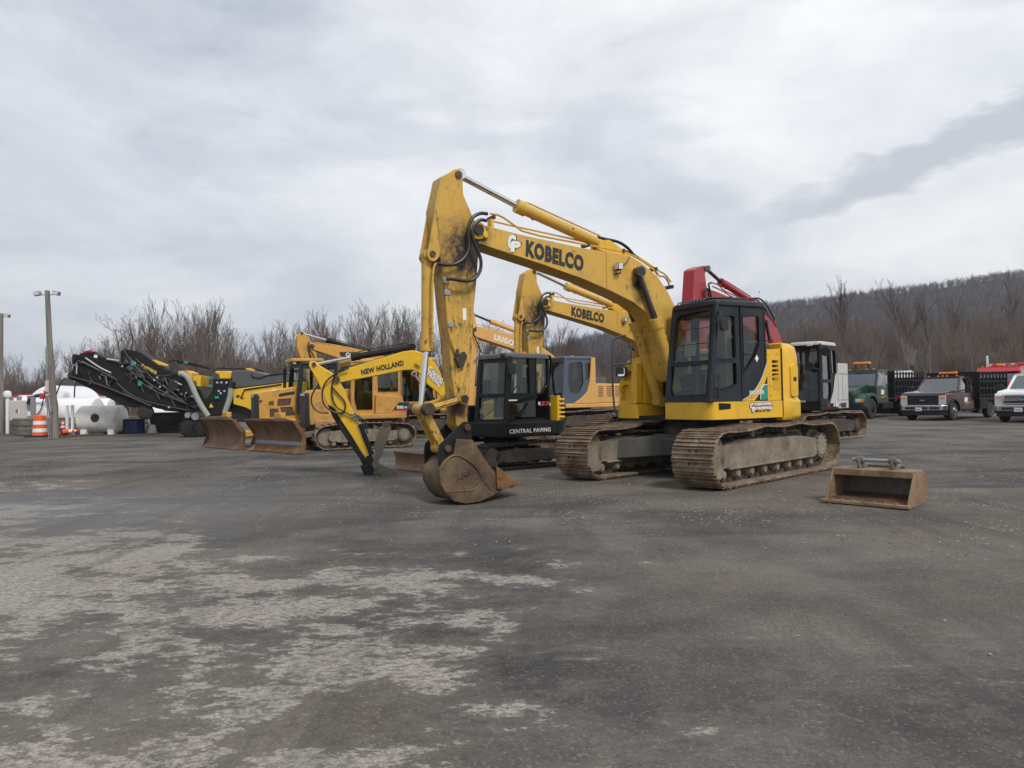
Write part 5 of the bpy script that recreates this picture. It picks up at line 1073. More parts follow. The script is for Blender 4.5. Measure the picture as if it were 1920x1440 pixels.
for w_, pts, r in ((.60, [(640, 180), (700, 300), (800, 440), (1000, 560), (1280, 700)], .05), (.60, [(570, 470), (700, 585), (860, 650), (1300, 735)], .045), (.62, [(600, 300), (760, 290), (900, 440), (1120, 590)], .04), (.6, [(680, 240), (820, 430)], .07), (.62, [(1000, 420), (1060, 560), (1180, 640)], .03),
                 (.64, [(740, 250), (900, 400), (1020, 410), (1120, 370), (1180, 330)], .014), (.64, [(800, 470), (900, 540), (1200, 660)], .016), (.66, [(690, 380), (705, 410), (690, 470)], .012)):
    m = MB(); m.tube([Q.L(*p, w_) for p in C5(pts)], r, 8, 1); m.build('conveyor_rail', 'plastic' if r > .03 else 'hood_grey', cv)
for k in range(9):
    t = k / 8; a = (700 + 560 * t, 430 + 250 * t); m = MB(); m.tube([Q.L(*p, .6) for p in C5([a, (a[0] + 45, a[1] + (95 if k % 2 else -5)), ])], .018, 6); m.build('truss_bar', 'hood_grey' if k % 3 else 'timber', cv)
m = MB(); q = Q.L(*C5([(1080, 500)])[0], .6); m.lathe([(.05, 0), (.26, 0), (.27, .05), (.2, .12), (.05, .12)], (q.x, .55, q.z), (0, 1, 0), 20); m.build('drive_drum', 'plastic', cv)
for px, py in ((718, 293), (780, 475)):
    m = MB(); q = Q.L(*C5([(px, py)])[0], .63); m.box(q, (.14, .08, .2)); m.build('green_clamp', 'decal_green', cv)
m = MB()
for px, py in ((735, 292), (935, 420), (910, 445), (1100, 462), (960, 505), (1195, 560), (1040, 690), (620, 320), (1155, 570)):
    q = Q.L(*C5([(px, py)])[0], .64); m.cyl((q.x, .62, q.z), (q.x, .66, q.z), .04, n=8)
each(m, 'fitting', 'silver', cv)
m = MB(); m.prism(Q.P(C5([(860, 258), (900, 262), (1010, 300), (1020, 318), (940, 305)]), .4), .1, .45); m.build('conveyor_cover', 'yellow2', cv)
m = MB(); m.prism(Q.P(C5([(1040, 300), (1100, 270), (1170, 350), (1160, 400), (1060, 380)]), .3), -.3, .4); m.build('hose_manifold', 'dark_mud', cv, bevel=.03)
for pts in ([(1040, 275), (1180, 290), (1400, 335)], [(1080, 262), (1200, 283), (1400, 325)]):
    m = MB(); m.tube([Q.L(*p, .3) for p in C5(pts)], .05, 8); m.build('folding_cylinder', 'machine_black', cv)
for pts in ([(1130, 385), (1180, 395), (1215, 430), (1245, 490), (1290, 600), (1340, 690), (1395, 770)],):
    m = MB(); m.tube([Q.L(*p, 1.3) for p in C5(pts)], .115, 12, 2); m.build('water_hose', 'grey_hose', Q.o)
m = MB(); m.tube([Q.L(*p, 1.3) for p in C5([(1600, 500), (1595, 580), (1575, 650), (1545, 735)])], .115, 12, 2); m.build('water_hose', 'grey_hose', Q.o)
m = MB(); m.tube([Q.L(*p, 1.3) for p in C5([(1622, 460), (1608, 480), (1600, 515)])], .13, 12, 1); m.build('hose_end', 'plastic', Q.o)
for wy in (.55, -.7):
    for px in (1240, 1330, 1560):
        m = MB(); q = Q.L(*C5([(px, 875)])[0], wy); m.lathe([(.05, -.18), (.28, -.18), (.36, -.14), (.36, .14), (.28, .18), (.05, .18)], (q.x, wy + .2, .38), (0, 1, 0), 16)
        for k in range(12): a = 2 * math.pi * k / 12; m.box((q.x + .36 * math.cos(a), wy + .2, .38 + .36 * math.sin(a)), (.09, .36, .07), Matrix.Rotation(-a, 3, 'Y'))
        m.build('crawler_unit', 'rubber', Q.o)
m = MB()
for px, py, s_ in ((1290, 770, .16), (1220, 760, .12)): q = Q.L(*C5([(px, py)])[0], .8); m.cyl((q.x, .2, q.z), (q.x, 1.0, q.z), s_, n=16)
each(m, 'air_tank', 'steelgrey', Q.o)
for i in range(46):
    t_ = rg.random(); cx_ = 640 + 640 * t_; cy_ = 300 + 330 * t_ + rg.uniform(-90, 95); ln = rg.uniform(18, 75); an = rg.choice([.5, .52, .6, 2.2, 1.3, .45]); r_ = rg.choice([.012, .016, .03, .045])
    m = MB(); m.tube([Q.L(*p, .58 + rg.uniform(0, .06)) for p in C5([(cx_, cy_), (cx_ + ln * .5 * math.cos(an), cy_ + ln * .5 * math.sin(an) + rg.uniform(-4, 4)), (cx_ + ln * math.cos(an), cy_ + ln * math.sin(an))])], r_, 6, 1); m.build('hydraulic_line', rg.choice(['plastic', 'hood_grey', 'dark_mud', 'machine_black', 'steelgrey', 'hose']), cv)
for i in range(16):
    t_ = rg.random(); q = Q.L(*C5([(640 + 640 * t_, 310 + 330 * t_ + rg.uniform(-70, 80))])[0], .6); m = MB(); m.box(q, (rg.uniform(.06, .25), .08, rg.uniform(.06, .2)), Matrix.Rotation(R(30), 3, 'Y')); m.build('bracket', rg.choice(['plastic', 'hood_grey', 'dark_mud']), cv, bevel=.01)
# second machine beyond it
A = Thing('milling_machine', 'second black road milling machine farther left, its conveyor tip carrying a red guard', 'road mill', -15.5, 36.5, R(188))
cvp = C5([(115, 400), (170, 350), (180, 215), (200, 210), (215, 290), (235, 200), (262, 200), (290, 190), (330, 185), (480, 250), (600, 290), (720, 350), (900, 480), (1000, 600), (1010, 690), (890, 690), (700, 690), (560, 640), (400, 560), (250, 480), (130, 430)])
m = MB(); m.prism(A.P(cvp, .55), -.55, .5); cv = m.build('conveyor', 'machine_black', A.o, bevel=.03)
m = MB(); m.prism(A.P(C5([(262, 190), (300, 178), (330, 172), (365, 190), (350, 200), (290, 205), (270, 215)]), .5), .1, .5); m.build('red_guard', 'red', cv, bevel=.02)
m = MB(); m.prism(A.P(C5([(370, 215), (400, 222), (392, 248), (362, 240)]), .56), .55, .56); m.build('sticker', 'decal_white', cv)
for w_, pts, r, mt_ in ((.6, [(290, 245), (420, 335), (520, 380)], .035, 'silver'), (.6, [(212, 300), (208, 390)], .03, 'silver'), (.62, [(190, 215), (175, 225), (175, 300)], .04, 'plastic'), (.6, [(140, 410), (400, 480), (700, 600), (880, 680)], .06, 'plastic'), (.6, [(260, 280), (480, 390), (700, 520)], .045, 'hood_grey'),
                 (.6, [(480, 255), (590, 270)], .035, 'silver'), (.64, [(120, 240), (130, 225), (160, 230), (165, 300)], .016, 'silver'), (.62, [(400, 350), (560, 420), (640, 560), (700, 590)], .03, 'plastic'), (.63, [(160, 400), (150, 300), (172, 235)], .015, 'hood_grey')):
    m = MB(); m.tube([A.L(*p, w_) for p in C5(pts)], r, 8, 1); m.build('conveyor_rail', mt_, cv)
for i in range(34):
    t_ = rg.random(); cx_ = 200 + 640 * t_; cy_ = 300 + 330 * t_ + rg.uniform(-60, 70); ln = rg.uniform(18, 70); an = rg.choice([.5, .52, .6, 2.2, 1.3, .45])
    m = MB(); m.tube([A.L(*p, .58 + rg.uniform(0, .05)) for p in C5([(cx_, cy_), (cx_ + ln * math.cos(an), cy_ + ln * math.sin(an))])], rg.choice([.014, .02, .035, .05]), 6); m.build('hydraulic_line', rg.choice(['plastic', 'hood_grey', 'dark_mud', 'machine_black', 'steelgrey', 'hose']), cv)
m = MB(); m.prism(A.P(C5([(760, 640), (1230, 640), (1260, 760), (900, 700)]), 1.0), -1.0, .6); m.build('chassis', 'machine_black', A.o, bevel=.03)
m = MB(); q = A.L(*C5([(840, 735)])[0], .3); m.lathe([(.05, -.15), (.25, -.15), (.34, -.1), (.34, .1), (.25, .15), (.05, .15)], (q.x, .4, q.z), (0, 1, 0), 24); m.build('tyre', 'tyre', A.o)
# yellow roofed roller and paver just showing above the hoods
def at_pt(px, py, Y): return AT(px, py, Y)
p = AT(517, 700, 40); V = Thing('road_roller', 'yellow roller canopy showing above the grey hood, left of the dozer cab', 'road roller', p.x, p.y, R(195))
m = MB(); m.bb(-1.0, 1.0, -.8, .8, 2.55, 2.72); m.build('canopy', 'yellow2', V.o, bevel=.06)
m = MB()
for a in (-.9, .85):
    for b_ in (-.7, .7): m.bb(a - .05, a + .05, b_ - .05, b_ + .05, 1.2, 2.56)
each(m, 'canopy_post', 'machine_black', V.o)
m = MB(); m.bb(-1.3, 1.2, -.8, .8, .6, 1.5); m.build('body', 'yellow2', V.o, bevel=.08)
m = MB()
for a in (-1.5, 1.5): m.cyl((a, -.85, .6), (a, .85, .6), .6, n=32)
each(m, 'drum', 'steelgrey', V.o)
# ------------------------------------------------------------------ loose bucket in front right
p1, p2 = G(1545, 941), G(1703, 955); dv = (p2 - p1); wB = dv.length; yaw = math.atan2(dv.y, dv.x) - math.pi / 2
mid = (p1 + p2) / 2
Bk = Thing('excavator_bucket', 'loose wide rusty bucket lying open towards the camera on the asphalt', 'bucket', mid.x, mid.y, yaw)
# local x towards the camera side (opening), y along the lip
hB = .39; prof = [(0, .02), (-.02, .0), (-.42, .0), (-.58, .08), (-.64, .22), (-.61, .33), (-.54, hB), (-.30, hB + .005)]
prof = rnd(prof, [.0, 0, .12, .2, .12, .1, .05, 0])
inner = [(x + (.02 if x < -.5 else 0), z + (.018 if z < .3 else -.018)) for x, z in prof]
m = MB(); ol = prof + inner[::-1]; m.prism(ol, -wB / 2 + .02, wB / 2 - .02); bk = m.build('bucket_shell', 'gp_grey', Bk.o, smooth=50)
for sg in (1, -1):
    m = MB(); side = [(0, .0), (-.42, .0), (-.57, .07), (-.65, .22), (-.61, .34), (-.54, hB + .01), (-.26, hB + .03), (-.24, hB)]; m.prism(rnd(side, [0, .1, .2, .12, .1, .05, 0, 0]), sg * wB / 2, sg * (wB / 2 - .025)); m.build('side_plate', 'gp_tan', bk, bevel=.004)
m = MB(); m.bb(-.02, .06, -wB / 2 - .03, wB / 2 + .03, .005, .045); m.build('cutting_edge', 'gp_tan', bk, bevel=.006)
m = MB()
for i in range(7): y = -wB / 2 + .12 + i * (wB - .24) / 6; m.cyl((.03, y, .04), (.03, y, .062), .022, n=8)
each(m, 'edge_bolt', 'gp_tan', bk)
m = MB(); m.bb(-.56, -.24, -wB / 2 + .025, wB / 2 - .025, hB - .0, hB + .025); m.bb(-.27, -.235, -wB / 2 + .025, wB / 2 - .025, hB - .06, hB + .02); m.build('top_beam', 'gp_tan', bk, bevel=.006)
m = MB(); m.prism([(-.02, .022), (-.12, .05), (-.46, .07), (-.53, .10), (-.48, .04), (-.4, .02)], -wB / 2 + .03, wB / 2 - .03); m.build('silt', 'rust', bk)
for y in (-.20, .20):
    m = MB(); m.prism(rnd([(-.32, hB + .02), (-.33, hB + .13), (-.38, hB + .19), (-.44, hB + .17), (-.50, hB + .06), (-.64, hB + .08), (-.70, hB + .04), (-.62, hB - .04)], .04), y - .02, y + .02); m.cyl((-.385, y - .045, hB + .13), (-.385, y + .045, hB + .13), .045, n=14); m.build('mounting_ear', 'gp_grey', bk, bevel=.008)
m = MB(); m.cyl((-.385, -.29, hB + .13), (-.385, .29, hB + .13), .024, n=14); m.build('mounting_pin', 'steelgrey', bk)
m = MB(); m.cyl((-.58, -.27, hB + .05), (-.58, .27, hB + .05), .022, n=14); m.build('mounting_pin', 'gp_grey', bk)
# ------------------------------------------------------------------ tanks, block wall, barrel, poles
gp = G(150, 812); DY = 37.0
def XY(px, Y): d = ray(px, 760); return Vector((d.x / d.y * Y, Y, 0))
def tank(label, px0, px1, Y, zc, r, mat, group=None, legs=True, vert=False, spots=False):
    a, b_ = XY(px0, Y), XY(px1, Y); c = (a + b_) / 2; L_ = (b_ - a).length
    t = Thing('storage_tank', label, 'tank', c.x, c.y, 0, group)
    m = MB(); m.lathe([(.02, -L_ / 2), (r * .55, -L_ / 2), (r * .9, -L_ / 2 + .04), (r, -L_ / 2 + .12), (r, L_ / 2 - .12), (r * .9, L_ / 2 - .04), (r * .55, L_ / 2), (.02, L_ / 2)], (0, 0, zc), (0, 1, 0) if vert else (1, 0, 0), 40); s_ = m.build('tank_shell', mat, t.o)
    if legs:
        for x in (-L_ * .32, L_ * .32): m = MB(); m.bb(x - .14, x + .14, -r * .8, r * .8, 0, zc - r * .75); m.build('saddle', 'tank_white', t.o, bevel=.02)
    return t, L_
t, L_ = tank('rust stained dirty white tank at the front with a round emblem', 152, 231, 37.2, .74, .66, 'tank_dirty')
m = MB(); m.lathe([(.17, 0), (.20, 0), (.20, .012), (.17, .012)], (-.0, -.66, .82), (0, -1, 0), 24); m.build('round_emblem', 'decal_black', t.o)
m = MB()
for x in (-L_ / 2 - .03, -L_ / 2 - .28): m.bb(x - .05, x + .05, -.75, -.62, .05, 1.45)
m.bb(-L_ / 2 - .3, -L_ / 2, -.74, -.64, .05, .15); m.build('sight_gauge', 'tank_white', t.o, bevel=.01)
tank('clean white tank behind the power pole in the walled yard', 65, 185, 40.5, 1.05, .80, 'white')
tank('large white domed tank rising behind the other tanks', 75, 172, 43.8, 1.15, 1.42, 'white', vert=True)
tank('small white tank partly under the raised conveyor', 160, 210, 42, 1.25, .55, 'white')
tank('white tank at the far left of the walled yard', 35, 62, 42, 1.35, .7, 'white')
tank('white tank showing between the conveyor and the black tub', 277, 330, 40, .75, .72, 'tank_white')
t = Thing('chemical_tote', 'grey caged tote with a hazard diamond inside the block wall', 'tote', *XY(45, 40.2)[:2])
m = MB(); m.bb(-.5, .5, -.5, .5, .7, 1.75); m.build('tote_body', 'silver', t.o, bevel=.05)
m = MB(); q = [(0, 1.05), (.13, 1.2), (0, 1.35), (-.13, 1.2)]; m.prism(q, -.51, -.50); d_ = m.build('hazard_diamond', 'decal_white', t.o)
m = MB(); m.prism([(0, 1.2), (0, 1.05), (-.13, 1.2)], -.515, -.511); m.build('diamond_quarter', 'decal_blue', d_)
m = MB(); m.prism([(0, 1.2), (0, 1.35), (-.13, 1.2)], -.515, -.511); m.build('diamond_quarter', 'decal_red', d_)
m = MB(); m.prism([(0, 1.2), (0, 1.35), (.13, 1.2)], -.515, -.511); m.build('diamond_quarter', 'decal_yellow', d_)
def block_wall(label, a, b_, h, th=.5):
    d = b_ - a; c = (a + b_) / 2; t = Thing('block_wall', label, 'wall', c.x, c.y, math.atan2(d.y, d.x)); n = max(2, int(d.length / 1.2)); w_ = d.length / n; k = max(1, round(h / .42)); hh = h / k
    for j in range(k):
        for i in range(n + (j % 2)):
            x0 = -d.length / 2 + (i - .5 * (j % 2)) * w_; x1 = x0 + w_; x0 = max(x0, -d.length / 2); x1 = min(x1, d.length / 2)
            m = MB(); m.bb(x0 + .012, x1 - .012, -th / 2 + rg.uniform(-.015, .015), th / 2, j * hh + .008, (j + 1) * hh - .008); m.build('concrete_block', 'block', t.o, bevel=.03)
c0 = G(47, 817); c1 = XY(5, 47)
block_wall('grey concrete block wall running back along the far left edge', Vector((c1.x, c1.y, 0)), Vector((c0.x, c0.y, 0)), .85)
c2 = XY(158, 38.6); block_wall('grey concrete block wall behind the barrel and the cone', Vector((c0.x + .3, c0.y, 0)), Vector((c2.x, c2.y, 0)), .85)
c3 = XY(232, 39.3); c4 = XY(278, 39.3); block_wall('low concrete block wall right of the stained tank', c3, c4, .85)
# bollard posts in the yard
for i, (px, Y) in enumerate(((20, 41.5), (36, 40.8), (56, 39.8), (62, 39.3))):
    p = XY(px, Y); t = Thing('yard_post', ['grey steel post beside the white vent pipe', 'grey steel post left of the tote', 'grey steel post right of the tote', 'grey steel post just behind the orange barrel'][i], 'post', p.x, p.y, 0, 'steel posts along the tank yard wall')
    m = MB(); m.bb(-.09, .09, -.09, .09, 0, 1.95); m.build('post_shaft', 'steelgrey', t.o, bevel=.01); m = MB(); m.bb(-.11, .11, -.11, .11, 1.95, 1.98); m.build('post_cap', 'steelgrey', t.o)
p = XY(14, 41); t = Thing('vent_pipe', 'white round topped vent pipe inside the wall at the far left', 'pipe', p.x, p.y)
m = MB(); m.cyl((0, 0, 0), (0, 0, 1.9), .09); m.build('pipe_shaft', 'white', t.o); m = MB(); m.lathe([(.02, -.2), (.16, -.16), (.2, 0), (.16, .16), (.02, .2)], (0, 0, 2.1), (0, 0, 1), 20); m.build('pipe_head', 'white', t.o)
p = XY(78, 39.6); t = Thing('fuel_pump', 'red and black pump head with hoses above the white tank', 'pump', p.x, p.y)
m = MB(); m.tube([(-.7, 0, 1.55), (-.6, 0, 1.85), (-.2, 0, 2.0), (.1, 0, 1.95)], .09, 8, 1); m.build('pump_hose', 'hose', t.o)
m = MB(); m.box((.05, 0, 1.95), (.22, .2, .3)); m.box((.25, 0, 2.15), (.2, .18, .2)); m.box((.3, 0, 1.8), (.16, .16, .35)); each(m, 'pump_body', 'truck_red', t.o, bevel=.03)
for pts in ([(.4, 0, 1.95), (.75, 0, 1.9), (.85, 0, 1.4), (.8, 0, .8)], [(.1, 0, 1.8), (.0, 0, 1.3), (-.3, 0, .9)], [(.3, 0, 1.7), (.4, 0, 1.1), (.75, 0, .8)]):
    m = MB(); m.tube(pts, .025, 6, 2); m.build('pump_hose', 'hose', t.o)
p = XY(120, 41.5); t = Thing('fuel_nozzle_stand', 'black standpipes with a yellow and blue nozzle beside the domed tank', 'standpipe', p.x, p.y)
m = MB(); m.tube([(-.5, 0, 1.8), (-.2, 0, 2.6), (.1, 0, 3.0)], .035, 6); m.tube([(.55, 0, 1.8), (.6, 0, 2.5), (.75, 0, 2.9)], .035, 6); each(m, 'standpipe', 'plastic', t.o)
m = MB(); m.box((.12, 0, 3.05), (.3, .2, .25)); m.build('meter', 'silver', t.o, bevel=.04); m = MB(); m.box((.72, 0, 2.85), (.35, .12, .16), Matrix.Rotation(R(-35), 3, 'Y')); m.build('nozzle', 'decal_yellow', t.o, bevel=.03); m = MB(); m.box((.9, 0, 2.62), (.2, .12, .16)); m.build('nozzle_grip', 'decal_blue', t.o, bevel=.03)
# barrel
g0 = G(75, 819)
t = Thing('traffic_barrel', 'orange and white striped traffic barrel beside the near power pole', 'traffic barrel', g0.x, g0.y)
m = MB(); m.bb(-.55, .9, -.35, .35, 0, .06); m.build('rubber_base', 'rubber', t.o, bevel=.01)
zz = [(.06, .21), (.21, .40), (.40, .56), (.56, .75), (.75, .98)]
for i, (a, b_) in enumerate(zz):
    r0 = .325 - .075 * a; r1 = .325 - .075 * b_; m = MB(); m.lathe([(r0 - .02, a), (r0, a + .012), (r1, b_ - .012), (r1 - .02, b_)], (0, 0, 0), (0, 0, 1), 28); m.build('barrel_band', 'traffic_white' if i % 2 else 'traffic_orange', t.o)
m = MB(); m.lathe([(.23, .98), (.20, 1.0), (.08, 1.01), (.02, 1.01)], (0, 0, 0), (0, 0, 1), 20); m.tube([(-.08, 0, 1.0), (-.05, 0, 1.04), (.05, 0, 1.04), (.08, 0, 1.0)], .015, 6, 1); m.build('barrel_top', 'traffic_orange', t.o)
def cone(label, P, tilt):
    t = Thing('traffic_cone', label, 'traffic cone', P[0], P[1]); T = Matrix.Translation((0, 0, .19 if tilt else 0)) @ Matrix.Rotation(tilt, 4, 'Y')
    m = MB(); m.T = T; m.bb(-.19, .19, -.19, .19, 0, .03); m.build('cone_base', 'rubber', t.o, bevel=.008)
    for a, b_, c_ in ((.03, .32, 'traffic_orange'), (.32, .46, 'traffic_white'), (.46, .56, 'traffic_orange'), (.56, .64, 'traffic_white'), (.64, .75, 'traffic_orange')):
        m = MB(); m.T = T; m.cyl((0, 0, a), (0, 0, b_), .145 - .15 * a, .145 - .15 * b_, n=20, cap=False); m.build('cone_band', c_, t.o)
q = G(118, 816); cone('upright faded orange cone between the near power pole and the tank', (q.x, q.y), 0)
q = G(124, 817); cone('orange cone tipped over on its side next to the upright one', (q.x, q.y - .25), R(86))
# poles
def pole(label, px, Yb, topx, topy, r0, r1, sides):
    b0 = XY(px, Yb); tp = AT(topx, topy, Yb); t = Thing('light_pole', label, 'light pole', b0.x, b0.y)
    o = Vector((tp.x - b0.x, 0, tp.z)); m = MB(); pts = [o * (i / 6) + Vector((math.sin(i * 1.3) * .015, 0, 0)) for i in range(7)]; pts[0] = Vector((0, 0, -.1))
    m.tube(pts, [r0 + (r1 - r0) * i / 6 for i in range(7)], 14); m.build('pole_shaft', 'wood', t.o)
    for sg in sides:
        c = o * .975 + Vector((sg * .42, 0, 0)); m = MB(); m.tube([o * .97, c], .022, 6); ar = m.build('lamp_arm', 'steelgrey', t.o)
        m = MB(); m.box(c + Vector((0, 0, .04)), (.26, .22, .18), Matrix.Rotation(R(12 * sg), 3, 'Y')); fl = m.build('floodlight', 'steelgrey', t.o, bevel=.02); m = MB(); m.box(c + Vector((0, -.115, .03)), (.20, .01, .12)); m.build('floodlight_lens', 'lens', fl)
    return t, o
t, o = pole('leaning wooden light pole with two floodlights beside the orange barrel', 103.5, 34.0, 88, 545, .155, .10, (-1, 1))
for k_, dx in ((0, -.24), (1, -.16)):
    m = MB(); m.tube([(dx + .0, -.1, 0), (dx + .02 + o.x * .3, -.1, o.z * .33), (o.x * .55 + dx * .6, -.1, o.z * .62)], .022, 6); m.build('conduit', 'steelgrey', t.o)
m = MB(); m.box((-.1, -.18, 1.25), (.14, .1, .26)); m.build('switch_box', 'steelgrey', t.o, bevel=.01)
m = MB(); m.box((-.28, -.1, 2.3), (.16, .1, .5)); m.build('fuse_box', 'silver', t.o, bevel=.01)
pole('wooden light pole cut by the left edge of the picture', 0, 42, -1, 588, .2, .17, (1,))
# plank, black box and tub, hoses
t = Thing('kerb_plank', 'long brown timber lying in front of the stained tank', 'timber', *((G(113, 821) + G(235, 812)) / 2)[:2], math.atan2(G(235, 812).y - G(113, 821).y, G(235, 812).x - G(113, 821).x)); m = MB(); Lp = (G(235, 812) - G(113, 821)).length; m.bb(-Lp / 2, Lp / 2, -.08, .08, 0, .09); m.build('timber', 'timber', t.o, bevel=.01)
q = XY(248, 37.6); t = Thing('waste_container', 'small black container with grey lid right of the stained tank', 'container', q.x, q.y); m = MB(); m.bb(-.42, .42, -.4, .4, 0, .66); m.build('container_body', 'decal_blue', t.o, bevel=.02); m = MB(); m.bb(-.44, .44, -.42, .42, .66, .72); m.build('container_lid', 'machine_black', t.o, bevel=.01)
q = XY(322, 38.5); t = Thing('waste_container', 'wide black tub under the black conveyor', 'container', q.x, q.y); m = MB(); m.hexa([(-.75, -.5, .05), (.75, -.5, .05), (.75, .5, .05), (-.75, .5, .05), (-.92, -.6, .95), (.92, -.6, .95), (.92, .6, .95), (-.92, .6, .95)]); m.build('tub_body', 'plastic', t.o, bevel=.02); m = MB(); m.bb(-.97, .97, -.65, .65, .92, 1.0); m.build('tub_rim', 'plastic', t.o, bevel=.02)
q = XY(287, 38); t = Thing('concrete_pier', 'pale concrete pier foot beside the black tub', 'concrete block', q.x, q.y); m = MB(); m.hexa([(-.22, -.2, 0), (.22, -.2, 0), (.22, .2, 0), (-.22, .2, 0), (-.12, -.12, .38), (.12, -.12, .38), (.12, .12, .38), (-.12, .12, .38)]); m.build('pier_body', 'tank_dirty', t.o, bevel=.01); m = MB(); m.bb(-.08, .08, -.08, .08, .38, .44); m.build('pier_bracket', 'steelgrey', t.o)
# red wagon and far sheds behind tanks
q = XY(150, 55); t = Thing('storage_shed', 'low rust red and white trailer behind the domed tank', 'trailer', q.x, q.y); m = MB(); m.bb(-4.5, 1.5, -.8, .8, .8, 2.3); m.build('trailer_box', 'tank_white', t.o, bevel=.03); m = MB(); m.bb(-4.52, 1.52, -.82, .82, 2.1, 2.34); m.build('trailer_band', 'red', t.o)
# ------------------------------------------------------------------ trucks
def wheel(t, x, y, r, w_, side, rim='wheel_steel', dual=False):
    m = MB(); m.lathe([(r * .55, -w_ / 2), (r * .9, -w_ / 2), (r, -w_ * .36), (r, w_ * .36), (r * .9, w_ / 2), (r * .55, w_ / 2)], (x, y, r), (0, side, 0), 32); ty = m.build('wheel', 'tyre', t.o)
    m = MB(); d = -.12 if dual else .02
    m.lathe([(r * .58, w_ / 2 - .03), (r * .56, w_ / 2 + .005), (r * .48, w_ / 2 + (-.02)), (r * .35, w_ / 2 + d), (r * .16, w_ / 2 + d + .05), (.02, w_ / 2 + d + .05)], (x, y, r), (0, side, 0), 24)
    for i in range(8): a = 2 * math.pi * i / 8; m.cyl((x + r * .27 * math.cos(a), y + side * (w_ / 2 + d), r + r * .27 * math.sin(a)), (x + r * .27 * math.cos(a), y + side * (w_ / 2 + d + .045), r + r * .27 * math.sin(a)), .018, n=6)
    m.build('wheel_rim', rim, ty)
def stake_bed(t, x0, x1, zf, zt, hw, mat='machine_black', n=9, headboard=True):
    m = MB(); m.bb(x0, x1, -hw, hw, zf - .12, zf); m.build('bed_floor', mat, t.o, bevel=.01)
    if headboard: m = MB(); m.bb(x1 - .06, x1, -hw, hw, zf, zt + .06); m.build('headboard', mat, t.o, bevel=.01)
    for sg in (1, -1):
        m = MB()
        for i in range(n): x = x0 + (x1 - x0 - .1) * i / (n - 1) + .04; m.bb(x - .035, x + .035, sg * hw - .03, sg * hw + .03, zf, zt + .05)
        for k in range(4): z = zf + .12 + (zt - zf - .2) * k / 3; m.bb(x0, x1, sg * hw - .015, sg * hw + .015, z - .035, z + .035)
        m.build('stake_side', mat, t.o)
    m = MB(); m.bb(x0 - .04, x0, -hw, hw, zf, zt * .9); m.build('tailgate', mat, t.o)
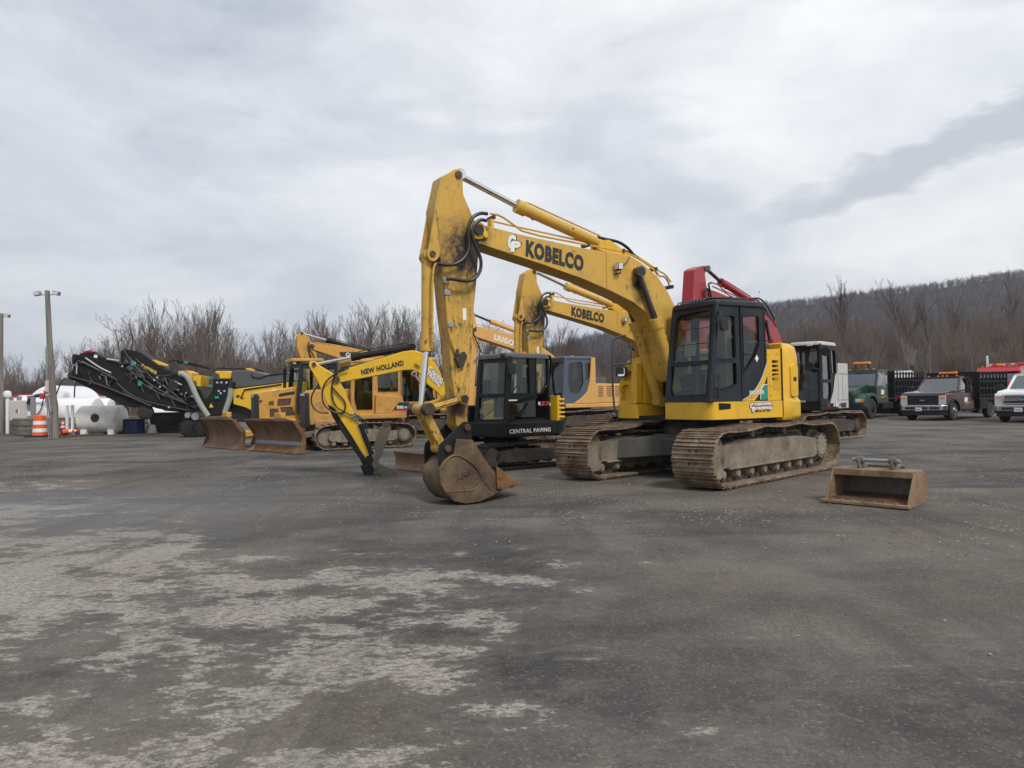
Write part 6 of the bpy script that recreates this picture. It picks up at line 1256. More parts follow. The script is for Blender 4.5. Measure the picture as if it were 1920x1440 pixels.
def pickup(label, x, y, yaw, mat, plate, chrome_grille=False, bed=True, name='pickup_truck', cat='pickup truck', sc=1.0):
    t = Thing(name, label, cat, x, y, yaw)
    W = 1.0; fx = 2.75   # front bumper x, wheel at 1.8, rear at -2.1
    # body: hood, fenders
    m = MB(); hood = rnd([(2.55, .55), (2.58, 1.16), (2.50, 1.27), (1.35, 1.36), (1.15, 1.34), (1.15, .5)], [.03, .08, .1, .05, .02, .02])
    arch = [(2.30 - .0, .45)]
    m.prism(hood, -.92, .92); bd = m.build('hood', mat, t.o, bevel=.06, seg=4)
    for sg in (1, -1):
        f = [(2.62, .56), (2.62, 1.10), (2.45, 1.20), (1.2, 1.26), (1.1, .42)]
        ar = [(1.8 + .50 * math.cos(a), .40 + .50 * math.sin(a)) for a in [R(d) for d in range(175, 4, -10)]]
        pl = [(2.62, .50), (2.62, 1.12), (2.45, 1.20), (1.12, 1.26), (1.12, .42)] + [(1.28, .42)] + ar[1:-1] + [(2.32, .44)]
        m = MB(); m.prism(pl, sg * .72, sg * 1.0); m.build('fender', mat, t.o, bevel=.035, seg=3)
        fl = [(1.8 + .56 * math.cos(a), .40 + .56 * math.sin(a)) for a in [R(d) for d in range(180, -1, -12)]]; fi = [(1.8 + .49 * math.cos(a), .40 + .49 * math.sin(a)) for a in [R(d) for d in range(0, 181, 12)]]
        m = MB(); m.prism(fl + fi, sg * 1.0, sg * 1.05); m.build('wheel_arch', 'charcoal', t.o, bevel=.01)
    # cab
    m = MB(); m.prism([(1.15, .45), (1.15, 1.30), (-.45, 1.30), (-.5, .45)], -.97, .97); cb = m.build('cab_body', mat, t.o, bevel=.04, seg=3)
    tk = lambda z: .97 - .17 * max(0, (z - 1.28) / .7)
    sidep = [(1.18, 1.28), (.55, 1.95), (-.38, 1.97), (-.48, 1.28)]; win = rnd([(.95, 1.34), (.47, 1.86), (-.02, 1.88), (-.06, 1.34)], .03); win2 = rnd([(-.12, 1.36), (-.10, 1.88), (-.32, 1.87), (-.38, 1.36)], .03)
    m = MB()
    for sg in (1, -1):
        fn = (lambda sg: lambda u, v, w_: (u, sg * (tk(v) - w_), v))(sg); m.prism(sidep, 0, .05, fn=fn, holes=[win, win2])
    fw = lambda u, v, w_: (1.20 - .64 * v + w_ * .7, (2 * u - 1) * tk(1.28 + .68 * v), 1.28 + .68 * v - (0)); ws = rnd([(.05, .04), (.95, .04), (.93, .93), (.07, .93)], .05)
    m.prism([(0, 0), (1, 0), (1, 1), (0, 1)], -.04, 0, fn=fw, holes=[ws]); m.prism(rnd([(.60, -.80), (.60, .80), (-.40, .80), (-.40, -.80)], .12), 1.94, 2.0, ax='z'); m.bb(-.48, -.42, -.9, .9, 1.28, 1.95)
    m.build('cab_roof', mat, t.o, bevel=.02)
    m = MB(); m.sheet(ws, -.02, fw); m.build('windscreen', 'windshield', t.o, smooth=0)
    for sg in (1, -1):
        fn = (lambda sg: lambda u, v, w_: (u, sg * (tk(v) - w_), v))(sg)
        for wv in (win, win2): m = MB(); m.sheet(wv, .02, fn); m.build('window_pane', 'windshield', t.o, smooth=0)
        m = MB(); m.bb(-.0, .10, sg * .97, sg * 1.0, 1.10, 1.15); m.build('door_handle', 'plastic', t.o, bevel=.01)
        m = MB(); m.bb(.88, .895, sg * .965, sg * .975, .55, 1.28); m.bb(-.1, -.085, sg * .965, sg * .975, .55, 1.28); each(m, 'door_seam', 'plastic', t.o)
        m = MB(); m.prism(rnd([(sg * 1.14, 1.22), (sg * 1.40, 1.22), (sg * 1.40, 1.56), (sg * 1.14, 1.56)], .05), .90, 1.02, ax='x'); m.tube([(.85, sg * .92, 1.34), (.95, sg * 1.2, 1.36)], .03, 6); m.build('side_mirror', 'plastic', t.o, bevel=.02)
        # headlamps
        m = MB(); m.prism(rnd([(sg * .68, .72), (sg * .99, .72), (sg * .99, 1.12), (sg * .70, 1.12)], .03), 2.52, 2.645, ax='x'); hl = m.build('headlight', 'lens', t.o, bevel=.01)
        m = MB(); m.prism(rnd([(sg * .74, .98), (sg * .97, .98), (sg * .97, 1.04), (sg * .74, 1.04)], .01), 2.645, 2.65, ax='x'); m.build('turn_signal', 'orange', hl)
    m = MB(); m.bb(2.55, 2.635, -.66, .66, .70, 1.13); g = m.build('grille', 'grille', t.o, bevel=.02)
    m = MB(); cm = 'chrome' if chrome_grille else 'charcoal'
    if chrome_grille:
        m.bb(2.635, 2.67, -.68, .68, 1.05, 1.13); m.bb(2.635, 2.67, -.68, .68, .72, .79); m.bb(2.635, 2.68, -.64, .64, .88, .93); m.bb(2.635, 2.68, -.64, .64, .97, 1.0)
        for sg in (1, -1): m.bb(2.635, 2.675, sg * .66 - .04, sg * .66 + .02, .72, 1.13)
    else:
        m.bb(2.635, 2.66, -.66, .66, .70, .74); m.bb(2.635, 2.66, -.66, .66, 1.09, 1.13); m.bb(2.635, 2.665, -.62, .62, .84, .88); m.bb(2.635, 2.665, -.62, .62, .96, 1.0)
        for sg in (1, -1): m.bb(2.635, 2.66, sg * .5 - .02, sg * .5 + .02, .72, 1.1)
    each(m, 'grille_bar', cm, g, bevel=.008)
    m = MB(); m.lathe([(.02, 0), (.11, 0), (.115, .01), (.10, .02), (.02, .02)], (2.665, 0, .92), (1, 0, 0), 24)
    for i in range(len(m.v)): v = m.v[i]; m.v[i] = (v[0], v[1] * 1.35, .92 + (v[2] - .92) * .62)
    em = m.build('oval_badge', 'decal_blue' if chrome_grille else 'charcoal', g)
    text(t, 'Ford', (2.69, -.09, .895), (2.69, .09, .895), (2.69, -.09, .95), 0, 'decal_white', parent=em, bold=.0, thick=.002)
    m = MB(); m.prism(rnd([(2.60, -1.02), (2.80, -.86), (2.84, 0), (2.80, .86), (2.60, 1.02), (2.5, 1.02), (2.5, -1.02)], .05), .46, .70, ax='z'); bp_ = m.build('bumper', 'chrome', t.o, bevel=.03, seg=3)
    for a, b_ in ((-.70, -.25), (-.18, .28), (.36, .76)): m = MB(); m.bb(2.80, 2.845, a, b_, .52, .62); m.build('bumper_slot', 'grille', bp_, bevel=.01)
    m = MB(); m.prism(rnd([(2.58, -.96), (2.76, -.8), (2.8, 0), (2.76, .8), (2.58, .96), (2.4, .96), (2.4, -.96)], .05), .24, .46, ax='z'); m.build('air_dam', 'charcoal', bp_, bevel=.02)
    m = MB(); m.bb(2.845, 2.852, -.24, .04, .44, .60); pl = m.build('number_plate', 'decal_white', bp_); text(t, plate, (2.856, -.21, .48), (2.856, .01, .48), (2.856, -.21, .55), 0, 'decal_blue', parent=pl, bold=.0, thick=.002)
    for sg in (1, -1):
        wheel(t, 1.8, sg * .86, .41, .26, sg, 'chrome'); wheel(t, -2.1, sg * .92, .41, .26, sg, 'steelgrey', dual=True)
    m = MB(); m.bb(-3.6, 2.3, -.42, .42, .42, .58); m.build('chassis', 'machine_black', t.o)
    if bed:
        m = MB()
        for y in (-.62, -.2, .0, .2, .62): m.box((.52, y, 2.02), (.09, .07, .05)); 
        each(m, 'clearance_lamp', 'orange', t.o, bevel=.01)
        stake_bed(t, -3.9, -.55, .98, 2.15, 1.15)
        m = MB(); m.bb(-1.7, -.7, .75, 1.12, .45, .88); m.build('toolbox', 'machine_black', t.o, bevel=.02)
        m = MB(); m.tube([(.9, 1.0, .42), (-.4, 1.0, .42)], .045, 8); m.build('running_board', 'machine_black', t.o)
        m = MB(); m.bb(-.30, -.10, -.45, .35, 2.12, 2.22); lb = m.build('light_bar', 'orange', t.o, bevel=.03); m = MB(); m.bb(-.28, -.12, -.5, .4, 2.06, 2.12); m.build('light_bar_base', 'plastic', lb)
        m = MB(); m.prism([(.65, .80), (.35, .80), (.28, 1.0), (.60, 1.02)], .971, .975); m.build('door_logo', 'decal_white', t.o); 
        m = MB(); m.tube([(.7, .976, .78), (.5, .976, .70), (.2, .976, .80), (.0, .976, .76)], .012, 6, 2); m.build('door_stripe', 'decal_yellow', t.o)
    else:
        m = MB(); m.prism([(-.55, .5), (-.55, 1.3), (-3.2, 1.3), (-3.2, .5)], -1.0, 1.0); m.build('cargo_bed', mat, t.o, bevel=.04)
    m = MB(); m.box((.55, 0, 1.42), (.5, 1.5, .3)); m.box((.05, .42, 1.4), (.15, .5, .65)); m.box((.05, -.42, 1.4), (.15, .5, .65)); each(m, 'interior_seat', 'interior', t.o, bevel=.05)
    return t
def heavy(label, x, y, yaw, mat, w_=1.1, stacks=False, stake=True, name='flatbed_truck', cat='truck', visor=False, sc=1.0):
    t = Thing(name, label, cat, x, y, yaw); t.o.scale = (sc, sc, sc)
    m = MB(); m.prism(rnd([(3.0, .75), (3.05, 1.25), (2.9, 1.48), (1.5, 1.72), (1.4, 1.72), (1.4, .7)], [.05, .1, .2, .05, .02, .02]), -.62, .62); hd = m.build('hood', mat, t.o, bevel=.10, seg=4)
    for sg in (1, -1):
        r = .62; ar = [(2.05 + r * math.cos(a), .52 + r * math.sin(a)) for a in [R(d) for d in range(178, 0, -10)]]; ou = [(2.05 + (r + .16) * math.cos(a), .56 + (r + .12) * math.sin(a)) for a in [R(d) for d in range(5, 176, 10)]]
        pl = [(3.05, .62), (3.03, 1.02), (2.75, 1.25)] + [p for p in ou if p[0] < 2.6 and p[0] > 1.45] + [(1.40, 1.02), (1.40, .5)] + ar + [(2.68, .55)]
        m = MB(); m.prism(pl, sg * .55, sg * w_); m.build('fender', mat, t.o, bevel=.05, seg=3)
        m = MB(); m.prism(rnd([(sg * .66, .84), (sg * .93, .84), (sg * .93, 1.0), (sg * .66, 1.0)], .02), 3.0, 3.06, ax='x'); hl = m.build('headlight', 'lens', t.o, bevel=.01)
        m = MB(); m.prism(rnd([(sg * .93, .84), (sg * (w_ - .02), .84), (sg * (w_ - .02), 1.0), (sg * .93, 1.0)], .02), 2.98, 3.06, ax='x'); m.build('turn_signal', 'orange', hl, bevel=.01)
    m = MB(); m.prism(rnd([(-.46, .85), (.46, .85), (.46, 1.36), (-.46, 1.36)], .06), 3.0, 3.07, ax='x'); g = m.build('grille', 'grille', t.o, bevel=.02)
    m = MB()
    for i in range(7): m.bb(3.07, 3.08, -.42, .42, .90 + i * .065, .915 + i * .065)
    each(m, 'grille_bar', mat, g)
    m = MB(); m.prism(rnd([(3.0, -w_), (3.16, -w_ * .85), (3.18, 0), (3.16, w_ * .85), (3.0, w_), (2.9, w_), (2.9, -w_)], .05), .45, .78, ax='z'); m.build('bumper', 'machine_black', t.o, bevel=.03)
    side = [(1.45, 1.1), (1.45, 1.66), (1.18, 2.42), (.0, 2.42), (.0, .75), (1.2, .75)]; win = rnd([(1.32, 1.66), (1.08, 2.28), (.30, 2.28), (.30, 1.62)], .05)
    m = MB()
    for sg in (1, -1): m.prism(side, sg * w_ * .94, sg * (w_ * .94 - .05), holes=[win])
    fw = lambda u, v, q: (1.44 - .26 * v + q, (2 * u - 1) * w_ * .93, 1.62 + .78 * v); ws = rnd([(.05, .06), (.95, .06), (.94, .86), (.06, .86)], .05)
    m.prism([(0, 0), (1, 0), (1, 1), (0, 1)], -.05, 0, fn=fw, holes=[ws]); m.bb(1.2, 1.44, -w_ * .92, w_ * .92, .8, 1.64); m.bb(0, .05, -w_ * .93, w_ * .93, .75, 2.4); m.bb(0, 1.19, -w_ * .94, w_ * .94, 2.38, 2.47)
    cb = m.build('cab_body', mat, t.o, bevel=.02)
    m = MB(); m.sheet(ws, -.03, fw); m.build('windscreen', 'windshield', cb, smooth=0)
    for sg in (1, -1): m = MB(); m.sheet(win, sg * (w_ * .94 - .02), lambda u, v, q: (u, q, v)); m.build('window_pane', 'windshield', cb, smooth=0)
    m = MB()
    for y in (-.8, -.45, .45, .8): m.box((1.15, y, 2.5), (.1, .1, .05))
    each(m, 'clearance_lamp', 'orange', cb, bevel=.01)
    for sg in (1, -1):
        m = MB(); m.tube([(1.2, sg * w_ * .94, 2.30), (1.5, sg * (w_ + .45), 1.85), (1.3, sg * w_ * .94, 1.5)], .018, 6); m.tube([(1.5, sg * (w_ + .4), 2.1), (1.5, sg * (w_ + .4), 1.5)], .016, 6); m.box((1.5, sg * (w_ + .38), 1.95), (.08, .18, .42)); mr = m.build('mirror_bracket', 'chrome', cb)
    for sg in (1, -1): wheel(t, 2.05, sg * (w_ - .16), .5, .28, sg, 'machine_black'); wheel(t, -2.3, sg * (w_ - .2), .5, .5, sg, 'machine_black', dual=True)
    m = MB(); m.bb(-3.8, 3.0, -.42, .42, .6, .8); m.build('chassis', 'machine_black', t.o); m = MB(); m.bb(-.4, .9, .5, w_, .45, .8); m.build('fuel_tank', 'machine_black', t.o, bevel=.04)
    m = MB(); m.prism([(.92, 1.2), (.55, 1.2), (.50, 1.42), (.88, 1.45)], w_ * .94, w_ * .94 + .005); m.build('door_logo', 'decal_white', cb)
    m = MB(); m.tube([(1.25, w_ * .95, 1.12), (.9, w_ * .95, 1.02), (.5, w_ * .95, 1.12), (.2, w_ * .95, 1.08)], .012, 6, 2); m.build('door_stripe', 'decal_yellow', cb)
    if stacks:
        for sg in (1, -1): m = MB(); m.cyl((-.15, sg * .95, .9), (-.15, sg * .95, 3.15), .075); m.build('exhaust_stack', 'chrome', t.o)
        m = MB(); m.bb(.7, .95, -.2, .2, 2.5, 2.62); m.build('beacon', 'orange', cb, bevel=.04)
        for y in (-.55, .55): m = MB(); m.cyl((1.0, y, 2.58), (.5, y, 2.58), .06, .04); m.build('air_horn', 'chrome', cb)
        m = MB(); m.hexa([(1.22, -w_ * .93, 2.26), (1.42, -w_ * .93, 2.20), (1.42, w_ * .93, 2.20), (1.22, w_ * .93, 2.26), (1.18, -w_ * .93, 2.42), (1.24, -w_ * .93, 2.42), (1.24, w_ * .93, 2.42), (1.18, w_ * .93, 2.42)]); m.build('sun_visor', mat, cb, bevel=.01)
        m = MB(); m.bb(-3.8, -.5, -1.15, 1.15, 1.3, 2.7); m.build('dump_body', mat, t.o, bevel=.05)
    if stake:
        stake_bed(t, -4.3, -.3, 1.12, 2.35, 1.2, n=11)
        m = MB(); m.bb(.35, .6, -.5, .35, 2.78, 2.92); lb = m.build('light_bar', 'orange', t.o, bevel=.04)
        m = MB()
        for y in (-.4, .25): m.bb(.45, .5, y - .03, y + .03, 2.45, 2.78)
        each(m, 'light_bar_post', 'plastic', t.o)
    return t
# positions: front wheel contact points in the photo
def place(px, py, yaw, lx, ly):
    """root position so that local point (lx, ly, 0) sits on the ground at the pixel"""
    g = G(px, py); c, s = math.cos(yaw), math.sin(yaw); return g.x - (c * lx - s * ly), g.y - (s * lx + c * ly)
ya = R(218); x, y = place(1788, 788, ya, 1.8, .95); pickup('maroon pickup truck with black stake bed, amber light bar and chrome bumper', x, y, ya, 'maroon', '48M5-ML')
ya = R(222); x, y = place(1880, 790.5, ya, 1.8, -.95); pickup('white pickup truck with chrome grille and oval badge, cut by the right edge', x, y, ya, 'white', '73657-MK', chrome_grille=True, bed=False)
ya = R(222); x, y = place(1634, 785, ya, 2.05, 1.0); heavy('dark green truck with black stake bed and raised amber light bar', x, y, ya, 'green')
p = XY(1888, 46); ya = R(222); heavy('tall red dump truck with chrome exhaust stacks and sun visor', p.x, p.y, ya, 'truck_red', stacks=True, stake=False, name='dump_truck', cat='dump truck', sc=1.08)
p = XY(1965, 50); heavy('second red truck behind at the right edge, only its stack showing', p.x, p.y, R(222), 'truck_red', stacks=True, stake=False, name='dump_truck', cat='dump truck', sc=1.1)
p = XY(1672, 47); t = Thing('box_trailer', 'white utility body with small rails behind the green truck', 'trailer', p.x, p.y, R(240))
m = MB(); m.bb(-2.2, 1.0, -1.2, 1.2, .9, 2.55); m.build('trailer_box', 'white', t.o, bevel=.05)
m = MB()
for i in range(6): m.bb(-2.1 + i * .6, -2.05 + i * .6, 1.1, 1.15, 2.5, 2.9)
each(m, 'rail_post', 'plastic', t.o)
m = MB(); m.cyl((-1.2, -1.1, .45), (-1.2, 1.1, .45), .45, n=24); m.build('wheel', 'tyre', t.o)
p = XY(1697, 45); t = Thing('plate_compactor', 'small pale red machine seen through the green truck stake bed', 'compactor', p.x, p.y, R(240))
m = MB(); m.bb(-.9, .7, -.5, .5, .6, 1.35); m.build('machine_body', 'truck_red', t.o, bevel=.06); m = MB(); m.bb(-.4, .5, -.45, .45, 1.35, 1.5); m.build('machine_top', 'silver', t.o, bevel=.05)
# ------------------------------------------------------------------ ground
def nmesh(name, V, F, mat, k=4, smooth=False):
    me = bpy.data.meshes.new(name); V = np.asarray(V, dtype=np.float32); F = np.asarray(F, dtype=np.int32)
    me.vertices.add(len(V)); me.vertices.foreach_set('co', V.ravel()); me.loops.add(F.size); me.loops.foreach_set('vertex_index', F.ravel())
    me.polygons.add(len(F)); me.polygons.foreach_set('loop_start', np.arange(0, F.size, k, dtype=np.int32)); me.polygons.foreach_set('loop_total', np.full(len(F), k, dtype=np.int32))
    me.update(calc_edges=True); me.materials.append(M[mat] if isinstance(mat, str) else mat)
    if smooth: me.polygons.foreach_set('use_smooth', np.ones(len(F), dtype=bool))
    o = bpy.data.objects.new(name, me); COL.objects.link(o); return o
def ground_mat():
    t = NT('asphalt_millings'); P = t.new('ShaderNodeNewGeometry').outputs['Position']; N_ = lambda *a, **k: t.noise(*a, vec=P, **k)
    big = N_(.11, 4, .55); med = N_(.55, 7, .62, off=(3, 7, 0)); fine = N_(55, 3, .7); agg = t.voro(85, 'F1', 1, vec=P)
    g = t.math('ADD', t.math('MULTIPLY', big, .4), t.math('MULTIPLY', med, .6))
    base = t.ramp(g, [(.40, (.038, .036, .036)), (.48, (.078, .072, .067)), (.54, (.125, .113, .100)), (.64, (.19, .168, .142))])
    # brown silt washed over the surface
    silt = t.ramp(N_(.23, 6, .6, off=(11, 2, 0), stretch=(1, 1.6, 1)), [(.46, 0), (.60, 1)]); base = t.mix(t.math('MULTIPLY', silt, .5), base, (.150, .122, .088))
    # stone grain
    sp = t.new('ShaderNodeSeparateColor'); t.l.new(agg, sp.inputs[0])
    base = t.mix(t.math('MULTIPLY', t.ramp(sp.outputs[0], [(.0, 0), (1, 1)]), .8), base, t.mix(.55, base, (.015, .015, .015)))
    lightst = t.ramp(sp.outputs[1], [(.90, 0), (.95, 1)], 'LINEAR'); base = t.mix(t.math('MULTIPLY', lightst, .22), base, (.33, .31, .28))
    # gravelly area round the machines: larger pale stones
    sx = t.new('ShaderNodeSeparateXYZ'); t.l.new(P, sx.inputs[0])
    far = t.math('MULTIPLY', t.math('SUBTRACT', t.math('ADD', sx.outputs[1], t.math('MULTIPLY', sx.outputs[0], .35)), 6.5), .35, True)
    gr = t.voro(30, 'F1', 1, vec=P); gd = t.voro(30, 'F1', 0, vec=P); s2 = t.new('ShaderNodeSeparateColor'); t.l.new(gr, s2.inputs[0]); st = t.math('MULTIPLY', t.ramp(s2.outputs[0], [(.70, 0), (.72, 1)]), t.math('MULTIPLY', t.math('SUBTRACT', t.math('MULTIPLY', t.math('POWER', s2.outputs[1], 1.7), .62), gd), 14.0, True))
    clus = t.ramp(N_(.9, 5, .7, off=(5, 5, 0)), [(.46, .06), (.6, 1)])
    stf = t.math('MULTIPLY', t.math('MULTIPLY', st, clus), far); base = t.mix(t.math('MULTIPLY', stf, .95), base, (.42, .40, .37))
    # pale worn crust of old sealer in the foreground, torn into islands
    a = N_(2.1, 13, .70, stretch=(.8, 1.15, 1), off=(0, 0, 3), dist=.15); b = N_(.36, 4, .55, off=(7.3, 1.6, 2), stretch=(.8, 1.2, 1)); c_ = N_(9, 9, .76, off=(2, 2, 2), stretch=(.75, 1.2, 1))
    near = t.math('MULTIPLY', t.math('SUBTRACT', 6.3, t.math('ADD', sx.outputs[1], t.math('MULTIPLY', sx.outputs[0], 1.0))), .2)
    near = t.math('MINIMUM', t.math('MAXIMUM', near, -1.0), .55)
    cr = t.math('ADD', t.math('ADD', t.math('MULTIPLY', a, .8), t.math('ADD', t.math('MULTIPLY', b, .7), t.math('MULTIPLY', c_, .46))), t.math('MULTIPLY', near, .23))
    cr = t.math('MULTIPLY', cr, .75); crf = t.ramp(cr, [(.829, 0), (.848, 1)]); crf2 = t.ramp(cr, [(.74, 0), (.825, 1)]); crf = t.math('MULTIPLY', crf, t.ramp(N_(24, 7, .75, stretch=(.8, 1.2, 1)), [(.40, .25), (.50, 1)]))
    crc = t.mix(t.math('MULTIPLY', sp.outputs[2], .7), (.40, .37, .325), (.15, .137, .12)); crc = t.mix(t.math('MULTIPLY', t.ramp(N_(1.3, 6, .6), [(.4, 0), (.7, 1)]), .45), crc, (.25, .22, .185))
    base = t.mix(t.math('MULTIPLY', crf2, .35), base, (.16, .145, .125))
    base = t.mix(t.math('MULTIPLY', crf, .85), base, crc)
    # wheel tracks towards the trucks
    tr = N_(.8, 5, .6, stretch=(2.6, .22, 1), off=(1, 0, 0)); base = t.mix(t.math('MULTIPLY', t.ramp(tr, [(.54, 0), (.66, 1)]), .38), base, (.035, .033, .032))
    tr2 = N_(.45, 6, .65, stretch=(.3, 2.2, 1), off=(9, 4, 0)); base = t.mix(t.math('MULTIPLY', t.math('MULTIPLY', t.ramp(tr2, [(.55, 0), (.62, 1)]), far), .55), base, (.030, .028, .027))
    # damp smoother patch at left
    wx = t.math('DIVIDE', t.math('ADD', sx.outputs[0], 6.5), 5.2); wy = t.math('DIVIDE', t.math('SUBTRACT', sx.outputs[1], 10.5), 3.4)
    dd = t.math('ADD', t.math('MULTIPLY', wx, wx), t.math('MULTIPLY', wy, wy)); wet = t.math('MULTIPLY', t.math('SUBTRACT', 1.15, t.math('ADD', dd, t.math('MULTIPLY', t.math('SUBTRACT', med, .5), 2.2)), True), .9, True)
    base = t.mix(t.math('MULTIPLY', wet, .35), base, (.085, .085, .088)); rough = t.math('SUBTRACT', .93, t.math('MULTIPLY', wet, .42))
    h = t.math('ADD', t.math('MULTIPLY', sp.outputs[0], .4), t.math('ADD', t.math('MULTIPLY', fine, .5), t.math('MULTIPLY', stf, .8)))
    h = t.math('ADD', h, t.math('MULTIPLY', crf, .9))
    h = t.math('ADD', h, t.math('MULTIPLY', med, 2.0)); t.bump(h, .55, .012); return t.fin(base, rough, 0, .35)
M['ground'] = ground_mat()
def gz(x, y):
    from math import exp
    bx, by = -.75, 11.15
    r2 = ((x - bx) ** 2 + (y - by) ** 2)
    return -.115 * np.exp(-r2 / 1.1)
xs = np.unique(np.concatenate([np.linspace(-9, 9, 181), np.linspace(-60, 60, 61), np.array([-3000, -1500, -700, -300, -150, 150, 300, 700, 1500, 3000.])]))
ys = np.unique(np.concatenate([np.linspace(1, 16, 151), np.linspace(-20, 70, 61), np.array([-400, -100, -50, 120, 200, 300, 500, 1000, 2000, 4000.])]))
X_, Y_ = np.meshgrid(xs, ys); rn = np.random.RandomState(3)
Z_ = gz(X_, Y_)
nf = (np.abs(X_) < 9) & (Y_ < 16) & (Y_ > 1); Z_ = Z_ + nf * (.006 * np.sin(X_ * 2.3 + 1.1 * np.sin(Y_ * 1.7)) * np.sin(Y_ * 1.9 + X_) - .006)
V = np.stack([X_.ravel(), Y_.ravel(), Z_.ravel()], 1); nx_, ny_ = len(xs), len(ys); ii = (np.arange(ny_ - 1)[:, None] * nx_ + np.arange(nx_ - 1)[None]).ravel()
tag(nmesh('ground', V, np.stack([ii, ii + 1, ii + nx_ + 1, ii + nx_], 1), 'ground', smooth=True), kind='structure')
# scattered loose stones on the yard (countless)
rs = np.random.RandomState(11); ns = 9000
yy_ = 2.5 + rs.rand(ns) ** 1.1 * 20; xx_ = (rs.rand(ns) - .5) * 1.5 * yy_; clus_ = .5 + .5 * np.sin(xx_ * .9 + 2 * np.sin(yy_ * .6)) * np.sin(yy_ * .8 + 1.5 * np.sin(xx_ * .7)); keep = (rs.rand(ns) < np.clip((yy_ + .45 * xx_ - 6) / 5, .012, 1) * clus_ ** 1.2); xx_, yy_ = xx_[keep], yy_[keep]; ns = len(xx_)
oc = np.array([(1, 0, 0), (0, 1, 0), (-1, 0, 0), (0, -1, 0), (0, 0, 1), (0, 0, -1)], float); of = np.array([(0, 1, 4), (1, 2, 4), (2, 3, 4), (3, 0, 4), (1, 0, 5), (2, 1, 5), (3, 2, 5), (0, 3, 5)])
sz = .004 + .011 * rs.rand(ns) ** 3.5
VV = oc[None] * (sz[:, None, None] * (1 + .5 * rs.rand(ns, 6, 3))) * np.array([1, 1, .6]); ang = rs.rand(ns) * 6.28; ca, sa = np.cos(ang)[:, None], np.sin(ang)[:, None]
vx = VV[..., 0] * ca - VV[..., 1] * sa + xx_[:, None]; vy = VV[..., 0] * sa + VV[..., 1] * ca + yy_[:, None]; vz = VV[..., 2] + gz(xx_, yy_)[:, None] + (sz * .2)[:, None]
t_ = NT('loose_stones'); M['stones'] = t_.fin(t_.ramp(t_.noise(3.1, 2, .5, off=(0, 0, 1)), [(.3, (.10, .095, .09)), (.5, (.22, .21, .195)), (.7, (.40, .38, .35))]), .9)
tag(nmesh('gravel', np.stack([vx, vy, vz], 2).reshape(-1, 3), (of[None] + (np.arange(ns) * 6)[:, None, None]).reshape(-1, 3), 'stones', 3), 'scattered loose pale stones on the dark asphalt yard', 'gravel', kind='stuff')
q = G(1690, 812); t = Thing('wood_scrap', 'tiny pale scrap of wood on the asphalt left of the maroon truck', 'wood scrap', G(1782, 832).x, G(1782, 832).y, .7); m = MB(); m.box((0, 0, .012), (.22, .05, .02)); m.build('splinter', 'gp_tan', t.o)
# ------------------------------------------------------------------ bare trees
def tree_arrays(seed, height, spread, levels, kids, r0, lean=.04, up=.5, stems=1, first=.3, twig=.010):
    rr = random.Random(seed); V = []; F = []; TV = []; TF = []
    def seg(P, r, trunk):
        Vx, Fx = (TV, TF) if trunk else (V, F); n = 5 if trunk else 3; b = len(Vx); x = None
        for i, p in enumerate(P):
            d = (P[min(i + 1, len(P) - 1)] - P[max(i - 1, 0)]).normalized(); x, y, _ = basis(d)
            for j in range(n): a = 2 * math.pi * j / n; Vx.append(tuple(p + (x * math.cos(a) + y * math.sin(a)) * r[i]))
        for i in range(len(P) - 1):
            for j in range(n): Fx.append((b + i * n + j, b + i * n + (j + 1) % n, b + (i + 1) * n + (j + 1) % n, b + (i + 1) * n + j))
    def grow(p, d, L_, r, lv):
        k = 5 if lv == 0 else (4 if lv == 1 else 3); P = [p]; rad = [r]; dd = d.copy()
        for i in range(k):
            dd = (dd + Vector((rr.gauss(0, .09), rr.gauss(0, .09), up * .10 * (lv > 0)))).normalized(); P.append(P[-1] + dd * L_ / k); rad.append(max(twig * .6, r * (1 - .78 * (i + 1) / k)))
        seg(P, rad, lv == 0)
        if lv >= levels: return
        nk = kids[lv]
        for i in range(nk):
            t = (first if lv == 0 else .15) + (1 - (first if lv == 0 else .15)) * (i + rr.random()) / nk; t = min(.98, t); u = t * k; j = min(k - 1, int(u)); q = P[j].lerp(P[j + 1], u - j)
            a = rr.random() * 6.28; tl = rr.uniform(.45, .95) * spread; base_d = (P[j + 1] - P[j]).normalized(); x, y, _ = basis(base_d)
            nd_ = (base_d * math.cos(tl) + (x * math.cos(a) + y * math.sin(a)) * math.sin(tl) + Vector((0, 0, up * .35))).normalized()
            grow(q, nd_, L_ * rr.uniform(.35, .58) * (1.15 - .55 * t), max(twig, rad[j] * rr.uniform(.38, .6)), lv + 1)
    for s_ in range(stems):
        a = rr.random() * 6.28; d = Vector((rr.gauss(0, lean), rr.gauss(0, lean), 1)).normalized() if stems == 1 else Vector((math.cos(a) * rr.uniform(.03, .24), math.sin(a) * rr.uniform(.03, .24), 1)).normalized()
        grow(Vector((rr.gauss(0, .25), rr.gauss(0, .25), 0)) * (stems > 1), d, height * rr.uniform(.75, 1) if stems > 1 else height, r0, 0)
    return [np.array(q) for q in (TV, TF, V, F)]
def bark(name, a, b, c):
    t = NT(name); oi = t.new('ShaderNodeObjectInfo').outputs['Random']; n = t.noise(.35, 4, .6, vec=t.new('ShaderNodeNewGeometry').outputs['Position'])
    return t.fin(t.ramp(t.math('ADD', t.math('MULTIPLY', n, .7), t.math('MULTIPLY', oi, .3)), [(.3, a), (.5, b), (.7, c)]), .95, 0, .1)
M['bark'] = bark('grey_bark', (.08, .065, .058), (.14, .118, .105), (.21, .185, .165))
M['bark_pale'] = bark('pale_bark', (.16, .145, .13), (.22, .205, .185), (.29, .27, .25))
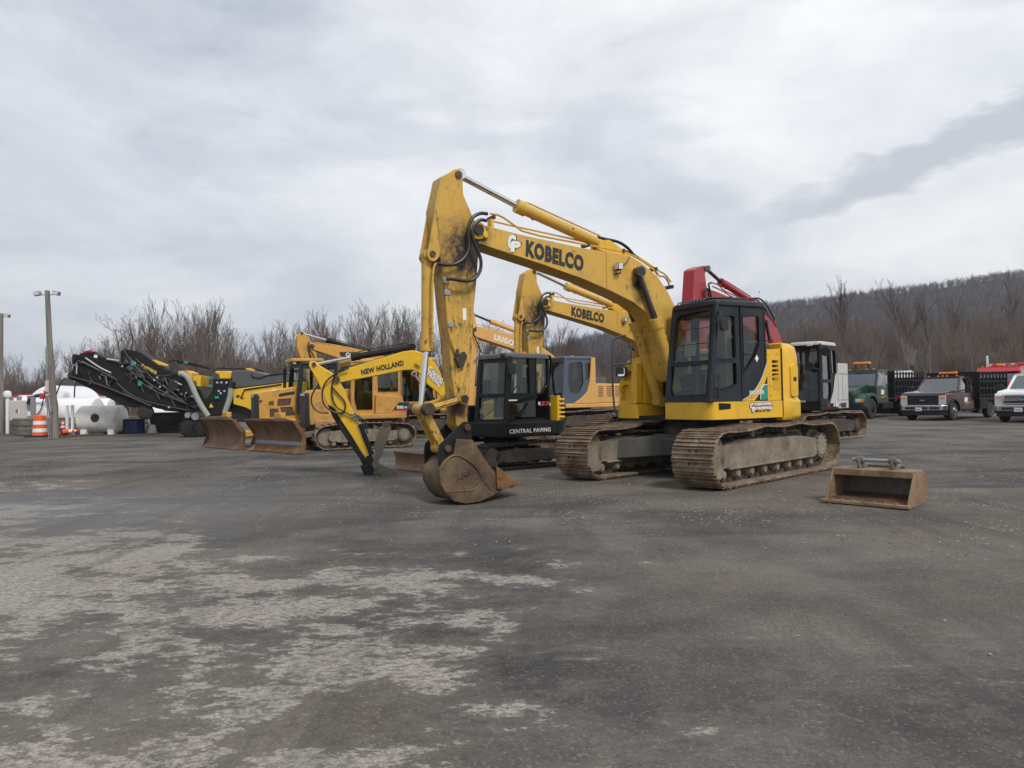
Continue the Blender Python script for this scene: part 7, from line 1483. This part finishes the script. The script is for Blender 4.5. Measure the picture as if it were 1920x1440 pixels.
M['twigs'] = bark('brown_twigs', (.10, .075, .063), (.155, .12, .102), (.21, .175, .155))
M['twigs_dark'] = bark('dark_twigs', (.07, .054, .048), (.105, .083, .073), (.14, .115, .105))
M['hill_twigs'] = bark('hillside_twigs', (.045, .038, .042), (.070, .060, .064), (.10, .086, .085))
slim = [tree_arrays(s, 9, .62, 3, (16, 6, 4), .10, up=.75, first=.32, twig=.013) for s in (1, 2, 3, 4)]
bushy = [tree_arrays(s, 7.5, .8, 3, (12, 5, 4), .05, up=.75, stems=5, first=.22, twig=.0078) for s in (11, 12, 13)]
tall = [tree_arrays(s, 14, .55, 3, (13, 6, 4), .15, up=.7, first=.52, twig=.018) for s in (21, 22, 23)]
brush = [tree_arrays(s, 4.2, .7, 2, (9, 6), .03, up=.7, stems=7, first=.1, twig=.011) for s in (31, 32)]
oak = [tree_arrays(s, 9.5, .95, 4, (6, 4, 4, 3), .15, up=.45, stems=3, first=.35, twig=.011) for s in (41,)]
def mesh_of(arr, name, mat):
    me = bpy.data.meshes.new(name); V, F = arr; V = V.astype(np.float32); F = F.astype(np.int32)
    me.vertices.add(len(V)); me.vertices.foreach_set('co', V.ravel()); me.loops.add(F.size); me.loops.foreach_set('vertex_index', F.ravel()); me.polygons.add(len(F))
    me.polygons.foreach_set('loop_start', np.arange(0, F.size, 4, dtype=np.int32)); me.polygons.foreach_set('loop_total', np.full(len(F), 4, dtype=np.int32)); me.update(calc_edges=True); me.materials.append(M[mat]); return me
TM = {}
def tree(kind, arrs, k, x, y, h, label, group=None, mats=('bark', 'twigs'), z=0, rot=None):
    key = (kind, k, mats)
    if key not in TM: TV, TF, V, F = arrs[k]; TM[key] = (mesh_of((TV, TF), 'trunk', mats[0]), mesh_of((V, F), 'crown', mats[1]), max(V[:, 2].max(), TV[:, 2].max()))
    mt_, mc_, hh = TM[key]; o = bpy.data.objects.new('bare_tree', None); COL.objects.link(o); o.location = (x, y, z); s_ = h / hh; o.scale = (s_, s_, s_); o.rotation_euler = (0, 0, rg.uniform(0, 6.28) if rot is None else rot)
    tag(o, label, 'tree', group)
    for nm, me in (('trunk', mt_), ('crown', mc_)): c = bpy.data.objects.new(nm, me); COL.objects.link(c); c.parent = o
    return o
def stuff_wood(name, label, cat, arrs, items, mat):
    """one mesh of many merged trees; items (variant, x, y, z, scale, rot)"""
    VV = []; FF = []; b = 0
    for k, x, y, z, s_, r_ in items:
        TV, TF, V, F = arrs[k]; c, s = math.cos(r_) * s_, math.sin(r_) * s_
        for v, f in ((TV, TF), (V, F)):
            if len(v) == 0: continue
            w_ = np.stack([v[:, 0] * c - v[:, 1] * s + x, v[:, 0] * s + v[:, 1] * c + y, v[:, 2] * s_ + z], 1); VV.append(w_.astype(np.float32)); FF.append(f + b); b += len(v)
    return tag(nmesh(name, np.concatenate(VV), np.concatenate(FF), mat), label, cat, kind='stuff')
def sky_h(px, py, Y): return AT(px, py, Y).z
LG = 'bare trees in the wood behind the machines'
def prof(pts, px):
    for (a, b), (c, d) in zip(pts, pts[1:]):
        if a <= px <= c: return b + (d - b) * (px - a) / (c - a)
    return pts[-1][1]
LT = [(-60, 655), (30, 672), (90, 672), (130, 650), (175, 660), (215, 650), (260, 604), (310, 584), (400, 588), (440, 600), (470, 605), (500, 632), (540, 618), (580, 604), (640, 598), (700, 592), (760, 600), (820, 618), (900, 622), (1000, 618), (1040, 610), (1070, 640), (1100, 655), (1200, 640)]
lab_left = ['bare grey tree with a wide forked crown standing alone at the left of the wood', 'dense bare clump rising highest in the left wood', 'bare multi stemmed tree right of the tallest clump']
tree('oak', oak, 0, XY(245, 78).x, 78, sky_h(245, 570, 78), lab_left[0], mats=('bark', 'twigs'), rot=1.0)
tree('bushy', bushy, 0, XY(318, 80).x, 80, sky_h(318, 574, 80), lab_left[1], mats=('bark', 'twigs'))
tree('bushy', bushy, 1, XY(372, 82).x, 82, sky_h(372, 576, 82), 'second highest bare clump in the left wood, above the milling machines', mats=('bark', 'twigs'))
tree('bushy', bushy, 2, XY(452, 84).x, 84, sky_h(452, 600, 84), lab_left[2], mats=('bark', 'twigs'))
tree('bushy', bushy, 0, XY(712, 84).x, 84, sky_h(712, 592, 84), 'bare tree just left of the big excavator arm, above the mini excavator boom', mats=('bark', 'twigs'))
tree('oak', oak, 0, XY(1042, 88).x, 88, sky_h(1042, 600, 88), 'bare tree seen under the big boom beside the second excavator arm', mats=('bark', 'twigs'), rot=2.2)
n = 0
for i in range(46):
    px = -20 + i * 25 + rg.uniform(-9, 9); Y = rg.uniform(78, 96); tp = prof(LT, px) + rg.uniform(6, 44)
    kind, arrs = (('bushy', bushy), ('slim', slim))[rg.random() < .45]; tree(kind, arrs, rg.randrange(3), XY(px, Y).x, Y, max(2.5, sky_h(px, tp, Y)), 'bare leafless tree, one of many making up the brown wood on the left', 'bare trees of the left wood')
items = []
for i in range(750):
    px = -80 + rg.random() * 1350; Y = rg.uniform(76, 130); h = sky_h(px, prof(LT, max(-60, px)), Y) * rg.uniform(.3, .62); items.append((rg.randrange(2), XY(px, Y).x, Y, 0, max(1.6, h) / 4.2, rg.random() * 6.28))
stuff_wood('undergrowth', 'tangled brown undergrowth of the left wood', 'undergrowth', brush, items, 'twigs')
items = []
for i in range(130):
    px = -80 + rg.random() * 1350; Y = rg.uniform(92, 150); h = sky_h(px, prof(LT, max(-60, px)) + 12, Y) * rg.uniform(.75, 1.0); items.append((rg.randrange(4), XY(px, Y).x, Y, 0, max(2.5, h) / 9., rg.random() * 6.28))
stuff_wood('far_wood', 'bare treetops of the far wood on the left', 'wood', slim, items, 'twigs')
# right wood, in front of the hill
RT_ = [(1400, 632), (1500, 622), (1600, 616), (1700, 612), (1800, 606), (1940, 600), (2100, 600)]
for px, Y, tp, kind, arrs, k, lb in ((1598, 84, 520, 'tall', tall, 0, 'tall bare tree standing above the hill ridge, left of two others'), (1732, 88, 518, 'tall', tall, 1, 'tall bare tree with dark trunk right of centre above the ridge'), (1752, 92, 528, 'tall', tall, 2, 'tall slightly shorter bare tree close beside its dark trunked neighbour'),
                                     (1886, 84, 497, 'tall', tall, 2, 'tallest bare tree near the right edge, well above the ridge'), (1660, 90, 560, 'tall', tall, 1, 'bare tree of middle height whose top just misses the ridge'), (1825, 88, 552, 'tall', tall, 0, 'leaning bare tree between the tallest ones near the right edge')):
    tree(kind, arrs, k, XY(px, Y).x, Y, sky_h(px, tp, Y), lb, mats=('bark', 'twigs_dark'))
for px, Y, tp, lb in ((1641, 66, 625, 'pale barked young tree behind the green truck'), (1706, 66, 618, 'pale barked young tree left of the amber light bar'), (1749, 67, 620, 'pale barked young tree above the maroon truck'), (1722, 70, 640, 'thin pale tree between two pale barked neighbours'), (1822, 66, 610, 'pale barked tree just left of the red truck stack'), (1805, 69, 640, 'short pale tree left of the red dump truck')):
    tree('slim', slim, rg.randrange(4), XY(px, Y).x, Y, sky_h(px, tp, Y), lb, mats=('bark_pale', 'bark_pale'))
for i in range(52):
    px = 1400 + i * 12 + rg.uniform(-6, 6); Y = rg.uniform(68, 92); tree('slim', slim, rg.randrange(4), XY(px, Y).x, Y, sky_h(px, prof(RT_, px) + rg.uniform(0, 38), Y), 'slender bare tree, one of many in the dense brown wood on the right', 'bare trees of the right wood', mats=('bark', 'twigs'))
items = []
for i in range(420):
    px = 1290 + rg.random() * 900; Y = rg.uniform(74, 135); h = sky_h(px, prof(RT_, px) + 10, Y) * rg.uniform(.6, 1.0); items.append((rg.randrange(4), XY(px, Y).x, Y, 0, h / 9., rg.random() * 6.28))
stuff_wood('far_wood', 'dense bare trees of the right wood in front of the hill', 'wood', slim, items, 'twigs')
items = []
for i in range(700):
    px = 1290 + rg.random() * 900; Y = rg.uniform(66, 110); items.append((rg.randrange(2), XY(px, Y).x, Y, 0, rg.uniform(2.2, 5.0) / 4.2, rg.random() * 6.28))
stuff_wood('undergrowth', 'brown undergrowth of the right wood', 'undergrowth', brush, items, 'twigs')
# dim wood floor, seen between the stems
tt = NT('leaf_litter'); M['litter'] = tt.fin(tt.ramp(tt.noise(.4, 8, .7), [(.3, (.045, .033, .025)), (.6, (.10, .075, .055)), (.75, (.15, .12, .09))]), 1.0)
xs2 = np.linspace(-140, 220, 80); ys2 = np.linspace(64, 420, 40); X2, Y2 = np.meshgrid(xs2, ys2); Z2 = .03 + np.clip((Y2 - 74) / 60, 0, 1) * .6 + .12 * np.sin(X2 * .3) * np.clip((Y2 - 64) / 10, 0, 1) + .12
V = np.stack([X2.ravel(), Y2.ravel(), Z2.ravel()], 1); ii = (np.arange(39)[:, None] * 80 + np.arange(79)[None]).ravel(); tag(nmesh('forest_floor', V, np.stack([ii, ii + 1, ii + 81, ii + 80], 1), 'litter', smooth=True), kind='structure')
# ------------------------------------------------------------------ hill with bare woods
RID = [(900, 690), (1000, 664), (1060, 650), (1100, 636), (1170, 624), (1300, 600), (1430, 576), (1500, 568), (1560, 562), (1640, 551), (1740, 540), (1840, 524), (1920, 514), (2050, 500), (2300, 470)]
YR = 760.0
def ridge(px): return AT(px, prof(RID, px) + 5, YR).z if px > 900 else 0
cols = 90; rows = 26; PX = np.linspace(905, 2300, cols); Vh = []
for r_ in range(rows):
    t = r_ / (rows - 1)
    for c_ in PX:
        Y = 330 + (YR - 330) * t; rd = ray(c_, 745); X = rd.x / rd.y * Y; hz_ = ridge(c_) * (t ** 1.25) * (1 + .06 * (1 - t) * math.sin(c_ * .013 + t * 7))
        Vh.append((X, Y, max(-.5, hz_ - 2 * (t == 0))))
for c_ in PX: rd = ray(c_, 745); Y = YR + 350; Vh.append((rd.x / rd.y * Y, Y, -2))
Vh = np.array(Vh); ii = (np.arange(rows)[:, None] * cols + np.arange(cols - 1)[None]).ravel()
th_ = NT('hill_floor'); gp_ = th_.new('ShaderNodeNewGeometry').outputs['Position']; M['hill'] = th_.fin(th_.ramp(th_.noise(.05, 9, .7, vec=gp_), [(.3, (.04, .034, .036)), (.55, (.072, .060, .060)), (.75, (.11, .094, .09))]), 1.0, 0, .05)
tag(nmesh('hill', Vh, np.stack([ii, ii + 1, ii + cols + 1, ii + cols], 1), 'hill', smooth=True), kind='structure')
hb = [tree_arrays(s, 15, .7, 2, (11, 5), .22, up=.6, first=.3, twig=.07) for s in (51, 52, 53)]
items = []
def hill_z(px, Y):
    t = (Y - 330) / (YR - 330); return ridge(px) * (t ** 1.25) * (1 + .06 * (1 - t) * math.sin(px * .013 + t * 7))
for i in range(8000):
    px = 930 + rg.random() * 1080; t = rg.random() ** .8; Y = 345 + (YR - 345) * t; X = ray(px, 745).x / ray(px, 745).y * Y; items.append((rg.randrange(3), X, Y, hill_z(px, Y) - 1.5, rg.uniform(.38, .68), rg.random() * 6.28))
for i in range(1700):
    px = 930 + rg.random() * 1080; Y = YR - rg.random() * 12; X = ray(px, 745).x / ray(px, 745).y * Y; items.append((rg.randrange(3), X, Y, ridge(px) - 4.5, rg.uniform(.38, .66), rg.random() * 6.28))
stuff_wood('hillside_wood', 'bare grey brown woods covering the hill and its ridge', 'wood', hb, items, 'hill_twigs')
p = AT(1424, 560, 400); t = Thing('radio_mast', 'very thin radio mast on the skyline right of the red boom', 'mast', p.x, p.y); m = MB(); m.cyl((0, 0, 0), (0, 0, AT(1424, 547, 400).z), .09, .05, n=6); m.build('mast_shaft', 'steelgrey', t.o); m = MB(); m.box((0, 0, AT(1424, 547, 400).z), (.5, .5, .9)); m.build('mast_head', 'steelgrey', t.o)
# ------------------------------------------------------------------ thin haze over the distance
hm = bpy.data.materials.new('haze'); hm.use_nodes = True; hn = hm.node_tree.nodes
for n_ in list(hn):
    if n_.type != 'OUTPUT_MATERIAL': hn.remove(n_)
pv = hn.new('ShaderNodeVolumePrincipled'); pv.inputs['Color'].default_value = (.80, .85, .95, 1); pv.inputs['Density'].default_value = .0002; hm.node_tree.links.new(pv.outputs[0], hn['Material Output'].inputs['Volume'])
USE_HAZE = True
if USE_HAZE:
    m = MB(); m.bb(-3100, 3100, -450, 4100, -8, 300); o = m.build('haze', hm, None, smooth=0); tag(o, 'thin pale haze over the far hill', 'haze', kind='stuff')
